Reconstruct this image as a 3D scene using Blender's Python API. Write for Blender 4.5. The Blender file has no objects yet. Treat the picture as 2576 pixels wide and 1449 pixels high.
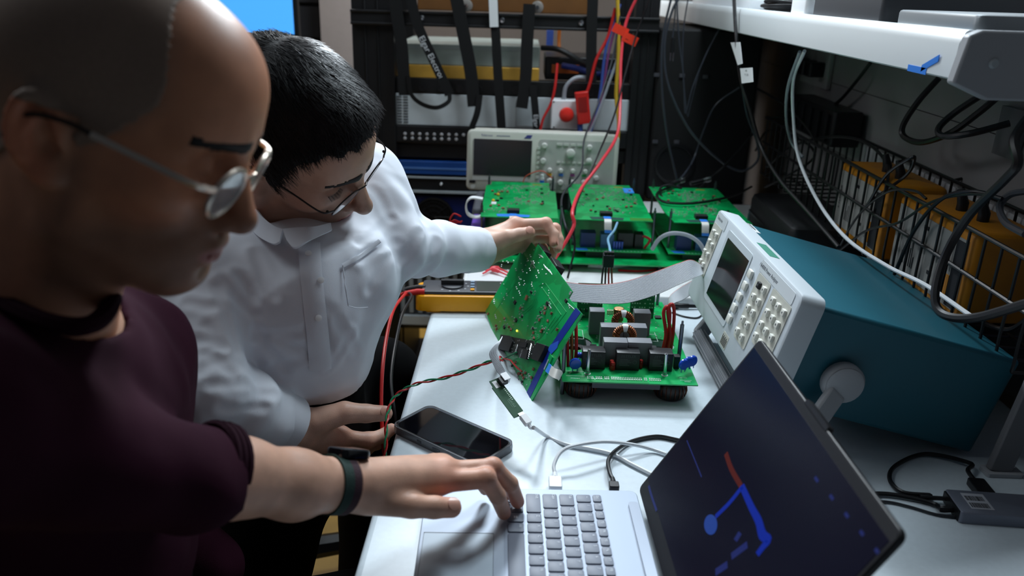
import bpy, math, random
import numpy as np
from mathutils import Matrix, Vector

S = bpy.context.scene
COL = S.collection
rnd = random.Random(7)

# ------------------------------------------------------------------ camera
FPX = 2050.0
PITCH, ROLL, YAW = math.radians(20.3), math.radians(1.7), math.radians(0.3)
CAM = np.array([0.0, 0.0, 1.36])
_rz = np.array([[math.cos(YAW), -math.sin(YAW), 0], [math.sin(YAW), math.cos(YAW), 0], [0, 0, 1]])
VF = _rz @ np.array([0, math.cos(PITCH), -math.sin(PITCH)])
_x0 = _rz @ np.array([1.0, 0, 0])
_d0 = _rz @ np.array([0, -math.sin(PITCH), -math.cos(PITCH)])
VR = math.cos(ROLL) * _x0 - math.sin(ROLL) * _d0
VD = math.sin(ROLL) * _x0 + math.cos(ROLL) * _d0
cd = bpy.data.cameras.new('camera'); cam = bpy.data.objects.new('camera', cd); COL.objects.link(cam)
cd.sensor_width = 36.0; cd.lens = FPX / 2576 * 36.0; cd.clip_start = 0.05; cd.clip_end = 50
cam.matrix_world = Matrix(((VR[0], -VD[0], -VF[0], 0), (VR[1], -VD[1], -VF[1], 0), (VR[2], -VD[2], -VF[2], CAM[2]), (0, 0, 0, 1)))
cd.dof.use_dof = True; cd.dof.focus_distance = 1.22; cd.dof.aperture_fstop = 4.2
S.camera = cam

# ------------------------------------------------------------------ light
w = bpy.data.worlds.new('world'); S.world = w; w.use_nodes = True
w.node_tree.nodes['Background'].inputs[0].default_value = (0.55, 0.66, 0.80, 1)
w.node_tree.nodes['Background'].inputs[1].default_value = 0.044
def area(name, loc, target, size, size_y, power, color):
    l = bpy.data.lights.new(name, 'AREA'); l.shape = 'RECTANGLE'; l.size = size; l.size_y = size_y; l.energy = power; l.color = color
    o = bpy.data.objects.new(name, l); COL.objects.link(o); o.location = loc
    o.rotation_euler = (Vector(target) - Vector(loc)).to_track_quat('-Z', 'Y').to_euler()
    return o
area('ceiling_lamp_back', (-0.12, 2.85, 2.45), (0.05, 1.2, 0.75), 0.45, 0.35, 44, (0.82, 0.92, 1.0))
area('ceiling_lamp', (0.50, 1.85, 2.45), (0.15, 1.45, 0.7), 0.40, 0.60, 19, (0.80, 0.92, 1.0))
area('ceiling_lamp_aisle', (-1.3, 1.2, 2.5), (-0.6, 1.1, 0.8), 0.6, 1.2, 9, (0.86, 0.94, 1.0))
area('fill_light_left', (-2.35, 2.75, 2.2), (0.6, 1.5, 0.9), 0.7, 0.5, 4.5, (0.95, 0.95, 1.0))  # added fill light, brightens the wall under the shelf; no actual ceiling fixture
area('ceiling_lamp_far', (-0.7, 3.3, 2.5), (-0.7, 3.4, 0.8), 1.0, 0.5, 30, (1.0, 0.93, 0.87))
vs = S.view_settings
vs.view_transform = 'Standard'; vs.look = 'None'; vs.gamma = 1.0; vs.use_curve_mapping = False; vs.exposure = 0.25
try: S.cycles.max_bounces = 8
except Exception: pass

# ------------------------------------------------------------------ helpers: from the photograph to the place
def _ray(x, y): return VF + VR * (x - 1288) / FPX + VD * (y - 724.5) / FPX
def PZ(x, y, z): r = _ray(x, y); return CAM + r * (z - CAM[2]) / r[2]
def PY(x, y, Y): r = _ray(x, y); return CAM + r * (Y - CAM[1]) / r[1]
def PX(x, y, X): r = _ray(x, y); return CAM + r * (X - CAM[0]) / r[0]
def PD(x, y, d): return CAM + _ray(x, y) * d
def unit(v): v = np.asarray(v, float); return v / (np.linalg.norm(v) + 1e-12)

# ------------------------------------------------------------------ materials
MATS = {}
def lin(c): return tuple(((v / 255) / 12.92 if v / 255 <= 0.04045 else ((v / 255 + 0.055) / 1.055) ** 2.4) for v in c)
def mat(name, rgb, rough=0.5, metal=0.0, var=0.0, vscale=40.0, bump=0.0, bscale=200.0, emit=None, estr=1.0, spec=0.5, trans=0.0, coat=0.0, sss=0.0, attr=None, ior=1.45, alpha=1.0, sheen=0.0):
    if name in MATS: return MATS[name]
    m = bpy.data.materials.new(name); m.use_nodes = True
    nt = m.node_tree; b = nt.nodes['Principled BSDF']; L = nt.links
    c = lin(rgb) + (1,)
    b.inputs['Base Color'].default_value = c
    b.inputs['Roughness'].default_value = rough; b.inputs['Metallic'].default_value = metal; b.inputs['IOR'].default_value = ior
    b.inputs['Transmission Weight'].default_value = trans; b.inputs['Coat Weight'].default_value = coat; b.inputs['Alpha'].default_value = alpha
    b.inputs['Specular IOR Level'].default_value = spec
    b.inputs['Sheen Weight'].default_value = sheen
    if sss: b.inputs['Subsurface Weight'].default_value = sss; b.inputs['Subsurface Radius'].default_value = (0.006, 0.002, 0.001); b.inputs['Subsurface Scale'].default_value = 1.0
    if emit: b.inputs['Emission Color'].default_value = lin(emit) + (1,); b.inputs['Emission Strength'].default_value = estr
    tc = nt.nodes.new('ShaderNodeTexCoord')
    src = None
    if attr:
        a = nt.nodes.new('ShaderNodeAttribute'); a.attribute_name = attr; src = a.outputs['Color']; L.new(src, b.inputs['Base Color'])
    if var:
        n = nt.nodes.new('ShaderNodeTexNoise'); n.inputs['Scale'].default_value = vscale; n.inputs['Detail'].default_value = 5; L.new(tc.outputs['Object'], n.inputs['Vector'])
        mx = nt.nodes.new('ShaderNodeMix'); mx.data_type = 'RGBA'; mx.blend_type = 'MULTIPLY'; mx.inputs[0].default_value = 1.0
        rp = nt.nodes.new('ShaderNodeMapRange'); rp.inputs[1].default_value = 0.3; rp.inputs[2].default_value = 0.7; rp.inputs[3].default_value = 1 - var; rp.inputs[4].default_value = 1 + var * 0.4
        L.new(n.outputs['Fac'], rp.inputs[0]); L.new(rp.outputs[0], mx.inputs[7])
        if src: L.new(src, mx.inputs[6])
        else: mx.inputs[6].default_value = c
        L.new(mx.outputs[2], b.inputs['Base Color'])
    if bump:
        n2 = nt.nodes.new('ShaderNodeTexNoise'); n2.inputs['Scale'].default_value = bscale; n2.inputs['Detail'].default_value = 4; L.new(tc.outputs['Object'], n2.inputs['Vector'])
        bp = nt.nodes.new('ShaderNodeBump'); bp.inputs['Strength'].default_value = bump; bp.inputs['Distance'].default_value = 0.001
        L.new(n2.outputs['Fac'], bp.inputs['Height']); L.new(bp.outputs[0], b.inputs['Normal'])
    MATS[name] = m; return m

# ------------------------------------------------------------------ scene graph helpers
ORG = {}
def tag(o, label=None, cat=None, group=None, kind=None):
    if label: o['label'] = label
    if cat: o['category'] = cat
    if group: o['group'] = group
    if kind: o['kind'] = kind
    return o
def thing(name, label, cat, loc=(0, 0, 0), group=None):
    o = bpy.data.objects.new(name, None); COL.objects.link(o); o.empty_display_size = 0.02
    o.location = tuple(float(v) for v in loc); ORG[o.name] = np.array(loc, float)
    return tag(o, label, cat, group)
def catmull(pts, n=8, closed=False):
    p = np.asarray(pts, float)
    if len(p) < 3: return np.array([p[0] + (p[-1] - p[0]) * t for t in np.linspace(0, 1, n + 1)])
    q = np.vstack([p[-1], p, p[0], p[1]]) if closed else np.vstack([2 * p[0] - p[1], p, 2 * p[-1] - p[-2]])
    out = []
    for i in range(1, len(q) - 2):
        a, b, c, d = q[i - 1], q[i], q[i + 1], q[i + 2]
        for t in np.arange(n) / n:
            out.append(0.5 * (2 * b + (c - a) * t + (2 * a - 5 * b + 4 * c - d) * t * t + (3 * b - a - 3 * c + d) * t ** 3))
    if not closed: out.append(q[-2])
    return np.array(out)
class MB:
    def __init__(s, M=None): s.v = []; s.f = []; s.fm = []; s.n = 0; s.M = None if M is None else np.array(M, float); s.slot = 0
    def add(s, V, Fc):
        V = np.asarray(V, float)
        if s.M is not None:
            V = V @ s.M[:3, :3].T + s.M[:3, 3]
            if np.linalg.det(s.M[:3, :3]) < 0: Fc = [tuple(f)[::-1] for f in Fc]
        s.v.append(V); s.f += [tuple(int(i) + s.n for i in f) for f in Fc]; s.fm += [s.slot] * len(Fc); s.n += len(V); return s
    def box(s, x0, x1, y0, y1, z0, z1):
        V = [(x, y, z) for z in (z0, z1) for y in (y0, y1) for x in (x0, x1)]
        return s.add(V, [(0, 2, 3, 1), (4, 5, 7, 6), (0, 1, 5, 4), (2, 6, 7, 3), (0, 4, 6, 2), (1, 3, 7, 5)])
    def rbox(s, x0, x1, y0, y1, z0, z1, r, n=4, top=0.0):
        # rounded corners about z, optional top edge chamfer
        r = min(r, (x1 - x0) / 2 - 1e-5, (y1 - y0) / 2 - 1e-5)
        ring = []
        for cx, cy, a0 in ((x1 - r, y1 - r, 0), (x0 + r, y1 - r, 90), (x0 + r, y0 + r, 180), (x1 - r, y0 + r, 270)):
            for k in range(n + 1): ring.append((cx, cy, math.radians(a0 + 90 * k / n)))
        def rr(z, q): return [(cx + q * math.cos(a), cy + q * math.sin(a), z) for cx, cy, a in ring]
        lv = [rr(z0, r)]
        if top: lv += [rr(z1 - top, r), rr(z1 - top * 0.3, r - top * 0.3), rr(z1, r - top)]
        else: lv += [rr(z1, r)]
        m = len(ring); V = [p for l in lv for p in l]; Fc = [tuple(range(m))[::-1], tuple((len(lv) - 1) * m + i for i in range(m))]
        for k in range(len(lv) - 1):
            for i in range(m): j = (i + 1) % m; Fc.append((k * m + i, k * m + j, (k + 1) * m + j, (k + 1) * m + i))
        return s.add(V, Fc)
    def prism(s, poly, z0, z1):
        m = len(poly); V = [(p[0], p[1], z0) for p in poly] + [(p[0], p[1], z1) for p in poly]
        a = sum(poly[i][0] * poly[(i + 1) % m][1] - poly[(i + 1) % m][0] * poly[i][1] for i in range(m))
        Fc = [tuple(range(m))[::-1], tuple(range(m, 2 * m))] + [(i, (i + 1) % m, (i + 1) % m + m, i + m) for i in range(m)]
        if a < 0: Fc = [f[::-1] for f in Fc]
        return s.add(V, Fc)
    def tube(s, pts, r, n=8, closed=False, cap=True):
        p = np.asarray(pts, float); m = len(p); r = np.broadcast_to(np.asarray(r, float), (m,))
        T = np.roll(p, -1, 0) - np.roll(p, 1, 0) if closed else np.gradient(p, axis=0)
        T /= np.linalg.norm(T, axis=1)[:, None] + 1e-12
        u = np.cross(T[0], [0.31, 0.12, 0.94]); u = unit(u); V = []
        for i in range(m):
            u = unit(u - T[i] * (u @ T[i])); b = np.cross(T[i], u)
            for k in range(n): a = 2 * math.pi * k / n; V.append(p[i] + r[i] * (math.cos(a) * u + math.sin(a) * b))
        Fc = []
        for i in range(m if closed else m - 1):
            for k in range(n): k2 = (k + 1) % n; i2 = (i + 1) % m; Fc.append((i * n + k, i * n + k2, i2 * n + k2, i2 * n + k))
        if cap and not closed: Fc += [tuple(range(n))[::-1], tuple((m - 1) * n + k for k in range(n))]
        return s.add(V, Fc)
    def lathe(s, prof, c, axis=(0, 0, 1), n=20):
        ax = unit(axis); u = unit(np.cross(ax, [0.3, 0.9, 0.1] if abs(ax[1]) < 0.9 else [1, 0, 0])); b = np.cross(ax, u); c = np.asarray(c, float)
        V = []; m = len(prof)
        for r, z in prof:
            for k in range(n): a = 2 * math.pi * k / n; V.append(c + ax * z + max(r, 1e-5) * (math.cos(a) * u + math.sin(a) * b))
        Fc = [(i * n + k, i * n + (k + 1) % n, (i + 1) * n + (k + 1) % n, (i + 1) * n + k) for i in range(m - 1) for k in range(n)]
        Fc += [tuple(range(n))[::-1], tuple((m - 1) * n + k for k in range(n))]
        return s.add(V, Fc)
    def ball(s, c, r, n=10, m=6):
        r = np.broadcast_to(np.asarray(r, float), (3,)); V = []
        for i in range(m + 1):
            t = math.pi * i / m
            for k in range(n): a = 2 * math.pi * k / n; V.append((c[0] + r[0] * math.sin(t) * math.cos(a), c[1] + r[1] * math.sin(t) * math.sin(a), c[2] - r[2] * math.cos(t)))
        return s.add(V, [(i * n + k, i * n + (k + 1) % n, (i + 1) * n + (k + 1) % n, (i + 1) * n + k) for i in range(m) for k in range(n)])
    def band(s, A, B, t=0.0006):
        # ribbon between two polylines with thickness
        A = np.asarray(A, float); B = np.asarray(B, float); m = len(A)
        T = np.gradient(A, axis=0); N = np.cross(T, B - A); N /= np.linalg.norm(N, axis=1)[:, None] + 1e-12; h = N * t / 2
        V = np.vstack([A + h, B + h, B - h, A - h]); Fc = []
        for i in range(m - 1):
            for k in range(4): a = k * m + i; b = ((k + 1) % 4) * m + i; Fc.append((a, b, b + 1, a + 1))
        Fc += [(0, 3 * m, 2 * m, m), (m - 1, 2 * m - 1, 3 * m - 1, 4 * m - 1)]
        return s.add(V, Fc)
    def text(s, txt, size, o, xd, yd, depth=0.0002, center=True):
        cu = bpy.data.curves.new('t', 'FONT'); cu.body = txt; cu.size = size; cu.resolution_u = 2
        if center: cu.align_x = 'CENTER'; cu.align_y = 'CENTER'
        ob = bpy.data.objects.new('t', cu); COL.objects.link(ob)
        bpy.context.view_layer.update()
        me = bpy.data.meshes.new_from_object(ob.evaluated_get(bpy.context.evaluated_depsgraph_get()))
        xd = unit(xd); yd = unit(yd); zd = np.cross(xd, yd); o = np.asarray(o, float)
        V = [o + xd * v.co.x + yd * v.co.y + zd * depth for v in me.vertices]
        s.add(V, [tuple(p.vertices) for p in me.polygons]) if len(V) else None
        bpy.data.objects.remove(ob); bpy.data.curves.remove(cu); bpy.data.meshes.remove(me); return s
    def build(s, name, m, parent=None, bevel=0.0, smooth=None, seg=2, label=None):
        V = np.vstack(s.v) if s.v else np.zeros((0, 3))
        off = np.zeros(3)
        if parent is not None: off = ORG[parent.name]
        me = bpy.data.meshes.new(name); me.from_pydata((V - off).tolist(), [], s.f); me.update()
        for mm in (m if isinstance(m, (list, tuple)) else [m]): me.materials.append(mm)
        if isinstance(m, (list, tuple)): me.polygons.foreach_set('material_index', s.fm)
        o = bpy.data.objects.new(name, me); COL.objects.link(o)
        if parent is not None: o.parent = parent
        ORG[o.name] = off
        if smooth is None: smooth = True
        if smooth:
            me.polygons.foreach_set('use_smooth', [True] * len(me.polygons))
            try: me.set_sharp_from_angle(angle=math.radians(38))
            except Exception: pass
        if bevel:
            b = o.modifiers.new('bevel', 'BEVEL'); b.width = bevel; b.segments = seg; b.limit_method = 'ANGLE'; b.angle_limit = math.radians(40); b.harden_normals = False
        if label: o['label'] = label
        return o
def struct(o): o['kind'] = 'structure'; return o
def cable(name, label, pts, r, m, cat='cable', group=None, n=8):
    o = MB().tube(catmull(pts, 8), r, n).build(name, m)
    return tag(o, label, cat, group)
def frame(o, u, v, nrm): 
    M = np.eye(4); M[:3, 0] = u; M[:3, 1] = v; M[:3, 2] = nrm; M[:3, 3] = o; return M

# ------------------------------------------------------------------ signed distance modelling for bodies and cloth
def seg(p, a, b, ra, rb):
    a = np.asarray(a, np.float32); ba = np.asarray(b, np.float32) - a; q = [p[i] - a[i] for i in range(3)]
    t = np.clip((q[0] * ba[0] + q[1] * ba[1] + q[2] * ba[2]) / (ba @ ba + 1e-12), 0, 1)
    return np.sqrt(sum((q[i] - t * ba[i]) ** 2 for i in range(3))) - (ra + (rb - ra) * t)
def ell(p, c, r, R=None):
    q = [p[i] - c[i] for i in range(3)]
    if R is not None: q = [sum(R[j][i] * q[j] for j in range(3)) for i in range(3)]
    k0 = np.sqrt(sum((q[i] / r[i]) ** 2 for i in range(3))); k1 = np.sqrt(sum((q[i] / r[i] ** 2) ** 2 for i in range(3))) + 1e-9
    return k0 * (k0 - 1) / k1
def smin(a, b, k):
    h = np.maximum(k - np.abs(a - b), 0) / k
    return np.minimum(a, b) - h * h * k * 0.25
def ssub(a, b, k): return -smin(-a, b, k)
def chain(p, pts, k=0.01):
    d = None
    for (a, ra), (b, rb) in zip(pts[:-1], pts[1:]):
        e = seg(p, a, b, ra, rb); d = e if d is None else smin(d, e, k)
    return d
def nets(fn, lo, hi, h):
    lo = np.asarray(lo, float); n = np.ceil((np.asarray(hi) - lo) / h).astype(int) + 1
    ax = [(lo[i] + h * np.arange(n[i])).astype(np.float32) for i in range(3)]
    p = np.meshgrid(*ax, indexing='ij', sparse=True)
    d = np.broadcast_to(fn(p), tuple(n)).astype(np.float32); ins = d < 0
    cs = np.zeros(tuple(n - 1), np.int8); num = np.zeros(tuple(n - 1) + (3,), np.float32); cnt = np.zeros(tuple(n - 1), np.float32)
    def sub(a, o): return a[o[0]:n[0] - 1 + o[0], o[1]:n[1] - 1 + o[1], o[2]:n[2] - 1 + o[2]]
    cor = [(i, j, k) for i in (0, 1) for j in (0, 1) for k in (0, 1)]
    for o in cor: cs += sub(ins, o)
    act = (cs > 0) & (cs < 8); idx = np.argwhere(act)
    I = [idx[:, 0], idx[:, 1], idx[:, 2]]; acc = np.zeros((len(idx), 3)); c = np.zeros(len(idx))
    for a in cor:
        for x in range(3):
            if a[x]: continue
            b = list(a); b[x] = 1
            da = d[I[0] + a[0], I[1] + a[1], I[2] + a[2]]; db = d[I[0] + b[0], I[1] + b[1], I[2] + b[2]]
            m = (da < 0) != (db < 0); t = np.where(m, da / np.where(m, da - db, 1), 0)
            q = np.tile(np.array(a, float), (len(idx), 1)); q[:, x] = t
            acc[m] += q[m]; c[m] += 1
    V = lo + h * (idx + acc / c[:, None])
    ids = -np.ones(tuple(n - 1), np.int64); ids[act] = np.arange(len(idx)); F = []
    for x in range(3):
        y, z = (x + 1) % 3, (x + 2) % 3
        s0 = [slice(None)] * 3; s1 = [slice(None)] * 3
        s0[x] = slice(0, -1); s1[x] = slice(1, None)
        for t in (y, z): s0[t] = slice(1, -1); s1[t] = slice(1, -1)
        e0 = ins[tuple(s0)]; e1 = ins[tuple(s1)]; ed = np.argwhere(e0 != e1)
        if not len(ed): continue
        fl = e0[tuple(ed.T)]; base = ed.copy(); base[:, y] += 1; base[:, z] += 1
        def g(dy, dz):
            b = base.copy(); b[:, y] += dy; b[:, z] += dz; return ids[tuple(b.T)]
        q = np.stack([g(-1, -1), g(0, -1), g(0, 0), g(-1, 0)], 1); q[~fl] = q[~fl][:, ::-1]
        F.append(q[(q >= 0).all(1)])
    return V, np.vstack(F)
def vnormals(V, F):
    a = np.cross(V[F[:, 2]] - V[F[:, 0]], V[F[:, 3]] - V[F[:, 1]]); N = np.zeros_like(V)
    for k in range(4): np.add.at(N, F[:, k], a)
    return N / (np.linalg.norm(N, axis=1)[:, None] + 1e-12)
def meshobj(name, V, F, m, parent=None, col=None, smooth_iter=0):
    off = ORG[parent.name] if parent is not None else np.zeros(3)
    me = bpy.data.meshes.new(name); me.from_pydata((V - off).tolist(), [], np.asarray(F).tolist()); me.update(); me.materials.append(m)
    me.polygons.foreach_set('use_smooth', [True] * len(me.polygons))
    if col is not None:
        a = me.color_attributes.new('Col', 'FLOAT_COLOR', 'POINT'); a.data.foreach_set('color', np.c_[col, np.ones(len(col))].astype(np.float32).ravel())
    o = bpy.data.objects.new(name, me); COL.objects.link(o); ORG[o.name] = off
    if parent is not None: o.parent = parent
    return o
def relax(V, F, it=2, lam=0.5):
    for _ in range(it):
        A = np.zeros_like(V); c = np.zeros(len(V))
        for k in range(4):
            j = F[:, (k + 1) % 4]; i = F[:, k]
            np.add.at(A, i, V[j]); np.add.at(c, i, 1); np.add.at(A, j, V[i]); np.add.at(c, j, 1)
        V = V + lam * (A / np.maximum(c, 1)[:, None] - V)
    return V
def shell(V, F, N, keep, off):
    # a thin closed skin over the part of a surface where keep > 0; off: per-vertex offset
    fm = (keep[F] > 0).all(1); f = F[fm]; used = np.unique(f); mp = -np.ones(len(V), int); mp[used] = np.arange(len(used))
    f = mp[f]; n = len(used); out = V[used] + N[used] * off[used][:, None]; inn = V[used] - N[used] * 0.0015
    ed = {}
    for q in f:
        for k in range(4):
            e = (q[k], q[(k + 1) % 4]); r = (e[1], e[0])
            if r in ed: del ed[r]
            else: ed[e] = 1
    side = [(b, a, a + n, b + n) for a, b in ed]
    return np.vstack([out, inn]), np.vstack([f, f[:, ::-1] + n, np.array(side, int).reshape(-1, 4)]), used
def wob(p, s, k=1.0):
    return (np.sin(p[0] * s + 1.7 * np.sin(p[1] * s * 0.7 + k)) + np.sin(p[1] * s * 1.13 + 1.3 * np.sin(p[2] * s * 0.8 + 2 * k)) + np.sin(p[2] * s * 0.91 + 1.5 * np.sin(p[0] * s * 0.6 + 3 * k))) / 3
# ------------------------------------------------------------------ palette
M_table = mat('bench_laminate', (206, 217, 224), 0.38, var=0.04, vscale=120)
M_black = mat('black_plastic', (16, 17, 20), 0.45)
M_blackm = mat('black_painted_steel', (11, 11, 14), 0.5, var=0.15, vscale=30)
M_rub = mat('black_rubber', (17, 17, 20), 0.38)
M_cloth = mat('black_strap', (8, 8, 10), 0.9)
M_alu = mat('brushed_aluminium', (205, 210, 214), 0.32, 0.85, var=0.05, vscale=300)
M_steel = mat('bright_steel', (190, 192, 196), 0.22, 1.0)
M_grey = mat('grey_enclosure', (158, 166, 170), 0.5, var=0.05)
M_lgrey = mat('light_grey_enclosure', (196, 204, 208), 0.5, var=0.04)
M_white = mat('white_plastic', (232, 234, 236), 0.4)
M_gcab = mat('glossy_dark_cable', (58, 62, 70), 0.25)
M_wire_w = mat('white_cable', (224, 228, 232), 0.4)
M_wire_g = mat('grey_cable', (150, 156, 164), 0.4)
M_red = mat('red_insulation', (190, 34, 32), 0.4)
M_pink = mat('red_silicone_wire', (222, 58, 70), 0.4)
M_green = mat('green_insulation', (20, 130, 84), 0.4)
M_yel = mat('yellow_wire', (196, 160, 44), 0.5)
M_blue = mat('blue_wire', (58, 84, 160), 0.5)
M_wood = mat('floor_oak', (176, 140, 62), 0.5, var=0.25, vscale=6)
M_label = mat('white_label', (222, 224, 226), 0.6)
M_ink = mat('black_ink', (24, 25, 30), 0.7)
M_txtw = mat('white_print', (205, 208, 212), 0.6)

# ------------------------------------------------------------------ room
struct(MB().box(-2.6, 1.0, -0.6, 4.1, -0.02, 0).build('floor', M_wood))
M_wallr = mat('grey_wall_panel', (136, 134, 134), 0.6, var=0.06, vscale=8)
b = MB(); b.box(0.82, 0.90, 0.3, 3.95, 1.145, 2.3); b.box(0.82, 0.90, 0.3, 3.95, 0.0, 1.143); struct(b.build('wall_right', M_wallr))
struct(MB().box(-2.6, 0.9, 3.95, 4.05, 0, 2.6).build('wall_back', mat('dim_back_wall', (120, 114, 110), 0.8, var=0.1, vscale=3)))
# the pale pillar between the far monitor and the rack
a = PY(808, 100, 3.3); c = PY(889, 100, 3.3)
struct(MB().box(a[0], c[0], 3.3, 3.6, 0.75, 2.6).build('trim_1', mat('beige_pillar', (178, 166, 160), 0.7, var=0.04)))
struct(MB().box(0.665, 0.82, 2.93, 2.98, 0.0, 1.305).build('trim_2', mat('grey_upright', (120, 118, 118), 0.6)))
struct(MB().box(0.60, 0.665, 2.945, 2.98, 0.0, 1.305).build('trim_3', M_blackm))

# ------------------------------------------------------------------ workbench
t = thing('workbench', 'pale blue grey workbench with rounded front edge under the laptop and phone', 'table', (0.3, 0.9, 0))
b = MB(); b.rbox(-0.1685, 0.80, 0.28, 1.572, 0.722, 0.75, 0.022, 5); b.build('tabletop', M_table, t, bevel=0.009, seg=4)
b = MB(); b.box(0.06, 0.75, 0.40, 1.50, 0.66, 0.721); b.build('under_frame', M_blackm, t, bevel=0.004)
for x in (0.10, 0.72):
    for y in (0.44, 1.46): MB().rbox(x - 0.03, x + 0.03, y - 0.03, y + 0.03, 0.0, 0.70, 0.008).build('leg', M_blackm, t)
t = thing('back_bench', 'white far bench carrying the row of green boards and the oscilloscope', 'table', (0.3, 1.95, 0))
MB().rbox(-0.115, 0.80, 1.578, 2.385, 0.735, 0.768, 0.02, 5).build('tabletop', mat('white_bench', (232, 234, 234), 0.4, var=0.03), t, bevel=0.005, seg=3)
for x in (-0.05, 0.74):
    for y in (1.64, 2.33): MB().rbox(x - 0.025, x + 0.025, y - 0.025, y + 0.025, 0.0, 0.735, 0.006).build('leg', M_blackm, t)

# ------------------------------------------------------------------ office chair base on the floor
t = thing('office_chair', 'black five-spoke office chair standing on the yellow floor beside the bench', 'chair', (-0.56, 1.56, 0))
c0 = np.array([-0.56, 1.56, 0])
MB().lathe([(0.05, 0.05), (0.055, 0.12), (0.03, 0.13), (0.027, 0.42), (0.06, 0.43)], c0).build('column', M_black, t)
for k in range(5):
    a = math.radians(20 + 72 * k); d = np.array([math.cos(a), math.sin(a), 0])
    MB().tube([c0 + d * 0.03 + [0, 0, 0.1], c0 + d * 0.18 + [0, 0, 0.095], c0 + d * 0.31 + [0, 0, 0.075]], [0.03, 0.026, 0.02], 8).build('spoke', M_black, t)
    e = c0 + d * 0.31; s_ = np.array([-d[1], d[0], 0])
    w = MB(); w.lathe([(0.026, -0.028), (0.03, -0.02), (0.03, -0.006), (0.026, -0.004)], e + [0, 0, 0.031], s_, 16); w.lathe([(0.026, 0.004), (0.03, 0.006), (0.03, 0.02), (0.026, 0.028)], e + [0, 0, 0.031], s_, 16)
    w.tube([e + [0, 0, 0.03], e + [0, 0, 0.07]], 0.009); w.build('caster', M_rub, t)
MB().rbox(-0.78, -0.34, 1.36, 1.80, 0.43, 0.50, 0.1, 6, 0.03).build('seat', M_cloth, t)
MB().tube(catmull([c0 + [0.03, -0.02, 0.40], c0 + [0.12, -0.10, 0.37], c0 + [0.16, -0.16, 0.36]]), [0.008] * 16 + [0.014]).build('lever', M_black, t)

# ------------------------------------------------------------------ far left: monitor and dark cabinets
a = PY(575, 82, 2.95); c = PY(742, 82, 2.95)
t = thing('monitor', 'far monitor glowing plain blue at the top edge behind the two men', 'monitor', (a[0], 2.95, 0))
z0 = a[2]
MB().rbox(c[0] - 0.52, c[0] + 0.012, 2.955, 2.985, z0 - 0.02, z0 + 0.33, 0.004).build('case', M_black, t, bevel=0.003)
MB().box(c[0] - 0.50, c[0] - 0.004, 2.950, 2.956, z0, z0 + 0.31).build('screen', mat('lit_blue_screen', (70, 160, 250), 0.4, emit=(74, 166, 255), estr=0.82), t, label='lit blue screen')
MB().lathe([(0.02, 0), (0.02, z0 - 0.73)], (c[0] - 0.26, 2.975, 0.72)).build('stand', M_black, t)
MB().rbox(c[0] - 0.38, c[0] - 0.14, 2.88, 3.06, 0.70, 0.725, 0.03).build('foot', M_black, t)
t = thing('side_desk', 'dark desk far behind the men carrying the blue monitor', 'table', (-1.2, 3.0, 0))
MB().rbox(-1.9, -0.72, 2.65, 3.28, 0.665, 0.70, 0.01).build('tabletop', M_blackm, t)
for x in (-1.86, -0.76):
    for y in (2.7, 3.22): MB().box(x - 0.025, x + 0.025, y - 0.025, y + 0.025, 0, 0.665).build('leg', M_blackm, t)
a = PY(742, 60, 3.35); c = PY(811, 60, 3.35)
t = thing('dark_shelving', 'dark cabinet of shadowy drawers between the blue monitor and the pale pillar', 'cabinet', (-1.1, 3.4, 0))
MB().box(-1.55, c[0], 3.36, 3.8, 0.72, 1.95).build('body', mat('charcoal_cabinet', (30, 30, 33), 0.6, var=0.3, vscale=20), t)
for k in range(5):
    z = 1.02 + 0.13 * k; MB().rbox(-1.53, c[0] - 0.01, 3.345, 3.36, z, z + 0.115, 0.004).build('drawer', mat('charcoal_drawer', (36, 37, 41), 0.5), t)
MB().box(-1.5, c[0] - 0.03, 3.38, 3.7, 0, 0.72).build('plinth', M_blackm, t)

# ------------------------------------------------------------------ equipment rack
RY = 2.42
def R_(x, y, Y=RY): return PY(x, y, Y)
xl0, xl1, xr0, xr1 = R_(888, 150)[0], R_(992, 150)[0], R_(1592, 150)[0], R_(1650, 150)[0]
t = thing('equipment_rack', 'tall black open equipment rack behind the boards hung with lanyards', 'rack', (-0.05, 2.6, 0))
for x0, x1, y0 in ((xl0, xl1, 2.42), (xr0, xr1, 2.42), (xl0, xl1, 2.86), (xr0, xr1, 2.86)):
    b = MB(); b.box(x0, x1, y0, y0 + 0.06, 0.0, 1.9)
    for q in range(2): b.box(x0 + (x1 - x0) * (0.30 + 0.3 * q), x0 + (x1 - x0) * (0.34 + 0.3 * q), y0 - 0.004, y0, 0.02, 1.88)
    b.build('post', M_blackm, t, bevel=0.003)
zb0, zb1 = R_(1280, 72)[2], R_(1280, 34)[2]
b = MB(); b.box(xl0, xr1, 2.405, 2.419, zb0, zb1); b.box(xl0, xr1, 2.400, 2.407, zb0, zb0 + 0.008); b.box(xl0, xr1, 2.400, 2.407, zb1 - 0.008, zb1)
b.build('crossbar', M_blackm, t, bevel=0.002)
for x in (1060, 1263, 1462): p = R_(x, {1060: 45, 1263: 51, 1462: 58}[x], 2.405); MB().lathe([(0.0085, 0), (0.0085, 0.003), (0.006, 0.006), (0.0, 0.007)], p, (0, -1, 0), 14).build('screw', M_steel, t)
MB().box(xl0, xr1, 2.42, 2.92, 0.02, 0.06).build('base', M_blackm, t)
MB().box(xl0, xr1, 2.42, 2.92, 1.86, 1.92).build('top', M_blackm, t)
MB().box(xl1, xl1 + 0.004, 2.48, 2.86, 0.06, 0.93).build('side_panel', M_blackm, t)

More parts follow.
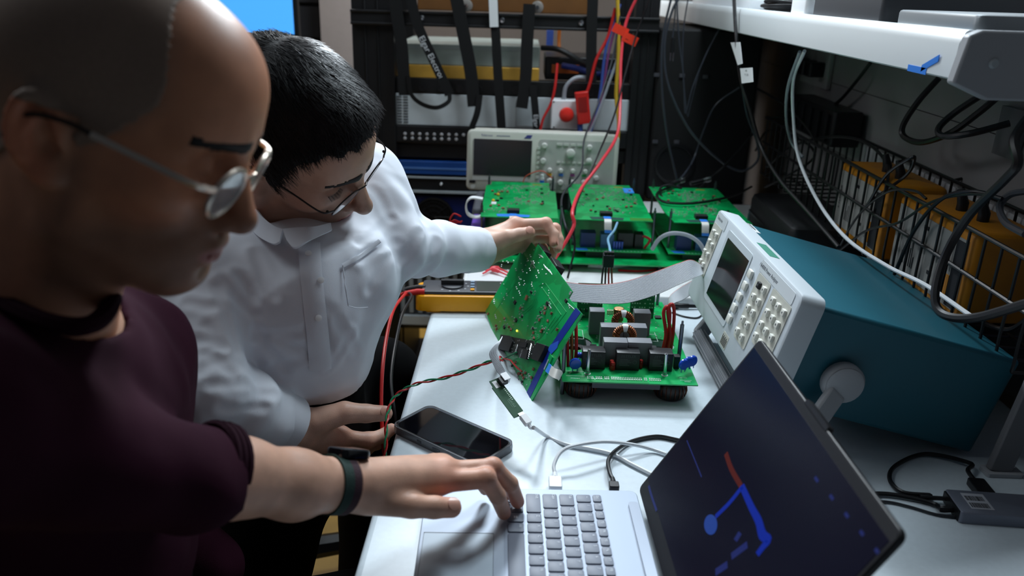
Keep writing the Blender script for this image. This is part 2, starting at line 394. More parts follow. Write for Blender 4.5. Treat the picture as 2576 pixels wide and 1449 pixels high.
def rack_unit(name, label, cat, x0, x1, y0, y1, Y, depth, m, bevel=0.002):
    a = R_(x0, (y0 + y1) / 2, Y); c = R_(x1, (y0 + y1) / 2, Y); z1 = R_((x0 + x1) / 2, y0, Y)[2]; z0 = R_((x0 + x1) / 2, y1, Y)[2]
    t = thing(name, label, cat, ((a[0] + c[0]) / 2, Y + depth / 2, z0))
    MB().box(a[0], c[0], Y, Y + depth, z0, z1).build('chassis', m, t, bevel=bevel)
    return t, a[0], c[0], z0, z1
XI0, XI1 = 996, 1588
M_tan = mat('brown_phenolic_panel', (108, 70, 32), 0.5, var=0.2, vscale=15)
t, x0, x1, z0, z1 = rack_unit('brown_panel', 'brown panel with round metal studs at the top of the rack', 'panel', 1050, 1490, -70, 31, 2.435, 0.03, M_tan)
for x, y in ((1174, 14), (1352, 18)):
    p = R_(x, y, 2.434); MB().lathe([(0.017, 0), (0.017, 0.004), (0.012, 0.006)], p, (0, -1, 0), 20).build('washer', mat('grey_washer', (150, 144, 138), 0.4, 0.5), t); MB().lathe([(0.006, 0.006), (0.005, 0.014)], p, (0, -1, 0), 12).build('stud', M_steel, t)
t, x0, x1, z0, z1 = rack_unit('power_supply_chassis', 'grey green chassis with a gold chromate flange in the upper rack', 'power supply', 1000, 1358, 113, 166, 2.45, 0.36, mat('grey_green_enclosure', (150, 162, 158), 0.5, var=0.06))
b = MB(); zz = R_(1200, 200, 2.444)[2]; b.box(x0, x1, 2.440, 2.449, zz, z0); b.box(x0, x1, 2.449, 2.80, zz, zz + 0.004)
b.build('gold_flange', mat('gold_chromate', (206, 160, 66), 0.35, 0.35, var=0.25, vscale=12), t, bevel=0.002, label='gold flange')
MB().box(x0 + 0.01, x1 - 0.01, 2.4485, 2.4495, z1 - 0.012, z1 - 0.010).build('seam', M_grey, t)
t, x0, x1, z0, z1 = rack_unit('outlet_strip', 'black horizontal panel of round socket holes across the rack', 'outlet strip', XI0, XI1, 203, 241, 2.43, 0.05, M_blackm)
for k in range(11):
    p = R_(1015 + 47 * k, 219 + 0.03 * 47 * k, 2.429); MB().lathe([(0.0105, -0.001), (0.0105, 0.003), (0.008, 0.003), (0.008, 0.0005)], p, (0, -1, 0), 18).build('socket', M_rub, t)
t, x0, x1, z0, z1 = rack_unit('pale_chassis', 'wide pale grey chassis with vent slots at its left end in the rack', 'rack unit', XI0, XI1, 243, 322, 2.43, 0.40, M_lgrey)
b = MB()
for k in range(2):
    for q in range(10): b.box(x0 + 0.004 + 0.018 * k, x0 + 0.018 + 0.018 * k, 2.4285, 2.4302, z0 + 0.006 + 0.0082 * q, z0 + 0.010 + 0.0082 * q)
b.build('vent', mat('vent_shadow', (70, 76, 80), 0.7), t)
a = R_(1300, 250, 2.428); c = R_(1348, 318, 2.428); MB().box(a[0], c[0], 2.4275, 2.4302, c[2], a[2]).build('grey_plate', M_grey, t)
t, x0, x1, z0, z1 = rack_unit('patch_panel', 'black patch panel with two rows of pale round buttons in the rack', 'patch panel', XI0, XI1, 324, 366, 2.425, 0.05, M_black)
for k in range(9):
    for q in range(2):
        if k == 8 and q: continue
        p = R_(1019 + 18.4 * k, 336 + 11.5 * q + 0.4 * k, 2.424); MB().lathe([(0.0048, 0), (0.0048, 0.002), (0.003, 0.003)], p, (0, -1, 0), 12).build('button', mat('pale_button', (176, 176, 180), 0.5), t)
t, x0, x1, z0, z1 = rack_unit('black_rack_unit', 'plain black rack unit between the patch panel and the blue unit', 'rack unit', XI0, XI1, 370, 404, 2.44, 0.35, M_black)
t, x0, x1, z0, z1 = rack_unit('blue_rack_unit', 'blue rack unit with a pale line beside the oscilloscope', 'rack unit', XI0, 1300, 408, 441, 2.43, 0.35, mat('blue_enclosure', (20, 66, 134), 0.4))
zz = R_(1090, 424, 2.429)[2]; MB().box(x0, x1, 2.4285, 2.4302, zz - 0.003, zz + 0.003).build('pale_line', mat('pale_blue_line', (76, 116, 176), 0.4), t)
t, x0, x1, z0, z1 = rack_unit('switch_unit', 'black rack unit with a small white knob under the blue unit', 'rack unit', XI0, 1300, 447, 484, 2.43, 0.35, M_black)
p = R_(1110, 462, 2.43); MB().lathe([(0.004, 0), (0.003, 0.012)], p, (0, -1, 0), 10).build('knob', M_white, t)
MB().box(x0, x1, 2.424, 2.43, z0 - 0.003, z0 + 0.004).build('lip', M_grey, t); MB().box(x0, x1, 2.425, 2.43, z1 - 0.004, z1 + 0.001).build('trim_line', M_grey, t)
t, x0, x1, z0, z1 = rack_unit('fan_unit', 'dark blue rack unit with a round black fan low in the rack', 'rack unit', XI0, 1290, 495, 610, 2.44, 0.30, mat('dark_blue_enclosure', (14, 30, 88), 0.45))
p = R_(1092, 545, 2.439)
b = MB(); b.lathe([(0.062, 0), (0.062, 0.004), (0.056, 0.005), (0.056, 0.001)], p, (0, -1, 0), 28)
for k in range(9): a = 2 * math.pi * k / 9; b.tube([p + [0, -0.003, 0], p + [0.056 * math.cos(a), -0.003, 0.056 * math.sin(a)]], 0.0012, 5)
for r in (0.02, 0.035, 0.048): b.tube([p + [r * math.cos(q), -0.003, r * math.sin(q)] for q in np.arange(20) * math.pi / 10], 0.001, 5, closed=True)
b.build('fan', M_rub, t)
t, x0, x1, z0, z1 = rack_unit('slatted_unit', 'grey slatted enclosure low in the rack behind the yellow multimeter', 'rack unit', 998, 1330, 640, 830, 2.44, 0.3, mat('dark_grey_enclosure', (70, 72, 76), 0.5))
for k in range(14): MB().box(x0 + 0.014 + 0.028 * k, x0 + 0.026 + 0.028 * k, 2.430, 2.441, z0 + 0.06, z1 - 0.01).build('slat', M_grey, t)
MB().box(x0, x1, 2.425, 2.44, z0 + 0.02, z0 + 0.05).build('ledge', M_lgrey, t)

# emergency stop on the pale chassis
a = R_(1388, 250, 2.40); c = R_(1462, 326, 2.40)
t = thing('emergency_stop', 'white box with a round red mushroom button on the rack', 'emergency stop', (a[0], 2.41, c[2]))
MB().rbox(a[0], c[0], 2.392, 2.427, c[2], a[2], 0.004).build('box', M_white, t, bevel=0.003)
p = R_(1424, 286, 2.392)
MB().lathe([(0.013, 0), (0.012, 0.012), (0.020, 0.016), (0.0215, 0.022), (0.018, 0.030), (0.008, 0.034), (0, 0.0345)], p, (0, -1, 0), 24).build('red_button', mat('red_button', (216, 44, 34), 0.35), t, label='red mushroom button')
for q in ((1393, 256), (1457, 258), (1393, 320), (1457, 322)): MB().lathe([(0.0026, 0), (0.002, 0.0015)], R_(*q, 2.392), (0, -1, 0), 8).build('screw', M_black, t)

# lanyards over the rack's crossbar
def strap(pts, wd, Y, twist=0.0):
    P = np.array([R_(x, y, Y - dy) for x, y, dy in pts]); P = catmull(P, 6)
    T = np.gradient(P, axis=0); n = len(P); A = []; B = []
    for i in range(n):
        t_ = unit(T[i]); sdir = unit(np.cross(t_, [0, 1, 0])); tw = twist * i / n
        d = sdir * math.cos(tw) + np.array([0, 1, 0]) * math.sin(tw); A.append(P[i] - d * wd / 2); B.append(P[i] + d * wd / 2)
    return np.array(A), np.array(B), P
LG = 'black lanyards hanging from the rack crossbar'
def lanyard(label, paths, texts=(), tagp=None):
    t = thing('lanyard', label, 'lanyard', R_(paths[0][0][0][0], 30, 2.39), LG)
    b = MB()
    for pts, wd, tw in paths: A, B, _ = strap(pts, wd, 2.392, tw); b.band(A, B, 0.0014)
    b.build('strap', M_cloth, t)
    for txt, p0, p1, size in texts:
        a = R_(*p0, 2.386); c = R_(*p1, 2.386); xd = unit(c - a); MB().text(txt, size, (a + c) / 2, xd, np.cross([0, -1, 0], xd)).build('lettering', M_txtw, t)
    if tagp: A, B, _ = strap(tagp, 0.024, 2.385); MB().band(A, B, 0.0016).build('white_tag', M_label, t); 
    return t
lanyard('plain black lanyard hanging leftmost on the rack', [([(990, -20, 0), (1002, 60, 0), (1012, 130, 0), (1018, 240, 0)], 0.034, 0)])
lanyard('black lanyard printed with white words and looped at its end', [([(1030, -20, .004), (1050, 60, .004), (1090, 150, .005), (1131, 238, .006)], 0.028, 0), ([(1131, 236, .006), (1128, 256, .012), (1098, 271, .02), (1060, 261, .014), (1034, 236, .006), (1026, 190, .004)], 0.012, 0.3)], [('Elgar Electronics', (1052, 78), (1130, 234), 0.0235)])
lanyard('black lanyard with a twisted end hanging second from the white tagged one', [([(1145, -20, .002), (1165, 80, .002), (1184, 180, .003), (1192, 268, .004)], 0.036, 0), ([(1207, 238, .006), (1200, 285, .008), (1183, 330, .008)], 0.018, 0.5)], [('Elgar', (1203, 262), (1190, 312), 0.016)])
lanyard('straight black lanyard with a white tag at its top', [([(1238, -20, .002), (1246, 70, .002), (1252, 180, .002), (1262, 330, .003)], 0.026, 0)], [], [(1240, -12, 0), (1243, 68, 0)])
lanyard('black lanyard with hanging printed tail left of the red button', [([(1332, 10, .003), (1326, 110, .003), (1322, 200, .003), (1312, 272, .003)], 0.034, 0), ([(1340, 215, .005), (1346, 270, .005), (1350, 330, .005)], 0.021, 0)], [('Elgar', (1347, 278), (1349, 330), 0.019)])
lanyard('plain black lanyard hanging rightmost on the rack', [([(1492, -20, .002), (1488, 90, .002), (1487, 205, .002)], 0.03, 0)])
A_, B_, _ = None, None, None

# clutter at the right of the rack opening
a = R_(1380, 198, 2.40)
t = thing('network_switch', 'small dark box with cables on the rack behind the red button', 'network switch', R_(1450, 160, 2.5))
p = R_(1370, 200, 2.5); q = R_(1570, 148, 2.5); MB().rbox(p[0], q[0], 2.5, 2.7, p[2], q[2], 0.005).build('case', M_black, t, bevel=0.003)
MB().box(p[0] + 0.02, p[0] + 0.10, 2.497, 2.5, p[2] + 0.02, p[2] + 0.045).build('port_row', mat('orange_ports', (190, 92, 30), 0.5), t)
cable('cable', 'dark blue cable draped over the small black box in the rack', [R_(1415, 165, 2.49), R_(1450, 172, 2.47), R_(1500, 185, 2.47), R_(1560, 182, 2.49)], 0.009, mat('navy_cable', (28, 44, 120), 0.5))
cable('cable', 'thick black cable rising left to right across the rack opening', [R_(1362, 120, 2.5), R_(1410, 126, 2.48), R_(1470, 160, 2.47), R_(1560, 205, 2.49)], 0.008, M_rub)
cable('cable', 'orange vertical cable seen through the rack opening', [R_(1408, 60, 2.75), R_(1406, 110, 2.75), R_(1410, 160, 2.72)], 0.006, mat('orange_cable', (196, 108, 40), 0.5))
tag(MB().box(R_(1375, 90, 2.75)[0], R_(1392, 90, 2.75)[0], 2.74, 2.76, R_(1380, 120, 2.75)[2], R_(1380, 76, 2.75)[2]).build('blue_clip', M_blue), 'small blue block hanging in the rack opening beside the orange cable', 'clip')
cable('cable', 'grey cable arching over the red button box', [R_(1418, 252, 2.405), R_(1424, 218, 2.40), R_(1450, 196, 2.40), R_(1490, 196, 2.41)], 0.006, M_wire_g)

# ------------------------------------------------------------------ black cabinet right of the rack
a = PY(1608, 300, 2.36); c = PY(1905, 300, 2.36)
t = thing('black_cabinet', 'large matt black cabinet with a round port under the shelf', 'cabinet', (0.5, 2.5, 0.768))
cx0, cx1 = a[0] + 0.045, c[0]; cz1 = 1.262
MB().rbox(cx0, cx1, 2.395, 2.84, 0.772, cz1, 0.012, 4).build('body', mat('matt_black_cabinet', (6, 6, 8), 0.75, var=0.15, vscale=25), t, bevel=0.006)
p = PY(1697, 412, 2.394); b = MB(); b.lathe([(0.060, -0.001), (0.060, 0.004), (0.052, 0.005), (0.050, 0.0015)], p, (0, -1, 0), 32); b.build('round_port', M_rub, t)
for x, y in ((1652, 188), (1716, 190), (1775, 193), (1648, 356), (1702, 357)):
    p = PY(x, y, 2.394); MB().rbox(p[0] - 0.008, p[0] + 0.008, 2.391, 2.395, p[2] - 0.005, p[2] + 0.005, 0.002).build('rivet', mat('dull_rivet', (66, 66, 72), 0.5), t)
t = thing('cabinet_stand', 'low black stand under the black cabinet behind the back bench', 'stand', (0.55, 2.6, 0))
MB().box(cx0 + 0.03, cx1, 2.40, 2.82, 0, 0.771).build('body', M_blackm, t)

# ------------------------------------------------------------------ wall shelf with aluminium nosing
SX, SZ = 0.50, 1.325
t = thing('wall_shelf', 'long white edged wall shelf crossing the upper right over the bench', 'shelf', (0.66, 2.1, SZ))
MB().box(SX + 0.012, 0.82, 0.975, 3.45, SZ - 0.016, SZ - 0.001).build('board', mat('shelf_top', (176, 184, 190), 0.4), t)
prof = [(0, 0), (0.004, 0.003), (0.012, 0.003), (0.016, 0), (0.016, -0.012), (0.006, -0.016), (0.0025, -0.046), (-0.004, -0.052), (-0.0065, -0.050), (-0.004, -0.012)]
b = MB(); m = len(prof); V = [(SX + p[0], y, SZ + p[1]) for y in (0.975, 3.45) for p in prof]
b.add(V, [tuple(range(m)), tuple(range(m, 2 * m))[::-1]] + [((i + 1) % m, i, i + m, (i + 1) % m + m) for i in range(m)]); b.build('nosing', mat('shelf_nosing', (222, 228, 230), 0.3, 0.25), t, label='bright aluminium front lip')
b = MB(); poly = [(SX - 0.004, SZ - 0.002), (SX - 0.012, SZ - 0.055), (SX + 0.03, SZ - 0.072), (0.82, SZ - 0.072), (0.82, SZ + 0.004), (SX + 0.01, SZ + 0.004)]
V = [(x, y, z) for y in (0.955, 0.973) for x, z in poly]; m = 6
b.add(V, [tuple(range(m)), tuple(range(m, 2 * m))[::-1]] + [((i + 1) % m, i, i + m, (i + 1) % m + m) for i in range(m)]); b.build('end_bracket', mat('shelf_bracket', (150, 152, 156), 0.5, 0.1), t, bevel=0.003)
MB().lathe([(0.006, 0), (0.004, 0.003)], PY(2500, 160, 0.955), (0, -1, 0), 12).build('screw', M_grey, t)
M_tape = mat('blue_tape', (28, 118, 214), 0.55)
b = MB()
for pa, pb, wd in (((2284, 170), (2330, 180), .008), ((2318, 172), (2362, 146), .008)):
    a = PX(*pa, SX - 0.0065); c = PX(*pb, SX - 0.0065); b.band(np.linspace(a, c, 5) + [0, 0, wd / 2], np.linspace(a, c, 5) - [0, 0, wd / 2], 0.0008)
tag(b.build('blue_tape', M_tape), 'scrap of blue tape stuck on the shelf lip', 'tape')
# things on the shelf
def on_shelf(name, label, cat, x0, x1, y0, y1, z, m, r=0.004, top=0.002): return tag(MB().rbox(x0, x1, y0, y1, SZ + 0.0005, SZ + z, r, 4, top).build(name, m), label, cat)
on_shelf('silver_laptop', 'closed silver laptop lying at the near end of the wall shelf', 'laptop', 0.515, 0.80, 0.98, 1.20, 0.020, mat('silver_case', (150, 156, 160), 0.35, 0.5), 0.012, 0.004)
on_shelf('dark_instrument', 'dark grey instrument on the wall shelf beside the silver laptop', 'instrument', 0.515, 0.78, 1.25, 1.55, 0.060, mat('slate_case', (60, 62, 66), 0.45), 0.008, 0.006)
on_shelf('white_adapter', 'small white box on the wall shelf beyond the dark instrument', 'adapter', 0.512, 0.60, 1.58, 1.67, 0.035, M_white, 0.008, 0.005)
on_shelf('white_tray', 'flat white tray at the far part of the wall shelf', 'tray', 0.53, 0.78, 2.05, 2.75, 0.022, M_white, 0.01)
on_shelf('grey_box', 'tall grey case at the back of the wall shelf by the wall', 'box', 0.69, 0.80, 0.985, 1.32, 0.10, mat('mid_grey_case', (112, 114, 118), 0.5), 0.006) if 0 else None
b = MB()
for k in range(5):
    c = np.array([0.60, 1.86, SZ + 0.004 + 0.004 * k]); rr = 0.075 + 0.006 * (k % 3)
    b.tube([c + [rr * math.cos(a), rr * 1.3 * math.sin(a), 0.002 * math.sin(3 * a + k)] for a in np.arange(28) * 2 * math.pi / 28], 0.0032, 6, closed=True)
tag(b.build('cable_coil', M_rub), 'coil of black cable lying on the wall shelf', 'cable coil')

# ------------------------------------------------------------------ wall fittings
p = PX(2065, 168, 0.82)
t = thing('power_outlet', 'white wall outlet with black plugs under the shelf', 'outlet', p)
MB().rbox(0.806, 0.8195, p[1] - 0.10, p[1] + 0.12, p[2] - 0.05, p[2] + 0.045, 0.004).build('plate', mat('grey_outlet', (150, 150, 150), 0.5), t)
for k in range(3): MB().rbox(0.765, 0.806, p[1] - 0.075 + 0.062 * k, p[1] - 0.035 + 0.062 * k, p[2] - 0.022, p[2] + 0.016, 0.006).build('plug', M_rub, t, bevel=0.003)
p = PX(2560, 320, 0.82); tag(MB().rbox(0.808, 0.8195, p[1] - 0.03, p[1] + 0.04, p[2] - 0.05, p[2] + 0.03, 0.004).build('wall_box', mat('grey_wall_box', (100, 100, 102), 0.6)), 'small grey box on the wall at the right edge', 'wall box')
a = PX(2010, 250, 0.72)
t = thing('wall_adapter', 'black ribbed power brick under the shelf at the head of the basket', 'power adapter', a)
p = PX(1990, 235, 0.74); q = PX(2095, 350, 0.74)
MB().rbox(0.735, 0.805, q[1], p[1], q[2] - 0.02, p[2], 0.008).build('case', M_rub, t, bevel=0.004)
for k in range(6): y = q[1] + (p[1] - q[1]) * (k + 0.5) / 6; MB().box(0.728, 0.735, y - 0.008, y + 0.008, q[2] - 0.01, p[2] - 0.01).build('rib', M_black, t)
MB().box(0.805, 0.8195, q[1] + 0.05, p[1] - 0.05, q[2] + 0.01, p[2] - 0.02).build('bracket', M_black, t)
tag(MB().box(0.8165, 0.8195, 0.7, 2.2, 0.985, 1.03).build('wall_strip', mat('pale_wall_strip', (188, 188, 190), 0.5)), 'pale strip on the wall behind the wire basket', 'strip')

# ------------------------------------------------------------------ wire basket and its contents
BX, BT, BB = 0.665, 1.045, 0.895
by0, by1 = 0.80, 2.25
t = thing('wire_basket', 'long black wire basket hung on the wall above the teal analyzer', 'basket', (0.74, 1.5, BB))
b = MB()
for z, x in ((BT, BX), ((BT + BB) / 2 + 0.01, BX), (BT, 0.805)): b.tube([(x, by0, z), (x, by1, z)], 0.0034, 8)
b.tube([(BX, by0, BT), (0.805, by0, BT)], 0.0034); b.tube([(BX, by1, BT), (0.805, by1, BT)], 0.0034)
b.tube([(0.735, by0, BB), (0.735, by1, BB)], 0.0026, 6)
b.build('rim', M_rub, t)
for k in range(34):
    y = by0 + (by1 - by0) * (k + 0.5) / 34
    MB().tube(catmull([(BX, y, BT), (BX, y, BT - 0.05), (BX, y, BB + 0.012), (BX + 0.012, y, BB), (0.79, y, BB), (0.805, y, BB + 0.014), (0.805, y, BT)], 3), 0.0024, 6).build('wire', M_rub, t)
for y in (1.0, 1.5, 2.0): MB().tube([(0.805, y, BT), (0.8195, y, BT + 0.004)], 0.003).build('hook', M_rub, t)
M_yc = mat('yellow_case', (178, 114, 12), 0.45, var=0.12, vscale=20)
def power_box(y0, y1, label, txt):
    t = thing('yellow_instrument', label, 'instrument', (0.72, (y0 + y1) / 2, BB + 0.004), 'yellow instruments in the wire basket')
    z0, z1 = BB + 0.004, BT - 0.006
    MB().rbox(BX + 0.007, 0.782, y0, y1, z0, z1, 0.012, 4, 0.01).build('case', M_yc, t, bevel=0.003)
    MB().rbox(BX + 0.0055, BX + 0.0085, y0 + 0.014, y1 - 0.012, z0 + 0.012, z1 - 0.016, 0.0012).build('label_panel', mat('grey_label_panel', (140, 138, 134), 0.6), t)
    yy = y1 - 0.02; xf = BX + 0.0052
    MB().box(xf - 0.0003, xf + 0.0005, y0 + 0.015, y0 + 0.045, z0 + 0.014, z1 - 0.02).build('dark_panel', M_ink, t); MB().box(xf - 0.0008, xf + 0.0005, (y0 + y1) / 2 + 0.005, (y0 + y1) / 2 + 0.02, z1 - 0.034, z1 - 0.028).build('socket', M_ink, t); MB().box(xf - 0.0008, xf + 0.0005, (y0 + y1) / 2 - 0.03, (y0 + y1) / 2 - 0.016, z0 + 0.04, z0 + 0.046).build('socket', M_ink, t)
    MB().box(xf - 0.0006, xf + 0.0003, y0 + 0.046, y0 + 0.056, z0 + 0.02, z0 + 0.06).build('yellow_tab', M_yc, t)
    b = MB(); b.text('CE', 0.009, (xf - 0.0004, y0 + 0.066, z0 + 0.03), (0, 0, 1), (0, 1, 0)); b.text(txt, 0.011, (xf - 0.0004, y1 - 0.03, (z0 + z1) / 2), (0, 0, 1), (0, 1, 0))
    for q in range(7): b.box(xf - 0.0003, xf + 0.0003, y1 - 0.052 - 0.007 * q, y1 - 0.050 - 0.007 * q, z0 + 0.03, z0 + 0.05 + 0.012 * (q % 3))
    b.build('lettering', M_ink, t)
    for q in (0.3, 0.55):
        c = np.array([0.72, y0 + (y1 - y0) * q, z1]); MB().tube([c, c + [0, 0, 0.012], c + [-0.006, 0.004, 0.034]], [0.009, 0.009, 0.006], 10).build('plug', M_rub, t)
power_box(1.46, 1.70, 'yellow instrument farther along the wire basket, nearer the far wall end', 'E MASTER')
power_box(1.155, 1.415, 'yellow instrument nearer the camera in the wire basket', 'E MASTER')
t = thing('blue_book', 'blue and white book standing in the wire basket', 'book', (0.79, 1.20, BB)); 
M4 = np.eye(4)
MB().box(0.787, 0.797, 0.98, 1.13, BB + 0.004, BT + 0.035).build('cover', mat('book_blue', (96, 112, 160), 0.5), t); MB().box(0.7865, 0.7872, 0.99, 1.05, BT - 0.01, BT + 0.02).build('white_title', M_label, t)
tag(MB().box(0.690, 0.760, 0.86, 0.97, BB + 0.004, BT - 0.03).build('paper_pad', mat('grey_paper', (170, 170, 172), 0.7)), 'stack of pale paper in the near end of the wire basket', 'paper')
p = PZ(1975, 620, 0.78)
t = thing('black_case', 'black plastic case on the bench between the green boards and the basket', 'case', (0.6, 1.75, 0.768))
MB().rbox(0.575, 0.745, 1.66, 1.99, 0.7685, 0.90, 0.02, 5, 0.015).build('body', M_black, t); MB().rbox(0.572, 0.748, 1.657, 1.993, 0.85, 0.856, 0.02, 5).build('lid_seam', M_rub, t)
t = thing('grey_carton', 'dim grey carton with orange print under the wire basket', 'carton', (0.75, 1.52, 0.75))
MB().rbox(0.70, 0.80, 1.36, 1.565, 0.7505, 0.885, 0.003).build('body', mat('grey_carton', (128, 126, 122), 0.7), t)
b = MB(); b.box(0.699, 0.7002, 1.40, 1.55, 0.858, 0.868)
for k in range(5): b.box(0.699, 0.7002, 1.38 + 0.011 * k, 1.386 + 0.011 * k, 0.842, 0.858)
b.build('orange_print', mat('orange_print', (200, 86, 30), 0.6), t)

# ------------------------------------------------------------------ cables at the right
g = 'black cables hanging from the wall shelf'
def cpyc(label, pts, r, m): return cable('cable', label, [PY(x, y, Y) for x, y, Y in pts], r, m)
def cpx(label, pts, r, m, name='cable', n=8): return cable(name, label, [PX(x, y, X) for x, y, X in pts], r, m, n=n)
cpyc('thin black cable making the widest loop below the shelf', [(1712, -10, 2.25), (1690, 30, 2.25), (1672, 110, 2.25), (1680, 210, 2.25), (1730, 320, 2.25), (1800, 395, 2.25), (1862, 430, 2.25), (1905, 405, 2.25), (1905, 360, 2.25), (1880, 290, 2.25), (1866, 210, 2.25), (1852, 110, 2.25), (1854, -10, 2.25)], .0033, M_gcab)
cpyc('black cable dropping straight from the shelf to the green boards', [(1690, -10, 2.2), (1668, 90, 2.2), (1664, 200, 2.2), (1676, 330, 2.2), (1695, 420, 2.2), (1715, 490, 2.2), (1760, 545, 2.2), (1800, 575, 2.2)], .0030, M_gcab)
cpyc('black lead folded into a narrow hanging loop', [(1702, -10, 2.28), (1708, 100, 2.28), (1718, 180, 2.28), (1722, 260, 2.28), (1724, 284, 2.28), (1730, 270, 2.28), (1746, 210, 2.28), (1790, 110, 2.28), (1830, 50, 2.28), (1905, 0, 2.28)], .0022, M_gcab)
cpyc('thin black lead hanging beside the narrow loop', [(1732, -10, 2.3), (1720, 70, 2.3), (1717, 150, 2.3), (1722, 230, 2.3), (1730, 292, 2.3), (1738, 262, 2.3), (1766, 160, 2.3), (1812, 70, 2.3), (1850, 20, 2.3)], .0018, M_gcab)
cpx('black cable running from the shelf down behind the teal analyzer', [(1846, -10, .485), (1852, 90, .487), (1862, 190, .50), (1885, 270, .53), (1915, 370, .56), (1960, 450, .58), (2030, 530, .60), (2110, 622, .61)], .0042, M_rub)
cpx('black cable sagging across the dark corner to the basket', [(1706, 60, .50), (1740, 130, .56), (1800, 170, .62), (1870, 205, .66), (1960, 255, .68), (2020, 310, .68), (2060, 370, .67)], .0030, M_rub)
cpyc('black cable curving low across the black cabinet', [(1860, 220, 2.32), (1800, 265, 2.32), (1770, 330, 2.32), (1745, 400, 2.32), (1720, 440, 2.2), (1690, 470, 2.085)], .0028, M_gcab)
cpyc('black lead looped over the rightmost green board', [(1900, 330, 2.3), (1830, 410, 2.25), (1780, 455, 2.2), (1720, 505, 2.05), (1672, 500, 2.0), (1660, 476, 2.05), (1680, 466, 2.06), (1715, 474, 2.06)], .0030, M_rub)
cpx('white cable falling from the shelf and passing behind the teal analyzer', [(2024, 128, .53), (1996, 200, .56), (1996, 300, .59), (2010, 400, .60), (2060, 510, .61), (2130, 600, .615), (2230, 668, .62), (2330, 718, .625), (2450, 800, .63)], .0034, M_wire_w)
cpx('grey cable hanging beside the falling white cable', [(2012, 130, .53), (1982, 220, .56), (1978, 300, .60), (1992, 360, .64), (2020, 395, .655)], .0032, M_wire_g)
cpx('black cord crossing the grey wall from the outlet', [(2190, 158, .80), (2150, 210, .79), (2110, 255, .79), (2060, 290, .79), (2010, 318, .78)], .0042, M_rub)
cpx('thick black cord hanging in a single deep loop on the wall', [(2362, 196, .76), (2310, 255, .74), (2272, 315, .73), (2276, 345, .73), (2320, 358, .73), (2390, 335, .73), (2460, 285, .75), (2520, 235, .77)], .0056, M_rub)
cpx('thick black cord bent toward the wall box', [(2470, 238, .76), (2400, 285, .74), (2362, 322, .72), (2372, 342, .72), (2440, 336, .74), (2540, 310, .79)], .0056, M_rub)
cpx('heavy black cord looping down in front of the basket at the right edge', [(2590, 290, .60), (2552, 350, .58), (2560, 410, .58), (2530, 450, .58), (2440, 540, .58), (2380, 640, .57), (2352, 740, .55), (2372, 790, .55), (2450, 800, .56), (2590, 762, .58)], .0058, M_rub)
cpx('black cord arching over the nearer yellow instrument', [(2250, 690, .655), (2300, 580, .65), (2370, 500, .65), (2450, 482, .66), (2520, 500, .68)], .0032, M_rub)
cpx('thin black lead rising from behind the analyzer to the nearer yellow instrument', [(2112, 630, .645), (2180, 580, .65), (2260, 560, .65), (2340, 510, .65), (2420, 490, .655), (2500, 490, .66)], .0022, M_rub)
cpx('thin black lead rising from behind the analyzer to the farther yellow instrument', [(2108, 630, .645), (2140, 570, .65), (2180, 520, .655), (2240, 480, .655), (2300, 480, .655), (2330, 500, .66)], .0022, M_rub)
cpx('black cord lying along the top of the basket', [(1930, 420, .66), (1990, 370, .68), (2080, 345, .70), (2170, 355, .72), (2230, 410, .72), (2230, 480, .66)], .0032, M_rub)
cpx('black cord standing in a loop between the yellow instruments', [(2180, 520, .655), (2230, 440, .66), (2290, 398, .67), (2300, 402, .68), (2280, 440, .68), (2200, 500, .67)], .0030, M_rub)
cpx('dark cord tangled at the far end of the basket', [(1925, 470, .66), (1985, 440, .665), (2050, 390, .68), (2000, 345, .70), (1930, 330, .72), (1900, 380, .70)], .0030, M_rub)
cpx('grey cord bent at the right edge above the basket', [(2590, 480, .70), (2540, 490, .69), (2515, 520, .68), (2530, 560, .66), (2580, 590, .65)], .0050, mat('dark_grey_cord', (60, 62, 68), 0.45))
cpx('orange wire curling below the near end of the basket', [(2400, 640, .69), (2420, 720, .70), (2470, 790, .72), (2500, 760, .73), (2470, 680, .73)], .0026, mat('orange_wire', (150, 62, 30), 0.5))
cpx('black cord coiled under the near end of the basket', [(2380, 700, .69), (2440, 790, .70), (2530, 830, .71), (2590, 800, .72)], .0042, M_rub)
p = PX(1700, 100, .486); 
t = thing('test_clip', 'small black test plug with two pins hanging left of the narrow loop', 'plug', PY(1692, 110, 2.26))
a = PY(1686, 132, 2.26); c = PY(1698, 95, 2.26)
MB().rbox(a[0], c[0], 2.255, 2.265, a[2], c[2], .002).build('body', M_black, t)
for x in (1688, 1695): a = PY(x, 132, 2.26); MB().tube([a, a - [0, 0, .022]], .0016, 6).build('pin', M_steel, t)
MB().tube([PY(1692, 96, 2.26), PY(1698, 40, 2.26), PY(1700, -10, 2.26)], .0018, 6).build('lead', M_gcab, t)
def cable_tag(label, quad, txt):
    P = np.array([PX(x, y, X) for x, y, X in quad]); t = thing('cable_tag', label, 'tag', P.mean(0))
    MB().band(P[[0, 3]], P[[1, 2]], .0006).build('paper', M_label, t)
    if txt:
        xd = unit(P[1] - P[0]); yd = unit(P[0] - P[3]); nn = np.cross(xd, yd); b = MB()
        for k, s_ in enumerate(txt): b.text(s_, .0085, P.mean(0) + yd * (.012 - .011 * k) + nn * .0006, xd, yd)
        b.build('lettering', M_ink, t)
cable_tag('narrow white tag flagged on a black cable below the shelf', [(1838, 107, .486), (1862, 106, .486), (1868, 160, .486), (1856, 164, .486)], None)
cable_tag('square white tag printed with USA on a black cable below the shelf', [(1862, 172, .484), (1893, 170, .484), (1895, 206, .484), (1866, 210, .484)], ['-045', 'TT. USA'])

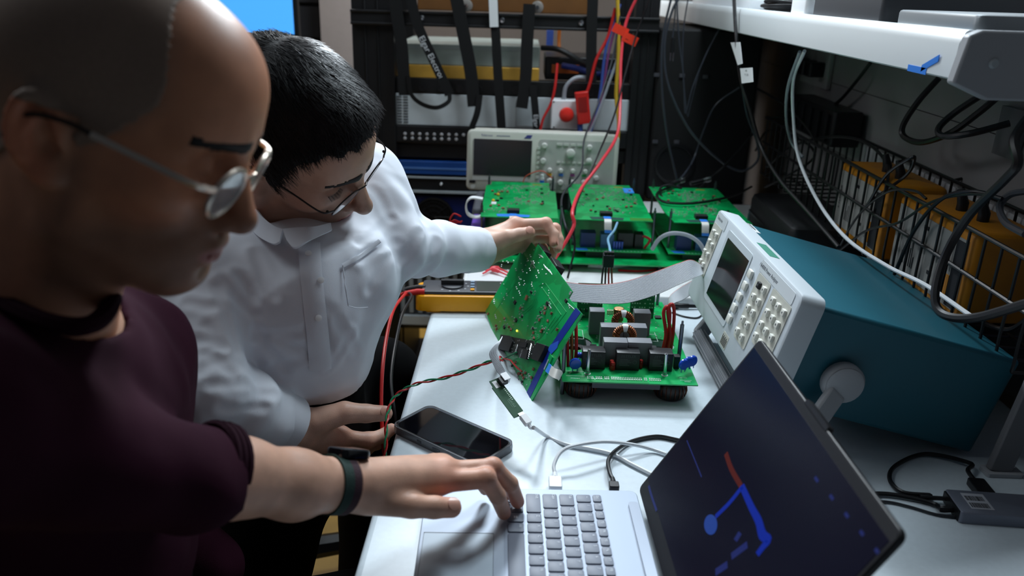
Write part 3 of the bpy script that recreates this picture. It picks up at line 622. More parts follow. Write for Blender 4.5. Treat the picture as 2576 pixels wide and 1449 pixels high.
# cables in front of the rack
def cpy(label, pts, r, m, n=8): return cable('wire', label, [PY(x, y, Y) for x, y, Y in pts], r, m, 'wire', n=n)
cpy('thick bright red wire falling from the top to the held board', [(1606, -15, 2.25), (1574, 60, 2.25), (1562, 150, 2.22), (1560, 260, 2.16), (1552, 340, 2.08), (1510, 410, 1.95), (1462, 475, 1.86), (1440, 530, 1.74), (1444, 565, 1.72), (1425, 605, 1.70), (1396, 650, 1.68)], .0040, M_pink)
cpy('thin black wire falling beside the thick red wire', [(1640, -15, 2.22), (1600, 90, 2.22), (1572, 190, 2.18), (1545, 290, 2.10), (1500, 400, 1.95), (1455, 500, 1.84), (1440, 560, 1.73), (1446, 620, 1.70), (1428, 700, 1.66)], .0024, M_rub)
cpy('thin dark wire dropping in front of the oscilloscope to the middle board', [(1560, 40, 2.36), (1540, 150, 2.33), (1505, 260, 2.25), (1470, 350, 2.10), (1462, 430, 1.98), (1415, 492, 1.86), (1420, 560, 1.74), (1440, 600, 1.72)], .0024, mat('dark_grey_wire', (40, 42, 48), .45))
cpy('yellow wire hanging right of the oscilloscope', [(1553, -15, 2.38), (1556, 120, 2.38), (1550, 240, 2.38), (1556, 320, 2.37), (1545, 440, 2.36), (1542, 470, 2.36)], .0055, M_yel)
cpy('red wire running from the top down to the red connector', [(1548, 20, 2.39), (1530, 90, 2.39), (1500, 150, 2.385), (1484, 210, 2.38), (1475, 236, 2.38)], .0045, M_red)
cpy('blue wire hanging between the red connector and the yellow wire', [(1560, 10, 2.395), (1525, 120, 2.39), (1512, 220, 2.39), (1500, 290, 2.38), (1480, 345, 2.37)], .0042, M_blue)
cpy('violet wire hanging beside the blue wire', [(1550, 60, 2.395), (1530, 140, 2.39), (1514, 240, 2.388), (1490, 310, 2.378), (1470, 345, 2.37)], .0036, mat('violet_wire', (120, 60, 110), .5))
cpy('grey wire slanting beside the blue and violet wires', [(1560, 130, 2.39), (1535, 200, 2.385), (1510, 270, 2.38), (1478, 345, 2.37)], .0040, M_wire_g)
cpy('red and black wire pair hanging left of the emergency stop', [(1402, 160, 2.42), (1396, 220, 2.40), (1385, 262, 2.395), (1366, 300, 2.39), (1358, 335, 2.385)], .0038, M_red)
p = PY(1466, 270, 2.37); t = thing('red_connector', 'red rectangular power connector hanging beside the emergency stop', 'connector', p)
Mx = frame(p, unit([1, 0, .15]), [0, 1, 0], unit([-.15, 0, 1])); MB(Mx).rbox(-.019, .019, -.013, .013, -.046, .044, .004).build('housing', mat('red_connector', (196, 34, 28), .4), t, bevel=.002); MB(Mx).rbox(-.012, .012, -.0145, -.0125, -.01, .03, .001).build('latch', mat('dark_red', (140, 20, 18), .4), t)
p = PY(1452, 326, 2.37); MB(Mx).tube([(-.012, 0, -.046), (-.014, 0, -.075)], .008).build('blue_boot', M_blue, t)
p = PY(1570, 90, 2.24); t = thing('red_flag', 'bright red tape flag folded around the wires at the top', 'tag', p)
Mx = frame(p, unit([1, 0, -.42]), [0, 1, 0], unit([.42, 0, 1])); b = MB(Mx); b.rbox(-.036, .006, -.003, 0, -.003, .020, .0012); b.rbox(-.002, .038, -.006, -.003, -.013, .011, .0012); b.build('flag', mat('red_tape_flag', (236, 58, 30), .5), t); MB(Mx).box(.006, .014, -.0063, -.0061, -.006, -.004).build('faint_mark', mat('dark_red_ink', (150, 24, 14), .6), t)
# ------------------------------------------------------------------ circuit board materials
def pcb_mat(name, rgb, rgb2, scale):
    m = mat(name, rgb, 0.32, coat=0.25); nt = m.node_tree; L = nt.links; b = nt.nodes['Principled BSDF']
    tc = nt.nodes.new('ShaderNodeTexCoord'); vo = nt.nodes.new('ShaderNodeTexVoronoi'); vo.distance = 'MANHATTAN'; vo.inputs['Scale'].default_value = scale
    L.new(tc.outputs['Object'], vo.inputs['Vector'])
    n = nt.nodes.new('ShaderNodeTexNoise'); n.inputs['Scale'].default_value = scale * 0.35; L.new(tc.outputs['Object'], n.inputs['Vector'])
    mp = nt.nodes.new('ShaderNodeMath'); mp.operation = 'ADD'; L.new(vo.outputs['Color'], mp.inputs[0]); L.new(n.outputs['Fac'], mp.inputs[1])
    r = nt.nodes.new('ShaderNodeValToRGB'); r.color_ramp.interpolation = 'CONSTANT'; e = r.color_ramp.elements
    e[0].color = lin(rgb) + (1,); e[1].color = lin(rgb2) + (1,); e[1].position = 0.62
    m2 = nt.nodes.new('ShaderNodeMath'); m2.operation = 'MULTIPLY'; m2.inputs[1].default_value = 0.6; L.new(mp.outputs[0], m2.inputs[0]); L.new(m2.outputs[0], r.inputs[0]); L.new(r.outputs[0], b.inputs['Base Color'])
    return m
M_pcb = pcb_mat('green_circuit_board', (0, 168, 88), (0, 146, 74), 30)
M_pcbd = pcb_mat('dark_green_circuit_board', (6, 104, 62), (2, 88, 52), 40)
M_pcbdeb = mat('deep_green_board', (40, 84, 58), 0.75, var=0.1, vscale=90)
M_cap = mat('grey_film_capacitor', (122, 124, 130), 0.5, var=0.04)
M_relay = mat('black_relay', (30, 31, 34), 0.42)
M_cu = mat('copper_winding', (150, 88, 54), 0.3, 0.7)
M_solder = mat('solder', (206, 206, 206), 0.38, 0.7)
M_brown = mat('brown_component', (140, 84, 66), 0.5)
M_varb = mat('blue_varistor', (22, 76, 196), 0.3, coat=0.3)
M_silk = mat('white_silkscreen', (206, 222, 212), 0.6)
M_chip = mat('black_chip', (22, 23, 25), 0.5)
M_flex = mat('white_flex_ribbon', (216, 214, 208), 0.45)
M_btape = mat('dark_blue_tape', (22, 50, 150), 0.35)
M_rib = mat('grey_ribbon_cable', (222, 226, 232), 0.4)
def ribbon_mat():
    m = mat('striped_ribbon_cable', (206, 210, 216), 0.4); return m
M_gold = mat('gold_pads', (206, 150, 40), 0.4, 0.4)

# ------------------------------------------------------------------ main power board on the bench
BZ = 0.7885
def on(x, y): return PZ(x, y, BZ)
def stand(px0, px1, yb, yt, depth):
    a = on(px0, yb); c = on(px1, yb); Y = (a[1] + c[1]) / 2; z = PY((px0 + px1) / 2, yt, Y)[2]; return a[0], c[0], Y, Y + depth, z
MBX0, MBX1, MBY0, MBY1 = 0.076, 0.287, 1.137, 1.492
t = main = thing('power_board', 'green power board with grey capacitors and black relays standing on the bench in front', 'circuit board', (0.18, 1.31, 0.7505))
def hole_board(x0, x1, y0, y1, z0, z1, holes):
    # a plate with round holes, as a strip mesh around each hole
    b = MB(); bm_poly = [(x0, y0), (x1, y0), (x1, y1), (x0, y1)]
    import bmesh
    bm = bmesh.new(); es = []
    def loop(pts):
        v = [bm.verts.new((p[0], p[1], z1)) for p in pts]; return [bm.edges.new((v[i], v[(i + 1) % len(v)])) for i in range(len(v))]
    es += loop(bm_poly)
    for cx, cy, r in holes: es += loop([(cx + r * math.cos(a), cy + r * math.sin(a)) for a in np.arange(28) * 2 * math.pi / 28])
    bmesh.ops.triangle_fill(bm, use_beauty=True, use_dissolve=False, edges=es)
    g = bmesh.ops.extrude_face_region(bm, geom=bm.faces[:]); bmesh.ops.translate(bm, vec=(0, 0, z0 - z1), verts=[v for v in g['geom'] if isinstance(v, bmesh.types.BMVert)])
    bmesh.ops.recalc_face_normals(bm, faces=bm.faces[:]); bm.verts.index_update()
    b.add([v.co[:] for v in bm.verts], [tuple(v.index for v in f.verts) for f in bm.faces]); bm.free(); return b
h1 = on(1440, 868); h2 = on(1652, 880)
holes = [(h1[0] + 0.004, h1[1] + 0.01, 0.030), (0.249, h2[1] + 0.02, 0.026)]
bd = hole_board(MBX0, MBX1, MBY0, MBY1, BZ - 0.002, BZ, holes)
b = MB()
for k in range(46):
    x = MBX0 + 0.04 + 0.0027 * k
    if k in (4, 9, 13, 32, 35): continue
    if x > MBX1 - 0.055: break
    b.box(x, x + 0.0014, MBY0 + 0.009, MBY0 + 0.0125, BZ, BZ + 0.001); b.box(x, x + 0.0014, MBY0 + 0.0145, MBY0 + 0.018, BZ, BZ + 0.001)
b.build('solder_row', M_solder, t)
b = bd; b.slot = 1
for (x, y, w_, h_) in ((0.083, 1.155, .03, .0006), (0.083, 1.172, .03, .0006), (0.262, 1.152, .018, .0006), (0.262, 1.16, .012, .0006), (0.215, 1.33, .034, .0006), (0.215, 1.30, .034, .0006), (0.09, 1.30, .03, .0006), (0.09, 1.34, .03, .0006), (0.235, 1.44, .02, .0006)): b.box(x, x + w_, y, y + .0008, BZ, BZ + .0002)
for (x, y) in ((0.215, 1.30), (0.249, 1.30), (0.12, 1.30), (0.09, 1.30)): b.box(x, x + .0008, y, y + .04, BZ, BZ + .0002)
[b.box(x + .0024 * k, x + .0024 * k + .0016, 1.1465, 1.1485, BZ, BZ + .0002) for x, n_ in ((0.090, 6), (0.122, 4), (0.268, 4)) for k in range(n_)]
b.build('board', [M_pcb, M_silk], t, smooth=False)
# relays
for x0, x1, yb, yt in ((1464, 1521, 929, 885), (1549, 1607, 932, 888), (1632, 1690, 934, 890)):
    X0, X1, Y0, Y1, z = stand(x0, x1, yb, yt, 0.024)
    r = MB().rbox(X0, X1, Y0, Y1, BZ + 0.0002, z, 0.001, 2, 0.0008).build('relay', M_relay, t)
    b = MB(); xd = (1, 0, 0); b.text('ZETTLER', .0062, ((X0 + X1) / 2, Y0 - 0.0002, z - 0.006), xd, (0, 0, 1))
    for k in range(5): b.box(X0 + .005, X0 + .018 + .003 * (k % 3), Y0 - .0003, Y0 + .0001, z - 0.012 - .0026 * k, z - 0.0108 - .0026 * k)
    b.tube([((X1 - .008) + .003 * math.cos(a), Y0 - .0001, z - .016 + .003 * math.sin(a)) for a in np.arange(16) * math.pi / 8], .0004, 4, closed=True)
    b.build('lettering', mat('faint_grey_print', (84, 85, 88), .6), r); MB().lathe([(.0012, -.0004), (.0012, .0002)], ((X0 + X1) / 2, Y0 + .008, z), n=10).build('vent_hole', M_black, r)
# film capacitors
for x0, x1, yf, yt, d, base in ((1516, 1575, 918, 861, .021, 1), (1576, 1636, 918, 862, .021, 1), (1508, 1564, 884, 823, .021, 1), (1565, 1623, 884, 824, .021, 1), (1481, 1518, 842, 784, .022, 1), (1592, 1633, 846, 788, .022, 1)):
    X0, X1, Y0, Y1, z = stand(x0, x1, yf, yt, d)
    MB().rbox(X0, X1, Y0, Y1, BZ + .0002, z, .0012, 3, .001).build('film_capacitor', M_cap, t)
# toroids
for cx, yb, yt in ((1563, 856, 786), (1567, 893, 822)):
    p = on(cx, yb); zt = PY(cx, yt, p[1])[2]; R_o = 0.0140; r_ = 0.0052; c = np.array([p[0], p[1], zt - R_o - r_ + .003])
    b = MB(); b.tube([c + [R_o * math.cos(a), 0, R_o * math.sin(a)] for a in np.arange(36) * math.pi / 18], r_ * .8, 10, closed=True); b.build('toroid_core', M_chip, t)
    b = MB()
    for k in range(26):
        a = math.radians(-40 + 260 * k / 25)
        if abs(math.degrees(a) - 90) < 14: continue
        d = np.array([math.cos(a), 0, math.sin(a)]); cc = c + d * R_o
        b.tube([cc + (d * math.cos(q) + np.array([0, 1, 0]) * math.sin(q)) * (r_ + .0003) for q in np.arange(12) * math.pi / 6], .0011, 5, closed=True)
    b.build('winding', M_cu, t)
    b = MB()
    b.tube([c + [R_o * math.cos(a), 0, R_o * math.sin(a)] for a in np.linspace(1.57 - .25, 1.57 + .25, 6)], r_ + .0016, 10); b.build('white_spacer', M_white, t)
    MB().rbox(c[0] - .012, c[0] + .012, c[1] - .007, c[1] + .007, BZ + .0002, max(c[2] - R_o - r_ + .001, BZ + .002), .002).build('base', M_black, t)
p = on(1557, 826); zt = PY(1557, 773, p[1] + .02)[2]
b = MB()
for k in range(9): b.tube([(p[0] + .0085 * math.cos(a), p[1] + .02 + .0085 * math.sin(a), zt - .003 - .0026 * k) for a in np.arange(16) * math.pi / 8], .0012, 5, closed=True)
b.build('coil', M_cu, t); MB().lathe([(.008, 0), (.008, zt - BZ - .002)], (p[0], p[1] + .02, BZ + .0002), n=14).build('coil_former', mat('tan_tape', (206, 160, 110), .5), t)
# large black inductors seen through the holes and under the board
# black inductors
for (cx, cy, r) in holes + [(.108, MBY0 + .036, .029), (.252, MBY0 + .036, .029)]:
    b = MB(); b.lathe([(r - .006, 0), (r - .004, .004), (r - .004, .020), (r - .006, .025), (.012, .025), (.012, .010)], (cx, cy, .7520), n=28)
    b.build('inductor', mat('black_inductor', (26, 24, 26), .4), t)
    b = MB()
    for k in range(22):
        a = 2 * math.pi * k / 22; d = np.array([math.cos(a), math.sin(a), 0]); c = np.array([cx, cy, .7645]) + d * (r - .008)
        b.tube([c + [d[0] * .0055 * math.cos(q), d[1] * .0055 * math.cos(q), .0118 * math.sin(q)] for q in np.arange(10) * math.pi / 5], .0009, 5, closed=True)
    b.build('winding', mat('dark_copper', (92, 52, 36), .35, .6), t)
a = on(1488, 957); c = on(1662, 957)
MB().box(a[0] + .002, c[0], MBY0 + .012, MBY1 - .03, .7720, BZ - .0022).build('heat_sink', mat('dark_aluminium', (74, 76, 80), .45, .4), t, label='grey metal block under the board')
# standoffs: short bright pillars at the front, long posts at the sides
for x, yb, yt in ((1478, 940, 879), (1672, 944, 889)):
    p = on(x, yb); q = PY(x + (5 if x < 1500 else 4), yt, p[1] - .002)
    MB().tube([p, p + (q - p) * .12, p + (q - p) * .12, p + (q - p) * .97, q], [.0038, .0038, .0028, .0028, .0018], 10).build('pillar', M_steel, t)
    MB().lathe([(.0052, 0), (.0052, .0005)], p, n=16).build('pad_ring', M_silk, t)
M_post = mat('dark_hex_post', (96, 100, 108), .3, .8)
lg = []
for x, y in ((MBX1 - .018, MBY0 + .075), (MBX0 + .003, MBY0 + .03), (MBX1 - .012, MBY1 - .015), (MBX0 + .006, MBY1 - .02)):
    MB().tube([(x, y, .7505), (x, y, BZ - .002)], .0034, 6).build('leg', M_post, t)
    ht = .070 if x > .2 and y < 1.3 else .05
    if not (x < .1 and y > 1.3): MB().tube([(x, y, BZ), (x, y, BZ + ht), (x, y, BZ + ht), (x, y, BZ + ht + .006)], [.0032, .0032, .0018, .0018], 6).build('post', M_post, t)
# red wire loops
for x0, x1, yt in ((1666, 1679, 772), (1677, 1690, 766)):
    p = on(x0 + 2, 880); q = on(x1, 884); zt = PY((x0 + x1) / 2, yt, p[1])[2]; X0 = PY(x0 + 8, yt, p[1])[0]
    pts = catmull([p, (p[0] + .002, p[1], BZ + .03), (X0 - .002, p[1], zt - .012), (X0 + .003, p[1] + .002, zt), (X0 + .009, p[1] + .004, zt - .012), (q[0] + .001, p[1] + .004, BZ + .03), (q[0], p[1] + .004, BZ)])
    MB().tube(pts, .0030, 8).build('red_wire', M_red, t)
p0 = on(1440, 900)
for k in range(3): MB().tube(catmull([(MBX0 + .012 + .006 * k, 1.19 + .006 * k, BZ), (MBX0 + .010 + .007 * k, 1.20, BZ + .03), (MBX0 + .006 + .008 * k, 1.215, BZ + .07)]), .0028, 8).build('red_wire', [M_red, M_cu, M_red][k], t)
# blue varistors
def disc(c, r, th, ang, m=M_varb, nm='varistor'):
    ax = np.array([math.sin(ang), -math.cos(ang), 0]); b = MB(); b.lathe([(r * .3, -th * .5), (r * .85, -th * .46), (r, -th * .2), (r, th * .2), (r * .85, th * .46), (r * .3, th * .5)], c, ax, 24)
    s_ = np.cross(ax, [0, 0, 1]); b.tube([c + s_ * r * .4, c + s_ * r * .4 - [0, 0, r + .004]], .0007, 5); b.tube([c - s_ * r * .4, c - s_ * r * .4 - [0, 0, r + .004]], .0007, 5); return b.build(nm, m, t)
def disc_px(x, y, rp, ang, yb): 
    p = on(x, yb); q = PY(x, y, p[1]); disc(q, rp * 1.27 / FPX, .0065, ang)
disc_px(1447, 915, 15.5, .15, 934)
for x, y, yb in ((1720, 917, 944), (1731, 911, 940), (1742, 908, 936)): disc_px(x, y, 15, .55, yb)
disc_px(1453, 893, 8, .9, 910); disc_px(1461, 894, 8, .9, 912)
# small parts
for x, yb, yt, r in ((1538, 926, 906, .0035), (1541, 930, 911, .0038), (1611, 925, 905, .0033)):
    p = on(x, yb); zt = PY(x, yt, p[1])[2]; MB().lathe([(r * .9, 0), (r, .001), (r, (zt - BZ) * .55), (r * .75, (zt - BZ) * .6), (r, (zt - BZ) * .66), (r, zt - BZ - .001), (r * .8, zt - BZ)], p, n=14).build('red_capacitor', mat('red_capacitor', (168, 44, 36), .35), t)
X0, X1, Y0, Y1, z = stand(1694, 1708, 928, 898, .012); b = MB().rbox(X0, X1, Y0, Y1, BZ, z, .001); b.build('header', M_chip, t)
X0, X1, Y0, Y1, z = stand(1484, 1500, 895, 872, .01); MB().box(X0, X1, Y0, Y1, BZ, z).build('terminal_block', M_relay, t); X0, X1, Y0, Y1, z = stand(1634, 1650, 895, 875, .01); MB().box(X0, X1, Y0, Y1, BZ, z).build('terminal_block', M_relay, t)
for x, y, w_, h_ in ((1655, 800, 16, 9), (1470, 790, 26, 14), (1468, 776, 26, 10)):
    p = on(x, y); MB().box(p[0] - w_ / 2 * .00071, p[0] + w_ / 2 * .00071, p[1] - .006, p[1] + .006, BZ, BZ + .003).build('chip', M_chip, t)
b = MB(); r2 = random.Random(3)
for k in range(110):
    x = r2.uniform(MBX0 + .008, MBX1 - .006); y = r2.uniform(1.30, MBY1 - .006)
    if any((x - q[0]) ** 2 + (y - q[1]) ** 2 < (q[2] + .003) ** 2 for q in holes): continue
    s_ = r2.uniform(.0007, .0016); b.box(x - s_, x + s_, y - s_ * .6, y + s_ * .6, BZ, BZ + .0012)
tag(b.build('solder_joints', M_solder, t), kind='stuff')
# upright daughter boards at the back
for x0, x1, yb, yt in ((1583, 1643, 800, 738), (1450, 1513, 800, 713)):
    X0, X1, Y0, Y1, z = stand(x0, x1, yb, yt, .0016); d = MB().box(X0, X1, Y0, Y1, BZ, z).build('daughter_board', M_pcbd, t)
    b = MB()
    for k in range(9):
        for q in range(6):
            if r2.random() < .35: continue
            x = X0 + .004 + (X1 - X0 - .008) * k / 8; zz = BZ + .006 + (z - BZ - .010) * q / 5; b.box(x - .0012, x + .0012, Y0 - .0012, Y0, zz - .0008, zz + .0008)
    tag(b.build('solder_dots', M_solder, t), kind='stuff'); 
    for k in range(4): x = X0 + .006 + (X1 - X0 - .012) * k / 3; MB().box(x - .003, x + .003, Y0 - .0018, Y0, BZ + .012, BZ + .018).build('chip', M_chip, t)
p = on(1500, 790); b = MB()
for k in range(6): b.box(p[0] + .02 + .004 * k, p[0] + .023 + .004 * k, p[1], p[1] + .004, BZ, BZ + .008)
b.build('resistor_bank', mat('pale_ceramic', (190, 170, 150), .5), t)

# ------------------------------------------------------------------ tilted control board
O = np.array([.0365, 1.124, .7535]); U = unit([.452, .039, .864]); Vv = np.array([-.22, .975, .07]); Vv = unit(Vv - U * (U @ Vv)); N = np.cross(U, Vv)
def TB(x, y, h=0.0):
    r = _ray(x, y); o = O + N * h; k = ((o - CAM) @ N) / (r @ N); p = CAM + r * k - O; return np.array([p @ U, p @ Vv])
def Z7(x, y, h=0.0): return TB(1200 + x / 3.018, 580 + y / 3.018, h)
TBM = frame(O, U, Vv, N)
t = ctrl = thing('control_board', 'green board tilted on edge with dark blue tape held by the man in white', 'circuit board', O)
out = [(385, 60), (446, 128), (462, 104), (722, 462), (694, 512), (797, 635), (388, 1340), (318, 1188), (290, 1216), (158, 905), (65, 612)]
poly = [Z7(*q) for q in out]
bd = MB(TBM); bd.prism([tuple(p) for p in poly], -.0022, 0)
b = MB(TBM); tp = [Z7(*q) for q in ((750, 586), (788, 622), (562, 948), (384, 1312), (356, 1270), (538, 905))]
b.prism([tuple(p) for p in tp], 0, .0004); b.build('blue_tape', M_btape, t, label='dark blue tape along the lower edge')
b = MB(TBM); b.prism([tuple(Z7(*q)) for q in ((560, 868), (622, 838), (612, 890), (566, 940), (540, 905))], .0004, .0008); b.build('tape_patch', mat('mid_blue_tape', (42, 96, 206), .4), t)
b = MB(TBM); b.prism([tuple(Z7(*q)) for q in ((68, 605), (112, 540), (205, 655), (180, 735), (140, 780))], 0, .0002); b.build('olive_patch', mat('olive_solder_mask', (60, 130, 50), .4), t)
# traces
b = bd; b.slot = 1
for pts in ([(470, 420), (520, 400), (680, 620), (560, 780)], [(500, 440), (640, 640), (560, 740)], [(330, 640), (420, 560), (470, 430)], [(340, 655), (430, 570), (480, 440)], [(380, 300), (240, 470), (120, 640)], [(600, 650), (500, 800), (420, 860)]):
    q = [Z7(*p) for p in pts]; b.tube([(x, y, 0.0) for x, y in q], .0006, 4)
b.build('board', [M_pcb, mat('bright_green_trace', (10, 160, 84), .35)], t, smooth=False)
brown = [(90, 635), (215, 670), (150, 725), (155, 750), (265, 755), (250, 735), (335, 595), (525, 595), (572, 632), (520, 630), (545, 690), (500, 760), (435, 780), (440, 820), (615, 755), (480, 682), (300, 1005), (265, 1080), (322, 1090), (350, 1100), (375, 1085), (360, 1122), (420, 1120), (435, 1055), (332, 1090), (495, 770)]
for k, q in enumerate(brown):
    p = Z7(*q); a = .6 + .5 * math.sin(k * 2.1); d = np.array([math.cos(a), math.sin(a)]) * .0022
    MB(TBM).tube([(p[0] - d[0], p[1] - d[1], .0022), (p[0] + d[0], p[1] + d[1], .0022)], .0019, 8).build('ceramic_capacitor', M_brown, t)
p = Z7(385, 515); MB(TBM).tube([(p[0] - .004, p[1] - .002, .003), (p[0] + .004, p[1] + .002, .003)], .0026, 8).build('crystal', mat('copper_can', (176, 112, 84), .35, .3), t)
for q, s_ in (((292, 546), .005), ((300, 682), .0045), ((210, 735), .004), ((345, 655), .0025), ((680, 535), .004), ((485, 622), .0025), ((320, 1142), .003), ((270, 1028), .0025), ((345, 1150), .0025), ((415, 470), .003), ((538, 556), .0045), ((430, 745), .0025)):
    p = Z7(*q); MB(TBM).box(p[0] - s_ * .6, p[0] + s_ * .6, p[1] - s_, p[1] + s_, 0, .0022).build('chip', M_chip, t)
b = MB(TBM); r3 = random.Random(11)
pins = [(345, 120), (340, 160), (405, 185), (430, 235), (400, 290), (295, 290), (345, 300), (320, 400), (300, 430), (130, 525), (140, 640), (225, 480), (415, 410), (320, 462), (465, 310), (385, 215), (320, 355), (205, 510), (450, 345), (128, 540), (142, 652), (298, 1108), (700, 575)]
for q in pins:
    for dx, dy in ((0, 0), (5, 14)): p = Z7(q[0] + dx, q[1] + dy); b.ball((p[0], p[1], .0006), (.0013, .0013, .0012), 6, 4)
pins += [(r3.uniform(150, 560), r3.uniform(130, 560)) for k in range(46)]
for q in pins[-46:]:
    p = Z7(*q); b.ball((p[0], p[1], .0005), (.0009, .0009, .0009), 6, 4)
for cl in [(410, 250), (345, 580), (420, 480), (300, 700), (540, 560), (500, 600), (440, 800), (500, 760), (350, 1090), (370, 1140), (300, 1110), (290, 1040), (230, 720), (150, 740), (470, 680), (340, 640), (435, 750), (395, 1110)]:
    for k in range(9): p = Z7(cl[0] + r3.gauss(0, 16), cl[1] + r3.gauss(0, 18)); s_ = r3.uniform(.0006, .0012); b.box(p[0] - s_, p[0] + s_, p[1] - s_ * .6, p[1] + s_ * .6, 0, .0014)
for x0, y0, n_, dx, dy in ((508, 258, 5, 12, 12), (690, 552, 6, 7, 6), (470, 182, 3, 9, 4), (410, 230, 4, 7, 12), (530, 540, 5, 5, 8)):
    for k in range(n_): p = Z7(x0 + dx * k, y0 + dy * k); q = Z7(x0 + dx * k + 16, y0 + dy * k + 30 if n_ == 5 and x0 == 508 else y0 + dy * k + 18); b.tube([(p[0], p[1], .0006), (q[0], q[1], .0006)], .0005, 4)
tag(b.build('solder_joints', M_solder, t), kind='stuff')
for q, c in (((305, 762), (255, 214, 60)), ((297, 1140), (255, 214, 60)), ((515, 1078), (255, 60, 50))):
    p = Z7(*q); MB(TBM).rbox(p[0] - .0013, p[0] + .0013, p[1] - .0016, p[1] + .0016, 0, .0016, .0005).build('indicator_led', mat('lit_led_%d' % c[1], c, .4, emit=c, estr=3.0), t, label='lit yellow LED' if c[1] > 100 else 'lit red LED')
for q in ((708, 474), (288, 1192)): p = Z7(*q); MB(TBM).lathe([(.0032, 0), (.0032, .0005), (.0016, .0005), (.0016, 0)], (p[0], p[1], 0), n=16).build('mount_ring', M_solder, t)
# connector strip and stacked isolator module
q = [Z7(*v) for v in ((560, 935), (580, 965), (520, 1100), (505, 1095))]; MB(TBM).prism([tuple(v) for v in q], 0, .0022).build('edge_board', M_pcb, t)
p0, p1 = Z7(555, 985), Z7(522, 1060); MB(TBM).tube([(p0[0], p0[1], .003), (p1[0], p1[1], .003)], .0014, 4).build('flex_socket', M_white, t)
def plate(quad, h0, h1, nm, m, bevel=0): b = MB(TBM); b.prism([tuple(Z7(*v, h=h1)) for v in quad], h0, h1); return b.build(nm, m, t, bevel=bevel)
plate([(262, 806), (430, 838), (470, 985), (395, 965), (232, 925)], .004, .0055, 'isolator_board', mat('black_circuit_board', (28, 38, 34), .4))
plate([(178, 788), (246, 798), (268, 838), (240, 918), (158, 897)], .0005, .0085, 'socket', M_chip, .0006)
plate([(450, 848), (515, 868), (505, 905), (462, 992), (408, 972), (425, 900)], .0005, .0085, 'socket', M_chip, .0006)
plate([(322, 842), (378, 852), (366, 888), (308, 880)], .0055, .0078, 'chip', M_chip)
plate([(312, 905), (386, 905), (370, 975), (314, 960)], .0055, .0098, 'transformer', M_relay)
pa, pb = Z7(325, 955, .0099), Z7(338, 915, .0099); xd3 = TBM[:3, :3] @ np.array([pb[0] - pa[0], pb[1] - pa[1], 0]); xd3 = unit(xd3); yd3 = np.cross(N, xd3)
pc = Z7(334, 936, .0099); MB().text('HALO', .0058, O + U * pc[0] + Vv * pc[1] + N * .0099, xd3, yd3).build('lettering', M_txtw, t)
b = MB(TBM)
for q0, q1, n_ in (((262, 838), (240, 900), 7), ((405, 862), (380, 960), 8), ((300, 870), (285, 920), 5)):
    for k in range(n_): s_ = k / (n_ - 1); p = Z7(q0[0] + (q1[0] - q0[0]) * s_, q0[1] + (q1[1] - q0[1]) * s_, .008); b.tube([(p[0] - .0005, p[1] - .003, .0062), (p[0] + .0005, p[1] + .003, .0062)], .0006, 4)
for k in range(60): p = Z7(r3.uniform(250, 440), r3.uniform(820, 965), .006); s_ = r3.uniform(.0004, .0008); b.box(p[0] - s_, p[0] + s_, p[1] - s_, p[1] + s_, .0054, .0062)
b.build('pins', M_solder, t)
# heat sinks on the hidden face, seen past the upper edge
pt = Z7(560, 160); 
for q in range(2):
    p = Z7(470 + 95 * q, 130 + 110 * q); MB(TBM).box(p[0] - .022, p[0] + .004, p[1] - .022, p[1] + .020, -.020, -.0024).build('heat_sink', M_relay, t, bevel=.001)
# white flex ribbon loop at the edge
def w3(v, h): return O + U * v[0] + Vv * v[1] + N * h
a0 = w3(Z7(557, 1012), .002); b0 = w3(Z7(528, 1072), .002)
e0 = PD(1415, 940, 1.235); e1 = PD(1405, 957, 1.225)
Aa = catmull([a0, PD(1395, 926, 1.20), PD(1412, 932, 1.20), e0, PD(1412, 935, 1.27)]); Bb = catmull([b0, PD(1388, 948, 1.19), PD(1404, 955, 1.19), e1, PD(1409, 952, 1.27)])
MB().band(Aa, Bb, .0008).build('flex_ribbon', M_flex, t); MB().band(Aa[:5], Bb[:5], .0014).build('flex_stiffener', mat('bright_blue_stiffener', (30, 130, 230), .5), t)

# ------------------------------------------------------------------ ribbon cable from the control board looping over the power board
def ribbon(name, label, cen, half, m, n_str=0, red=True):
    t = thing(name, label, 'ribbon cable', cen[0])
    C_ = catmull(cen, 14); H = catmull(half, 14); A = C_ + H; B = C_ - H
    MB().band(A, B, .0008).build('strip', mat('ribbon_gaps', (84, 88, 98), .6), t)
    if n_str:
        b = MB()
        for k in range(n_str):
            s_ = (k + .5) / n_str; b.tube(A * (1 - s_) + B * s_, float(np.linalg.norm(H[0])) / n_str * .76, 8)
        b.build('conductors', m, t)
        if red: MB().tube(A + (A - B) * .004, float(np.linalg.norm(H[0])) / n_str * .9, 6).build('red_edge', mat('ribbon_red_edge', (190, 90, 84), .5), t)
    return t
top = [(1400, 705, 1.38), (1450, 714, 1.40), (1520, 716, 1.42), (1580, 707, 1.43), (1650, 684, 1.44), (1710, 662, 1.45), (1742, 655, 1.46), (1769, 676, 1.50), (1752, 700, 1.54), (1712, 724, 1.56), (1686, 745, 1.56), (1680, 768, 1.56)]
bot = [(1400, 752, 1.36), (1450, 760, 1.37), (1520, 764, 1.39), (1580, 762, 1.40), (1650, 742, 1.41), (1708, 716, 1.42), (1752, 697, 1.44), (1776, 690, 1.49), (1764, 722, 1.52), (1722, 752, 1.53), (1692, 766, 1.53), (1684, 790, 1.53)]
ta = np.array([PD(*q) for q in top]); tb = np.array([PD(*q) for q in bot])
ribbon('ribbon_cable', 'wide pale grey ribbon cable looping over the power board to the analyzer side', (ta + tb) / 2, (ta - tb) / 2, M_rib, 20)
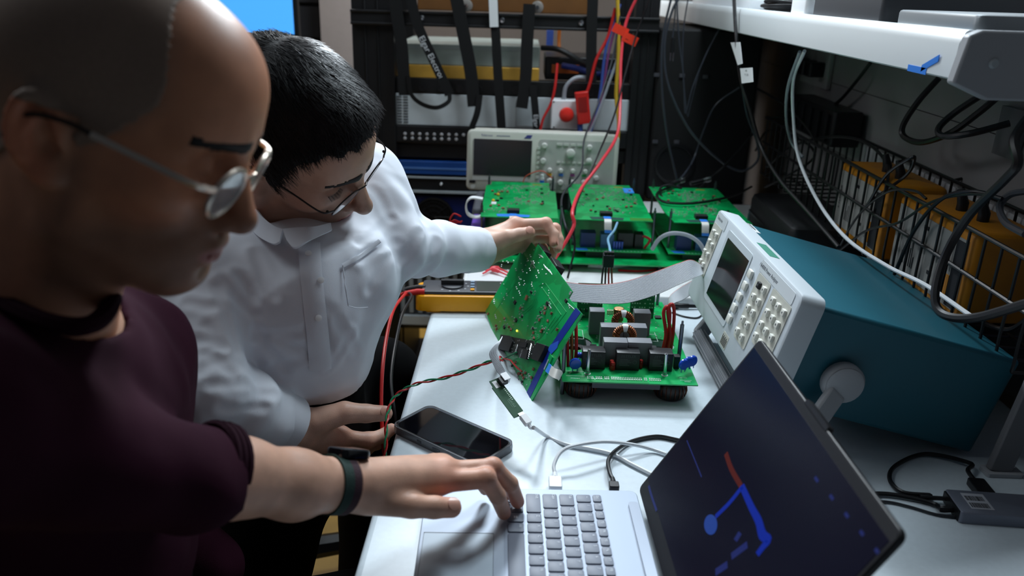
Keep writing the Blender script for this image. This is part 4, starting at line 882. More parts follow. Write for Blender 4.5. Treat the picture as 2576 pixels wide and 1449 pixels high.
la = np.array([PD(*q) for q in ((1258, 858, 1.205), (1244, 868, 1.19), (1231, 890, 1.18), (1240, 915, 1.175), (1252, 937, 1.17), (1262, 948, 1.17))]); lb = np.array([PD(*q) for q in ((1264, 846, 1.215), (1258, 862, 1.20), (1250, 880, 1.19), (1256, 905, 1.18), (1268, 928, 1.175), (1272, 940, 1.175))])
ribbon('ribbon_cable', 'short narrow grey ribbon cable curling between the tilted board and the small hanging board', (la + lb) / 2, (la - lb) / 2, M_rib, 8, False)
# hanging debug adapter
d0, d1, d2, d3 = [PD(*q) for q in ((1231, 959, 1.165), (1247, 944, 1.175), (1315, 1027, 1.135), (1298, 1049, 1.125))]
uu = unit(d3 - d0); ww = unit((d1 - d0) - uu * (uu @ (d1 - d0))); nn = np.cross(uu, ww); nn = nn if nn @ (CAM - d0) > 0 else -nn
Lw, Ww = np.linalg.norm(d3 - d0), np.linalg.norm(d1 - d0); DM = frame(d0, uu, ww, nn)
t = thing('debug_adapter', 'small dark green adapter board hanging in the air below the tilted board', 'circuit board', d0)
MB(DM).prism([(0, 0), (Lw * .16, -.001), (Lw * .17, -.003), (Lw, -.003), (Lw, Ww * .8), (Lw * .92, Ww), (0, Ww)], -.0016, 0).build('board', M_pcbdeb, t)
MB(DM).box(.003, .016, .002, .009, 0, .0004).build('white_sticker', M_label, t)
b = MB(DM)
for k in range(9): b.box(.018 + .003 * k, .0195 + .003 * k, Ww * .7, Ww * .85, 0, .0005)
b.build('pads', mat('dull_pads', (110, 130, 112), .4, .3), t)
b = MB(DM)
for k in range(7): b.box(Lw * .56 + .0024 * k, Lw * .56 + .0024 * k + .0016, Ww * .42, Ww * .42 + .004 - .001 * (k % 2), 0, .0002)
b.box(Lw * .56, Lw * .56 + .015, Ww * .30, Ww * .30 + .0008, 0, .0002); b.build('faint_print', mat('faint_green_print', (66, 110, 82), .6), t)
MB(DM).box(.004, .016, Ww * .72, Ww + .006, .0005, .007).build('socket', M_chip, t); MB(DM).rbox(.001, .014, Ww + .001, Ww + .011, -.001, .009, .001).build('header', M_white, t, label='white header plug')
MB(DM).box(Lw - .002, Lw + .003, .004, .012, 0, .003).build('usb_port', M_steel, t)
e = d0 + uu * (Lw + .002) + ww * .008 + nn * .0015
MB(frame(e, uu, ww, nn)).rbox(.001, .018, -.0052, .0052, -.003, .0045, .002).build('plug', M_white, t, bevel=.001)
cable('usb_cable', 'white cable running from the small hanging board across the bench to the laptop screen', [e + uu * .017, e + uu * .024, PD(1345, 1077, 1.10), PZ(1375, 1097, .7535), PZ(1425, 1118, .7535), PZ(1480, 1128, .7535), PZ(1540, 1142, .7535), PZ(1590, 1168, .7535), PZ(1640, 1193, .7535), PZ(1690, 1215, .7535)], .0028, M_wire_w)
# twisted pair from the control board to the hand
pw = [(1350 / 3.018, 1)] and [w3(Z7(350, 1075), .003), w3(Z7(300, 1010), .012), w3(Z7(235, 985), .016), PD(1262, 906, 1.20), PD(1232, 910, 1.20), PD(1180, 930, 1.20), PD(1120, 950, 1.20), PD(1060, 962, 1.19), PD(1020, 978, 1.18), PD(992, 1000, 1.17), PD(978, 1030, 1.15), PD(972, 1070, 1.13), PD(970, 1130, 1.12), PD(962, 1200, 1.13)]
cw = catmull(pw, 12); Tn = np.gradient(cw, axis=0); A_, B_ = [], []
for i, (p, q) in enumerate(zip(cw, Tn)):
    q = unit(q); s1 = unit(np.cross(q, [0, 0, 1])); s2 = np.cross(q, s1); a = i * .42; r_ = .0016 if i > 34 else .0006 + .0010 * i / 34
    A_.append(p + r_ * (math.cos(a) * s1 + math.sin(a) * s2)); B_.append(p - r_ * (math.cos(a) * s1 + math.sin(a) * s2))
tag(MB().tube(A_, .00145, 6).build('wire', M_red), 'red wire of the twisted pair running from the tilted board to the hand', 'wire')
B_[:26] = [np.array(w3(Z7(330 - k * 5, 935 + k * 2.6), .008)) for k in range(26)]
B_[26:34] = [np.array(B_[25]) * (1 - s_) + np.array(B_[34]) * s_ for s_ in np.linspace(.12, .9, 8)]
tag(MB().tube(B_, .00145, 6).build('wire', M_green), 'green wire of the twisted pair running from the tilted board to the hand', 'wire')

# ------------------------------------------------------------------ rear boards on the back bench
t = thing('carrier_board', 'long low green carrier board under the three stacked modules on the back bench', 'circuit board', (.17, 1.9, .769))
MB().box(-.075, .415 + .12, 1.715, 2.12, .786, .789).build('board', M_pcb, t)
for x in (-.06, .12, .32, .50):
    for y in (1.735, 2.1): MB().tube([(x, y, .7685), (x, y, .786)], .006, 8).build('foot', M_black, t)
MB().box(-.03, .49, 1.76, 2.08, .770, .7855).build('heat_sink', M_relay, t)
def module(k, x0, x1, name, label):
    t = thing('stacked_module', label, 'circuit board', ((x0 + x1) / 2, 1.95, .79), 'stacked green modules on the back bench')
    r = random.Random(20 + k); zl, zt = .806, .876; w_ = x1 - x0
    MB().box(x0 - .004, x1 + .02, 1.755, 2.11, zl - .002, zl).build('lower_board', M_pcb, t)
    MB().box(x0 + .03, x1 - .02, 1.765, 2.08, .7895, zl - .0025).build('heat_sink', mat('dark_aluminium', (74, 76, 80)), t)
    poly = [(x0, 1.765), (x1, 1.765), (x1 + .002, 2.02), (x1 - .012, 2.03), (x1 - .012, 2.115), (x0 + .012, 2.115), (x0 + .012, 2.08), (x0, 2.07)]
    if k == 2: poly = [(x0 + .004, 1.765), (x1 + .01, 1.765), (x1 + .004, 2.11), (x0 - .004, 2.11), (x0 - .004, 1.86)]
    MB().prism(poly, zt - .002, zt).build('upper_board', M_pcb, t)
    for x, y in ((x0 + .002, 1.80), (x1 + .008, 1.80), (x0 + .006, 2.10), (x1 - .002, 2.10)):
        MB().tube([(x, y, zl), (x, y, zt + .016), (x, y, zt + .016), (x, y, zt + .022)], [.003, .003, .0017, .0017], 6).build('post', M_post, t)
    MB().prism([(x0 + w_ * .22, 1.768), (x0 + w_ * .62, 1.768), (x0 + w_ * .64, 1.785), (x0 + w_ * .42, 1.792), (x0 + w_ * .2, 1.788)], zt, zt + .0005).build('tape', M_tape if k == 0 else mat('dark_green_tape', (22, 66, 60), .5), t)
    cx = x0 + w_ * .42
    MB().box(cx - .014, cx + .014, 1.795, 1.815, zt, zt + .008).build('connector', M_chip, t)
    A = catmull([(cx - .008, 1.785, zt + .002), (cx - .008, 1.757, zt + .001), (cx - .008, 1.750, zt - .012), (cx - .006, 1.752, zt - .026)]); MB().band(A, A + [.016, 0, 0], .0008).build('flex_ribbon', M_flex, t)
    MB().band(A[-5:] + [0, -.0008, 0], A[-5:] + [.016, -.0008, 0], .0008).build('flex_stiffener', M_tape, t) if k else None
    MB().band(A[:6] + [0, 0, .0008], A[:6] + [.016, 0, .0008], .0008).build('blue_strip', M_tape, t)
    for q in range(8): x = r.uniform(x0 + .02, x1 - .02); y = r.uniform(1.83, 2.07); s_ = r.uniform(.002, .0040); MB().box(x - s_, x + s_, y - s_ * .7, y + s_ * .7, zt, zt + .003).build('chip', M_chip, t)
    for q in range(10): x = r.uniform(x0 + .015, x1 - .015); y = r.uniform(1.83, 2.07); MB().tube([(x - .003, y, zt + .0025), (x + .003, y, zt + .0025)], .0022, 7).build('ceramic_capacitor', M_brown, t)
    b = MB()
    for q in range(240):
        if q % 12 == 0: gx, gy = r.uniform(x0 + .02, x1 - .02), r.uniform(1.82, 2.09)
        x = min(max(gx + r.gauss(0, .012), x0 + .004), x1 - .014); y = min(max(gy + r.gauss(0, .014), 1.80), 2.07); s_ = r.uniform(.0009, .0022); b.box(x - s_, x + s_, y - s_ * .7, y + s_ * .7, zt, zt + .0022)
    tag(b.build('solder_joints', M_solder, t), kind='stuff')
    b = MB(); x = x1 - .035
    for q in range(6): b.box(x - .004 * q, x - .004 * q + .003, 2.085, 2.093, zt, zt + .0006)
    b.build('gold_pads', M_gold, t)
    if k == 1:
        MB().box(x1 - .034, x1 - .010, 2.025, 2.075, zt, zt + .002).build('blue_sticker', mat('light_blue_sticker', (52, 142, 232), .5), t)
        MB().box(x1 - .05, x1, 1.768, 1.79, zt, zt + .0003).build('olive_patch', mat('olive_solder_mask', (60, 130, 50)), t)
    if k == 0: MB().box(x0 + .02, x0 + .032, 1.875, 1.897, zt, zt + .0008).build('white_sticker', M_label, t); [MB().ball((x0 + .034 - .01 * q, 1.96 - .06 * q, zt + .003), .004, 8, 5).build('yellow_capacitor', mat('yellow_bead', (230, 180, 30), .4), t) for q in range(2)]
    # parts between the boards
    mblue = mat('navy_component', (30, 52, 104), .45); mlb = mat('steel_blue_component', (64, 112, 160), .45)
    for x, wd, hh, m in ((.10, .034, .034, mblue), (.36, .03, .032, mlb), (.58, .035, .036, M_relay), (.80, .02, .034, M_relay)):
        X = x0 + w_ * x; MB().rbox(X, X + wd, 1.78, 1.81, zl, zl + hh, .001).build('component', m, t)
    for q in range(4): X = x0 + w_ * .52 + .006 * q; MB().rbox(X, X + .0045, 1.772, 1.778, zl, zl + .018, .001).build('blue_capacitor', M_varb, t)
    b = MB()
    for q in range(16): b.box(x0 + w_ * (.2 + .045 * q), x0 + w_ * (.2 + .045 * q) + .003, 1.758, 1.762, zl, zl + .0006)
    b.build('solder_row', M_solder, t)
    MB().tube(catmull([(x1 - .03, 1.79, zl), (x1 - .03, 1.785, zl + .03), (x1 - .002, 1.78, zl + .024), (x1 - .012, 1.78, zl + .002)]), .003, 7).build('red_wire', M_red, t)
    MB().prism([(x0 + .01, 1.757), (x0 + .034, 1.757), (x0 + .032, 1.775), (x0 + .004, 1.775)], zl, zl + .0005).build('tape', M_tape, t)
module(0, -.085, .090, '', 'left stacked green module nearest the man with yellow beads on top')
module(1, .126, .302, '', 'middle stacked green module with a light blue sticker on its top board')
module(2, .345, .515, '', 'right stacked green module with black leads looped on its top board')
# things near the rear boards
for (x, y, d, nm) in ((1755, 455, .40, 'rear left'), (1782, 450, .44, 'rear right')): pass
for k, (x, y, lab) in enumerate(((1720, 452, 'steel coaxial plug lying on the right green module beside the cabinet port'), (1786, 450, 'steel coaxial plug lying farthest right on the right green module'))):
    p = PZ(x, y, .894); q = p + np.array([-.05, -.05, -.008]) if k == 0 else p + np.array([-.055, -.02, -.010])
    t = thing('coaxial_plug', lab, 'plug', p, 'coaxial plugs on the right module'); d = unit(p - q)
    MB().tube([p - d * .022, p - d * .010, p - d * .010, p], [.006, .0065, .0075, .0075], 12).build('shell', M_steel, t); MB().tube([q, p - d * .022], .0055, 10).build('sleeve', M_rub, t)
cable('cable', 'black lead lying in a ring on the right green module', [PZ(*q, .884) for q in ((1690, 470), (1662, 480), (1652, 492), (1672, 508), (1730, 512), (1790, 505), (1850, 490), (1890, 470))], .0032, M_rub)
pp = PZ(1203, 540, .82); t = thing('cable_tie_loop', 'white looped strap beside the left green module', 'strap', pp)
A = np.array([PY(x, y, 1.80) for x, y in ((1214, 503), (1185, 500), (1172, 516), (1176, 540), (1196, 549), (1214, 545))]); A = catmull(A, 6); MB().band(A, A + [0, .020, 0], .003).build('loop', M_white, t)
a = PY(1163, 575, 1.86); c = PY(1206, 545, 1.86); t = thing('purple_case', 'purple plastic case standing at the left end of the green boards', 'case', ((a[0] + c[0]) / 2, 1.87, .7685))
MB().rbox(-.108, -.078, 1.80, 1.90, .7685, .845, .006).build('body', mat('purple_plastic', (110, 72, 178), .4), t, bevel=.003); MB().box(-.106, -.080, 1.7985, 1.8005, .818, .826).build('slot', M_black, t)
t = thing('grey_pouch', 'dark grey pouch with red wires beside the purple case', 'pouch', (-.13, 1.9, .7685)); MB().rbox(-.113, -.080, 1.92, 2.10, .7685, .855, .012, 5, .01).build('body', mat('grey_pouch', (92, 94, 100), .6), t, bevel=.003)
for k in range(3): cable('wire', ['upper', 'middle', 'lower'][k] + ' thin red wire curled beside the purple case', [PY(1160, 545 + 16 * k, 1.80), PY(1142, 538 + 16 * k, 1.80), PY(1132, 555 + 14 * k, 1.80), PY(1150, 560 + 14 * k, 1.80), PY(1163, 556 + 14 * k, 1.80)], .0018, M_red, 'wire')
cable('cable', 'pale grey cable arching in front of the right green module', [PY(x, y, Y) for x, y, Y in ((1640, 628, 1.72), (1660, 600, 1.715), (1690, 587, 1.71), (1730, 592, 1.70), (1760, 612, 1.69), (1775, 640, 1.68))], .0044, M_wire_g)
cable('cable', 'white cable lying in front of the carrier board', [PZ(x, y, .774) for x, y in ((1480, 668), (1530, 671), (1580, 666), (1620, 655), (1655, 640), (1690, 610))][:5], .0046, M_wire_w)
cable('wire', 'pale blue twisted wire hanging from the middle module into the upright black connector', [PY(x, y, Y) for x, y, Y in ((1553, 560, 1.76), (1545, 580, 1.73), (1530, 600, 1.70), (1533, 620, 1.62), (1536, 640, 1.535))], .0026, mat('pale_blue_wire', (120, 170, 200), .5), 'wire')
cable('wire', 'red wire lying on the white bench under the carrier board', [PZ(x, y, .7705) for x, y in ((1290, 676), (1380, 668), (1430, 662))], .0026, M_red, 'wire')
cable('wire', 'red wire curving on the white bench right of the upright connector', [PZ(x, y, .7705) for x, y in ((1555, 680), (1610, 682), (1660, 676), (1720, 662))], .0028, M_red, 'wire')
p = PY(1530, 655, 1.52); t = thing('power_connector', 'black upright power connector held above the power board on stiff wires', 'connector', p)
MB().box(p[0] - .0105, p[0] + .0105, 1.51, 1.53, p[2] - .012, p[2] + .013).build('housing', mat('navy_black_plastic', (30, 28, 44), .4), t, bevel=.001)
for k in range(3): MB().box(p[0] - .009 + .0065 * k, p[0] - .0035 + .0065 * k, 1.512, 1.522, p[2] + .013, p[2] + .019).build('key', M_chip, t)
for k, m in enumerate((M_rub, M_rub, M_red, mat('brown_wire', (120, 62, 40), .5))):
    x = p[0] - .008 + .0052 * k; MB().tube(catmull([(x, 1.52, p[2] - .012), (x - .002 + .001 * k, 1.515, p[2] - .03), (x - .003 + .002 * k, 1.50, .80), (x, 1.475, BZ)]), .0019, 6).build('wire', m, t)
cable('probe_lead', 'black probe lead lying behind the power board on the bench', [PZ(x, y, .7555) for x, y in ((1690, 778), (1720, 778), (1760, 776))], [.005] * 16 + [.0035], M_rub) if 0 else None
b = MB(); b.tube([PZ(1693, 769, .757), PZ(1706, 769, .757), PZ(1706, 769, .757), PZ(1732, 770, .757), PZ(1734, 770, .757), PZ(1765, 771, .756)], [.0062, .0062, .0052, .0052, .004, .0032], 10); tag(b.build('probe', M_rub), 'black tapered probe lying behind the power board', 'probe')
cable('wire', 'thin black wire curving on the bench behind the analyzer handle', [PZ(x, y, .752) for x, y in ((1690, 786), (1720, 796), (1750, 800), (1764, 794), (1772, 785))], .0016, M_rub, 'wire')
tag(MB().rbox(-.105, .02, 1.60, 1.70, .7685, .7705, .003).build('paper_sheet', M_label), 'white paper sheets lying on the back bench behind the multimeter', 'paper')
t = thing('clip_leads', 'red clip leads lying on the paper behind the tilted board', 'clip', PZ(1250, 682, .775))
for k in range(2): MB().tube(catmull([PZ(1215 + 6 * k, 688 - 8 * k, .776), PZ(1245, 674 + 5 * k, .779), PZ(1280, 686 + 8 * k, .776)]), [.002] * 6 + [.005] * 5 + [.002] * 6, 8).build('clip', M_pink, t)

# ------------------------------------------------------------------ oscilloscope
SO = np.array([-.141, 2.155, 1.003]); su = unit([1, .03, -.012]); sv = unit([0.012, -.05, -1]); sv = unit(sv - su * (su @ sv)); sn = np.cross(sv, su)
sn = sn if sn[1] < 0 else -sn
SM = frame(SO, su, -sv, sn); SW, SH = .404, .160   # local: x right, y up from the top edge (negative down), z toward the viewer
t = thing('oscilloscope', 'beige bench oscilloscope with dark screen and knobs behind the green boards', 'oscilloscope', (0.06, 2.22, .842))
M_osc = mat('warm_grey_case', (200, 200, 190), .5); M_oscd = mat('warm_grey_control_panel', (182, 182, 178), .5); M_knob = mat('pale_knob', (206, 206, 200), .45)
b = MB(SM); b.rbox(0, SW, -SH, 0, -.02, 0, .014, 5, .006); b.rbox(.012, SW - .012, -SH + .008, -.006, -.115, -.02, .012, 4); b.build('case', M_osc, t)
MB(SM).box(.016, .166, -.132, -.024, 0, .0012).build('bezel', M_oscd, t); MB(SM).box(.018, .172, -.118, -.022, .0002, .0022).build('screen', mat('dark_screen', (34, 36, 42), .2), t, bevel=.0005)
MB(SM).rbox(.19, SW - .012, -.150, -.018, 0, .0014, .006).build('control_panel', M_oscd, t)
b = MB(SM); b.text('Tektronix', .0075, (.052, -.0125, .0004), (1, 0, 0), (0, 1, 0)); [b.box(.078 + .004 * k, .0805 + .004 * k, -.0138, -.0115, .0003, .0005) for k in range(9)]; b.prism([(.150, -.017), (.158, -.008), (.172, -.008), (.168, -.017)], 0, .0006); b.build('lettering', mat('indigo_print', (66, 68, 140), .6), t)
for x, y, r in ((.205, -.034, .008), (.203, -.074, .008), (.275, -.052, .0125), (.325, -.034, .0075), (.325, -.070, .0085), (.348, -.115, .007), (.222, -.098, .0062), (.252, -.098, .0062), (.284, -.098, .0062), (.318, -.098, .0062), (.222, -.127, .008), (.252, -.130, .008), (.284, -.130, .008), (.316, -.128, .008)):
    MB(SM).lathe([(r, 0), (r, .003), (r * .86, .010), (r * .7, .011)], (x, y, .0014), (0, 0, 1), 16).build('knob', M_knob, t)
for k, c in enumerate(((214, 170, 30), (70, 130, 220), (170, 80, 160), (60, 160, 90))): MB(SM).rbox(.216 + .031 * k, .228 + .031 * k, -.113, -.107, .0014, .004, .001).build('channel_button', mat('channel_%d' % k, c, .5), t)
for k in range(7): MB(SM).rbox(.186, .194, -.044 - .013 * k, -.037 - .013 * k, 0, .003, .001).build('bezel_button', M_knob, t)
for k in range(4): MB(SM).rbox(.238 + .018 * k, .252 + .018 * k, -.032, -.026, .0014, .004, .001).build('bezel_button', M_knob, t)
for k in range(8): MB(SM).rbox(.24 + .014 * k, .249 + .014 * k, -.079, -.074, .0014, .0036, .001).build('bezel_button', M_knob, t)
MB(SM).rbox(.008, .024, -.140, -.133, 0, .002, .001).build('usb_port', M_chip, t); MB(SM).lathe([(.006, 0), (.006, .001)], (.018, -.150, 0), (0, 0, 1), 14).build('power_button', M_oscd, t)
MB().rbox(-.13, .24, 2.19, 2.33, .7685, .8405, .006).build('x', M_black) if 0 else None
tag(MB().rbox(-.10, .24, 2.165, 2.33, .7685, .8400, .006).build('black_riser', M_black, bevel=.002), 'black box under the oscilloscope on the back bench', 'box')
cable('wire', 'thin red lead arching in front of the oscilloscope screen', [SO + su * x - (-sv) * 0 + sv * y + sn * z for x, y, z in ((.150, .150, .02), (.156, .118, .02), (.182, .100, .03), (.204, .098, .03), (.222, .112, .02), (.232, .118, .012))], .0016, mat('orange_red_wire', (200, 84, 60), .5), 'wire')
p = SO + su * .20 + sv * .112 + sn * .018; t = thing('probe_tip', 'white and blue probe plug standing at the oscilloscope inputs', 'probe', p)
MB(SM).tube([(.202, -.135, .018), (.202, -.118, .018), (.202, -.118, .018), (.202, -.108, .018)], [.006, .006, .0045, .0045], 10).build('body', M_white, t); MB(SM).lathe([(.0063, 0), (.0063, .007)], (.202, -.130, .018), (0, 1, 0), 12).build('blue_band', M_tape, t)

# ------------------------------------------------------------------ power analyzer
AW, AH, AD = .433, .160, .330
ao = np.array([.363, 1.437, .987]); aw = math.radians(1.3); at = math.radians(14.5)
au = np.array([math.sin(aw), -math.cos(aw), 0]); an = np.array([-math.cos(aw) * math.cos(at), -math.sin(aw) * math.cos(at), math.sin(at)]); av = np.cross(an, au)
AM = frame(ao, au, av, an)    # x along the top edge toward the camera, y up (negative down the face), z out of the face
if av[2] < 0: av = -av; AM = frame(ao, au, av, an)
t = ana = thing('power_analyzer', 'teal and grey bench power analyzer tilted up on its handle at the right', 'analyzer', (.52, 1.25, .75))
M_teal = mat('teal_paint', (24, 92, 108), .45, var=.05, vscale=15); M_bez = mat('pale_grey_bezel', (196, 204, 210), .45); M_pad = mat('beige_keypad', (190, 190, 180), .55); M_btn = mat('ivory_button', (222, 222, 214), .45)
b = MB(AM); b.box(.006, AW - .004, -AH + .006, -.004, -AD, -.028); b.build('body', M_teal, t, bevel=.006, seg=3)
b = MB(AM); b.rbox(-.008, AW + .008, -AH - .004, .006, -.034, 0, .014, 5, .004); b.build('bezel', M_bez, t)
def AP(x, y):
    r = _ray(x, y); k = ((ao - CAM) @ an) / (r @ an); p = CAM + r * k - ao; return np.array([p @ au, p @ av])
def A7(x, y): return AP(1640 + x / 3.814, 520 + y / 3.814)
def apoly(quad, z0, z1, nm, m, bevel=0): 
    q = [tuple(A7(*v)) for v in quad]; return MB(AM).prism(q, z0, z1).build(nm, m, t, bevel=bevel)
def arect(p0, p1, z0, z1, nm, m, r=.003):
    a = A7(*p0); c = A7(*p1); return MB(AM).rbox(min(a[0], c[0]), max(a[0], c[0]), min(a[1], c[1]), max(a[1], c[1]), z0, z1, r, 4).build(nm, m, t)
for p in ((748, 310), (950, 528), (695, 1080), (525, 815), (625, 70), (720, 150), (1060, 520), (1420, 890)): pass
# screen: corner pixels of the glass
sc = [A7(748, 312), A7(950, 530), A7(695, 1082), A7(524, 815)]
sx0 = (sc[0][0] + sc[3][0]) / 2; sx1 = (sc[1][0] + sc[2][0]) / 2; sy1 = (sc[0][1] + sc[1][1]) / 2; sy0 = (sc[2][1] + sc[3][1]) / 2
MB(AM).rbox(sx0 - .012, sx1 + .006, sy0 - .010, sy1 + .012, 0, .0012, .006).build('screen_surround', M_bez, t)
MB(AM).box(sx0, sx1, sy0, sy1, .0008, .0018).build('screen', mat('analyzer_screen', (26, 27, 30), .12), t)
def inset(x0, x1, y0, y1, nm='keypad_panel'): return MB(AM).rbox(x0, x1, y0, y1, 0, .0012, .004).build(nm, M_pad, t)
M_kmark = mat('grey_print', (90, 92, 96), .6)
def button(c, wx=.010, wy=.008, m=None, par=None):
    b = MB(AM).rbox(c[0] - wx / 2, c[0] + wx / 2, c[1] - wy / 2, c[1] + wy / 2, .0012, .0055, .0015, 3, .0012); b.slot = 1
    if wx < .012: b.box(c[0] - .0016, c[0] + .0016, c[1] - .0014, c[1] + .0014, .0055, .0057)
    b.build('button', [m or M_btn, M_kmark], par or t)
    return c
lp = [A7(*q) for q in ((608, 245), (632, 280), (565, 335), (590, 375), (522, 430), (548, 465), (482, 525), (505, 560))]
lx = [p[0] for p in lp]; ly = [p[1] for p in lp]; kp = inset(min(lx) - .012, max(lx) + .012, min(ly) - .018, max(ly) + .014)
for p in lp: button(p, .011, .008, par=kp)
for q in ((960, 650), (908, 765), (855, 872), (805, 975), (758, 1080)): button(A7(*q), .016, .013)
g2 = [A7(*q) for q in ((1045, 760), (1092, 805), (990, 870), (1038, 920), (940, 975), (985, 1025), (890, 1085), (930, 1140), (835, 1195), (878, 1260))]
g3 = [A7(*q) for q in ((1178, 905), (1228, 965), (1283, 1025), (1122, 1020), (1175, 1080), (1222, 1140), (1066, 1135), (1110, 1200), (1165, 1265), (1012, 1245), (1055, 1310), (1110, 1375))]
kps = [inset(min(p[0] for p in g_) - .012, max(p[0] for p in g_) + .012, max(min(p[1] for p in g_) - .012, -AH + .006), max(p[1] for p in g_) + .013) for g_ in (g2, g3)]
for k, p in enumerate(g2): button(p, .011, .010, M_chip if k == 0 else None, kps[0])
for p in g3:
    if p[1] > -AH + .008: button(p, .011, .010, None, kps[1])
c1, c2 = A7(630, 95), A7(712, 165); MB(AM).rbox(c1[0] - .002, c2[0] + .006, (c1[1] + c2[1]) / 2 - .012, (c1[1] + c2[1]) / 2 + .010, 0, .0008, .004).build('badge', mat('silver_badge', (206, 212, 216), .4), t)
cc = A7(660, 122); b = MB(AM); b.text('Tektronix', .0085, (cc[0], cc[1], .0009), (1, 0, 0), (0, 1, 0))
c3, c4 = A7(1060, 575), A7(1400, 925); ym = (c3[1] + c4[1]) / 2; MB(AM).rbox(c3[0] - .006, AW - .014, ym - .009, ym + .009, 0, .0008, .004).build('name_plate', mat('silver_badge', (206, 212, 216), .4), t)
b.text('PA4000 Power Analyzer', .0085, (A7(1128, 632)[0], ym, .0009), (1, 0, 0), (0, 1, 0)); b.build('lettering', mat('slate_print', (70, 74, 84), .6), t)
b = MB(AM); b.box(.105 + .09, .105 + .16, .0058, .0064, -.026, -.010); b.build('green_sticker', mat('green_sticker', (70, 140, 120), .5), t)
MB(AM).box(.008, .066, -.0042, -.0034, -.062, -.032).build('white_sticker', M_label, t); b = MB(AM)
for k in range(5): b.box(.012, .050 - .006 * (k % 3), -.0035, -.0030, -.058 + .005 * k, -.0555 + .005 * k)
b.build('sticker_print', M_ink, t)
q = A7(820, 1405); b = MB(AM); b.rbox(AW * .5 + .02, AW * .5 + .05, -AH + .002, -AH + .024, 0, .0006, .002); b.build('bar_label', M_pad, t); b = MB(AM)
for k in range(8): b.box(AW * .5 + .022 + .0034 * k, AW * .5 + .0238 + .0034 * k, -AH + .004, -AH + .02 - .003 * (k % 2), .0006, .0008)
b.build('bar_marks', M_ink, t)
# handle: hubs on both sides, arms to the bench, front bar
hub = PX(2124, 968, 1.0); r_ = _ray(2124, 968); k = ((ao + au * (AW + .012) - CAM) @ au) / (r_ @ au); hp = CAM + r_ * k
M_hand = mat('handle_grey', (168, 170, 174), .5)
lh = np.array([(hp - ao) @ au, (hp - ao) @ av, (hp - ao) @ an])
eF = PZ(1760, 842, .7645)
for side in (1, -1):
    x_ = AW - .004 if side == 1 else .006; ax = au * side; c = ao + au * x_ + av * lh[1] + an * lh[2]
    MB().lathe([(.026, 0), (.029, .004), (.029, .014), (.026, .018), (.0255, .018), (.0255, .020), (.022, .022)], c, ax, 28).build('handle_hub', M_hand, t)
    foot = ao + au * (AW + .016 if side == 1 else -.016)
    # arm runs from hub forward and down to the bench in front of the face
    cc = c + ax * .010; tgt = np.array([cc[0] - .155, 0, .760]); dirx = tgt - np.array([cc[0], 0, cc[2]]); yv = au * side
    fy = cc[1] + (cc[0] - tgt[0]) * .09 * -1
    e_ = eF + au * (AW + .030) if side == 1 else eF; d = unit(e_ - cc); wv = unit(np.cross(d, ax)); Mh = frame(cc, d, ax, wv); L_ = np.linalg.norm(e_ - cc)
    MB(Mh).rbox(.012, L_ + .004, -.006, .008, -.014, .014, .006).build('handle_arm', M_hand, t, bevel=.003)
    if side == 1: eN = e_
    else: eF = e_
b = MB(); nb = unit(eN - eF); b.tube([eF, eN], .0125, 14)
for k in range(10): a = 2 * math.pi * k / 10; o_ = .0125 * (math.cos(a) * np.array([0, 0, 1]) + math.sin(a) * np.cross(nb, [0, 0, 1])); b.tube([eF + o_, eN + o_], .0016, 5)
b.build('handle_grip', mat('grey_grip', (122, 126, 132), .55), t, label='ribbed grey grip of the handle')
for y_ in (.05, AW - .05): p = ao + au * y_ + av * (-AH) + an * (-AD + .03); MB().lathe([(.010, 0), (.012, .006)], (p[0], p[1], .7502), n=12).build('foot', M_rub, t)

# ------------------------------------------------------------------ laptop
LZ = .768
lw = math.radians(1.6); lu = np.array([math.cos(lw), math.sin(lw), 0]); lv = np.array([math.sin(lw), -math.cos(lw), 0])
LO = PZ(1300, 1229, LZ); hX = (PZ(1600, 1233, LZ) - LO) @ lu; lX = (PZ(1055, 1349, LZ) - LO) @ lu
LD = hX - lX; LO = LO + lu * lX; LWID = .358
LM = frame(LO, lu, lv, (0, 0, 1))     # x from the front edge to the hinge, y from the far side toward the camera
# handedness: flip so that normals stay outward
t = lap = thing('laptop', 'open silver grey laptop under the hand at the bench edge', 'laptop', (0.03, 0.72, .75))
M_lap = mat('laptop_silver', (164, 175, 190), .5, .2); M_key = mat('laptop_key', (124, 130, 144), .5); M_keyd = mat('key_legend', (226, 232, 240), .6)
def LB(): return MB(LM)
LB().rbox(0, LD, 0, LWID, -.0165, 0, .010, 5, 0).build('base', M_lap, t, bevel=.0012)
def L7(x, y): p = PZ(1000 + x / 3.68, 1140 + y / 3.68, LZ) - LO; return np.array([p @ lu, p @ lv])
k0, k1 = L7(1010, 384), L7(1893, 384)
kx0 = L7(985, 640)[0]; kx1 = (L7(1893, 384)[0] + L7(2010, 1100)[0]) / 2 + .0005; ky0 = L7(1500, 382)[1]
LB().rbox(kx0, kx1, ky0, ky0 + .272, -.0002, .0003, .004).build('keyboard_well', mat('well_silver', (150, 160, 176), .45, .2), t)
p0, p1 = L7(245, 735), L7(890, 735); LB().rbox(p0[0], p1[0], p0[1], p0[1] + .118, -.0002, .0003, .003).build('touchpad', mat('touchpad_silver', (176, 190, 202), .5, .1), t)
b = LB()
for x_ in (p0[0], p1[0]): b.box(x_ - .0003, x_ + .0003, p0[1], p0[1] + .118, 0, .0006)
b.box(p0[0], p1[0], p0[1] - .0003, p0[1] + .0003, 0, .0006); b.build('touchpad_seam', mat('seam_grey', (110, 118, 130), .5), t)
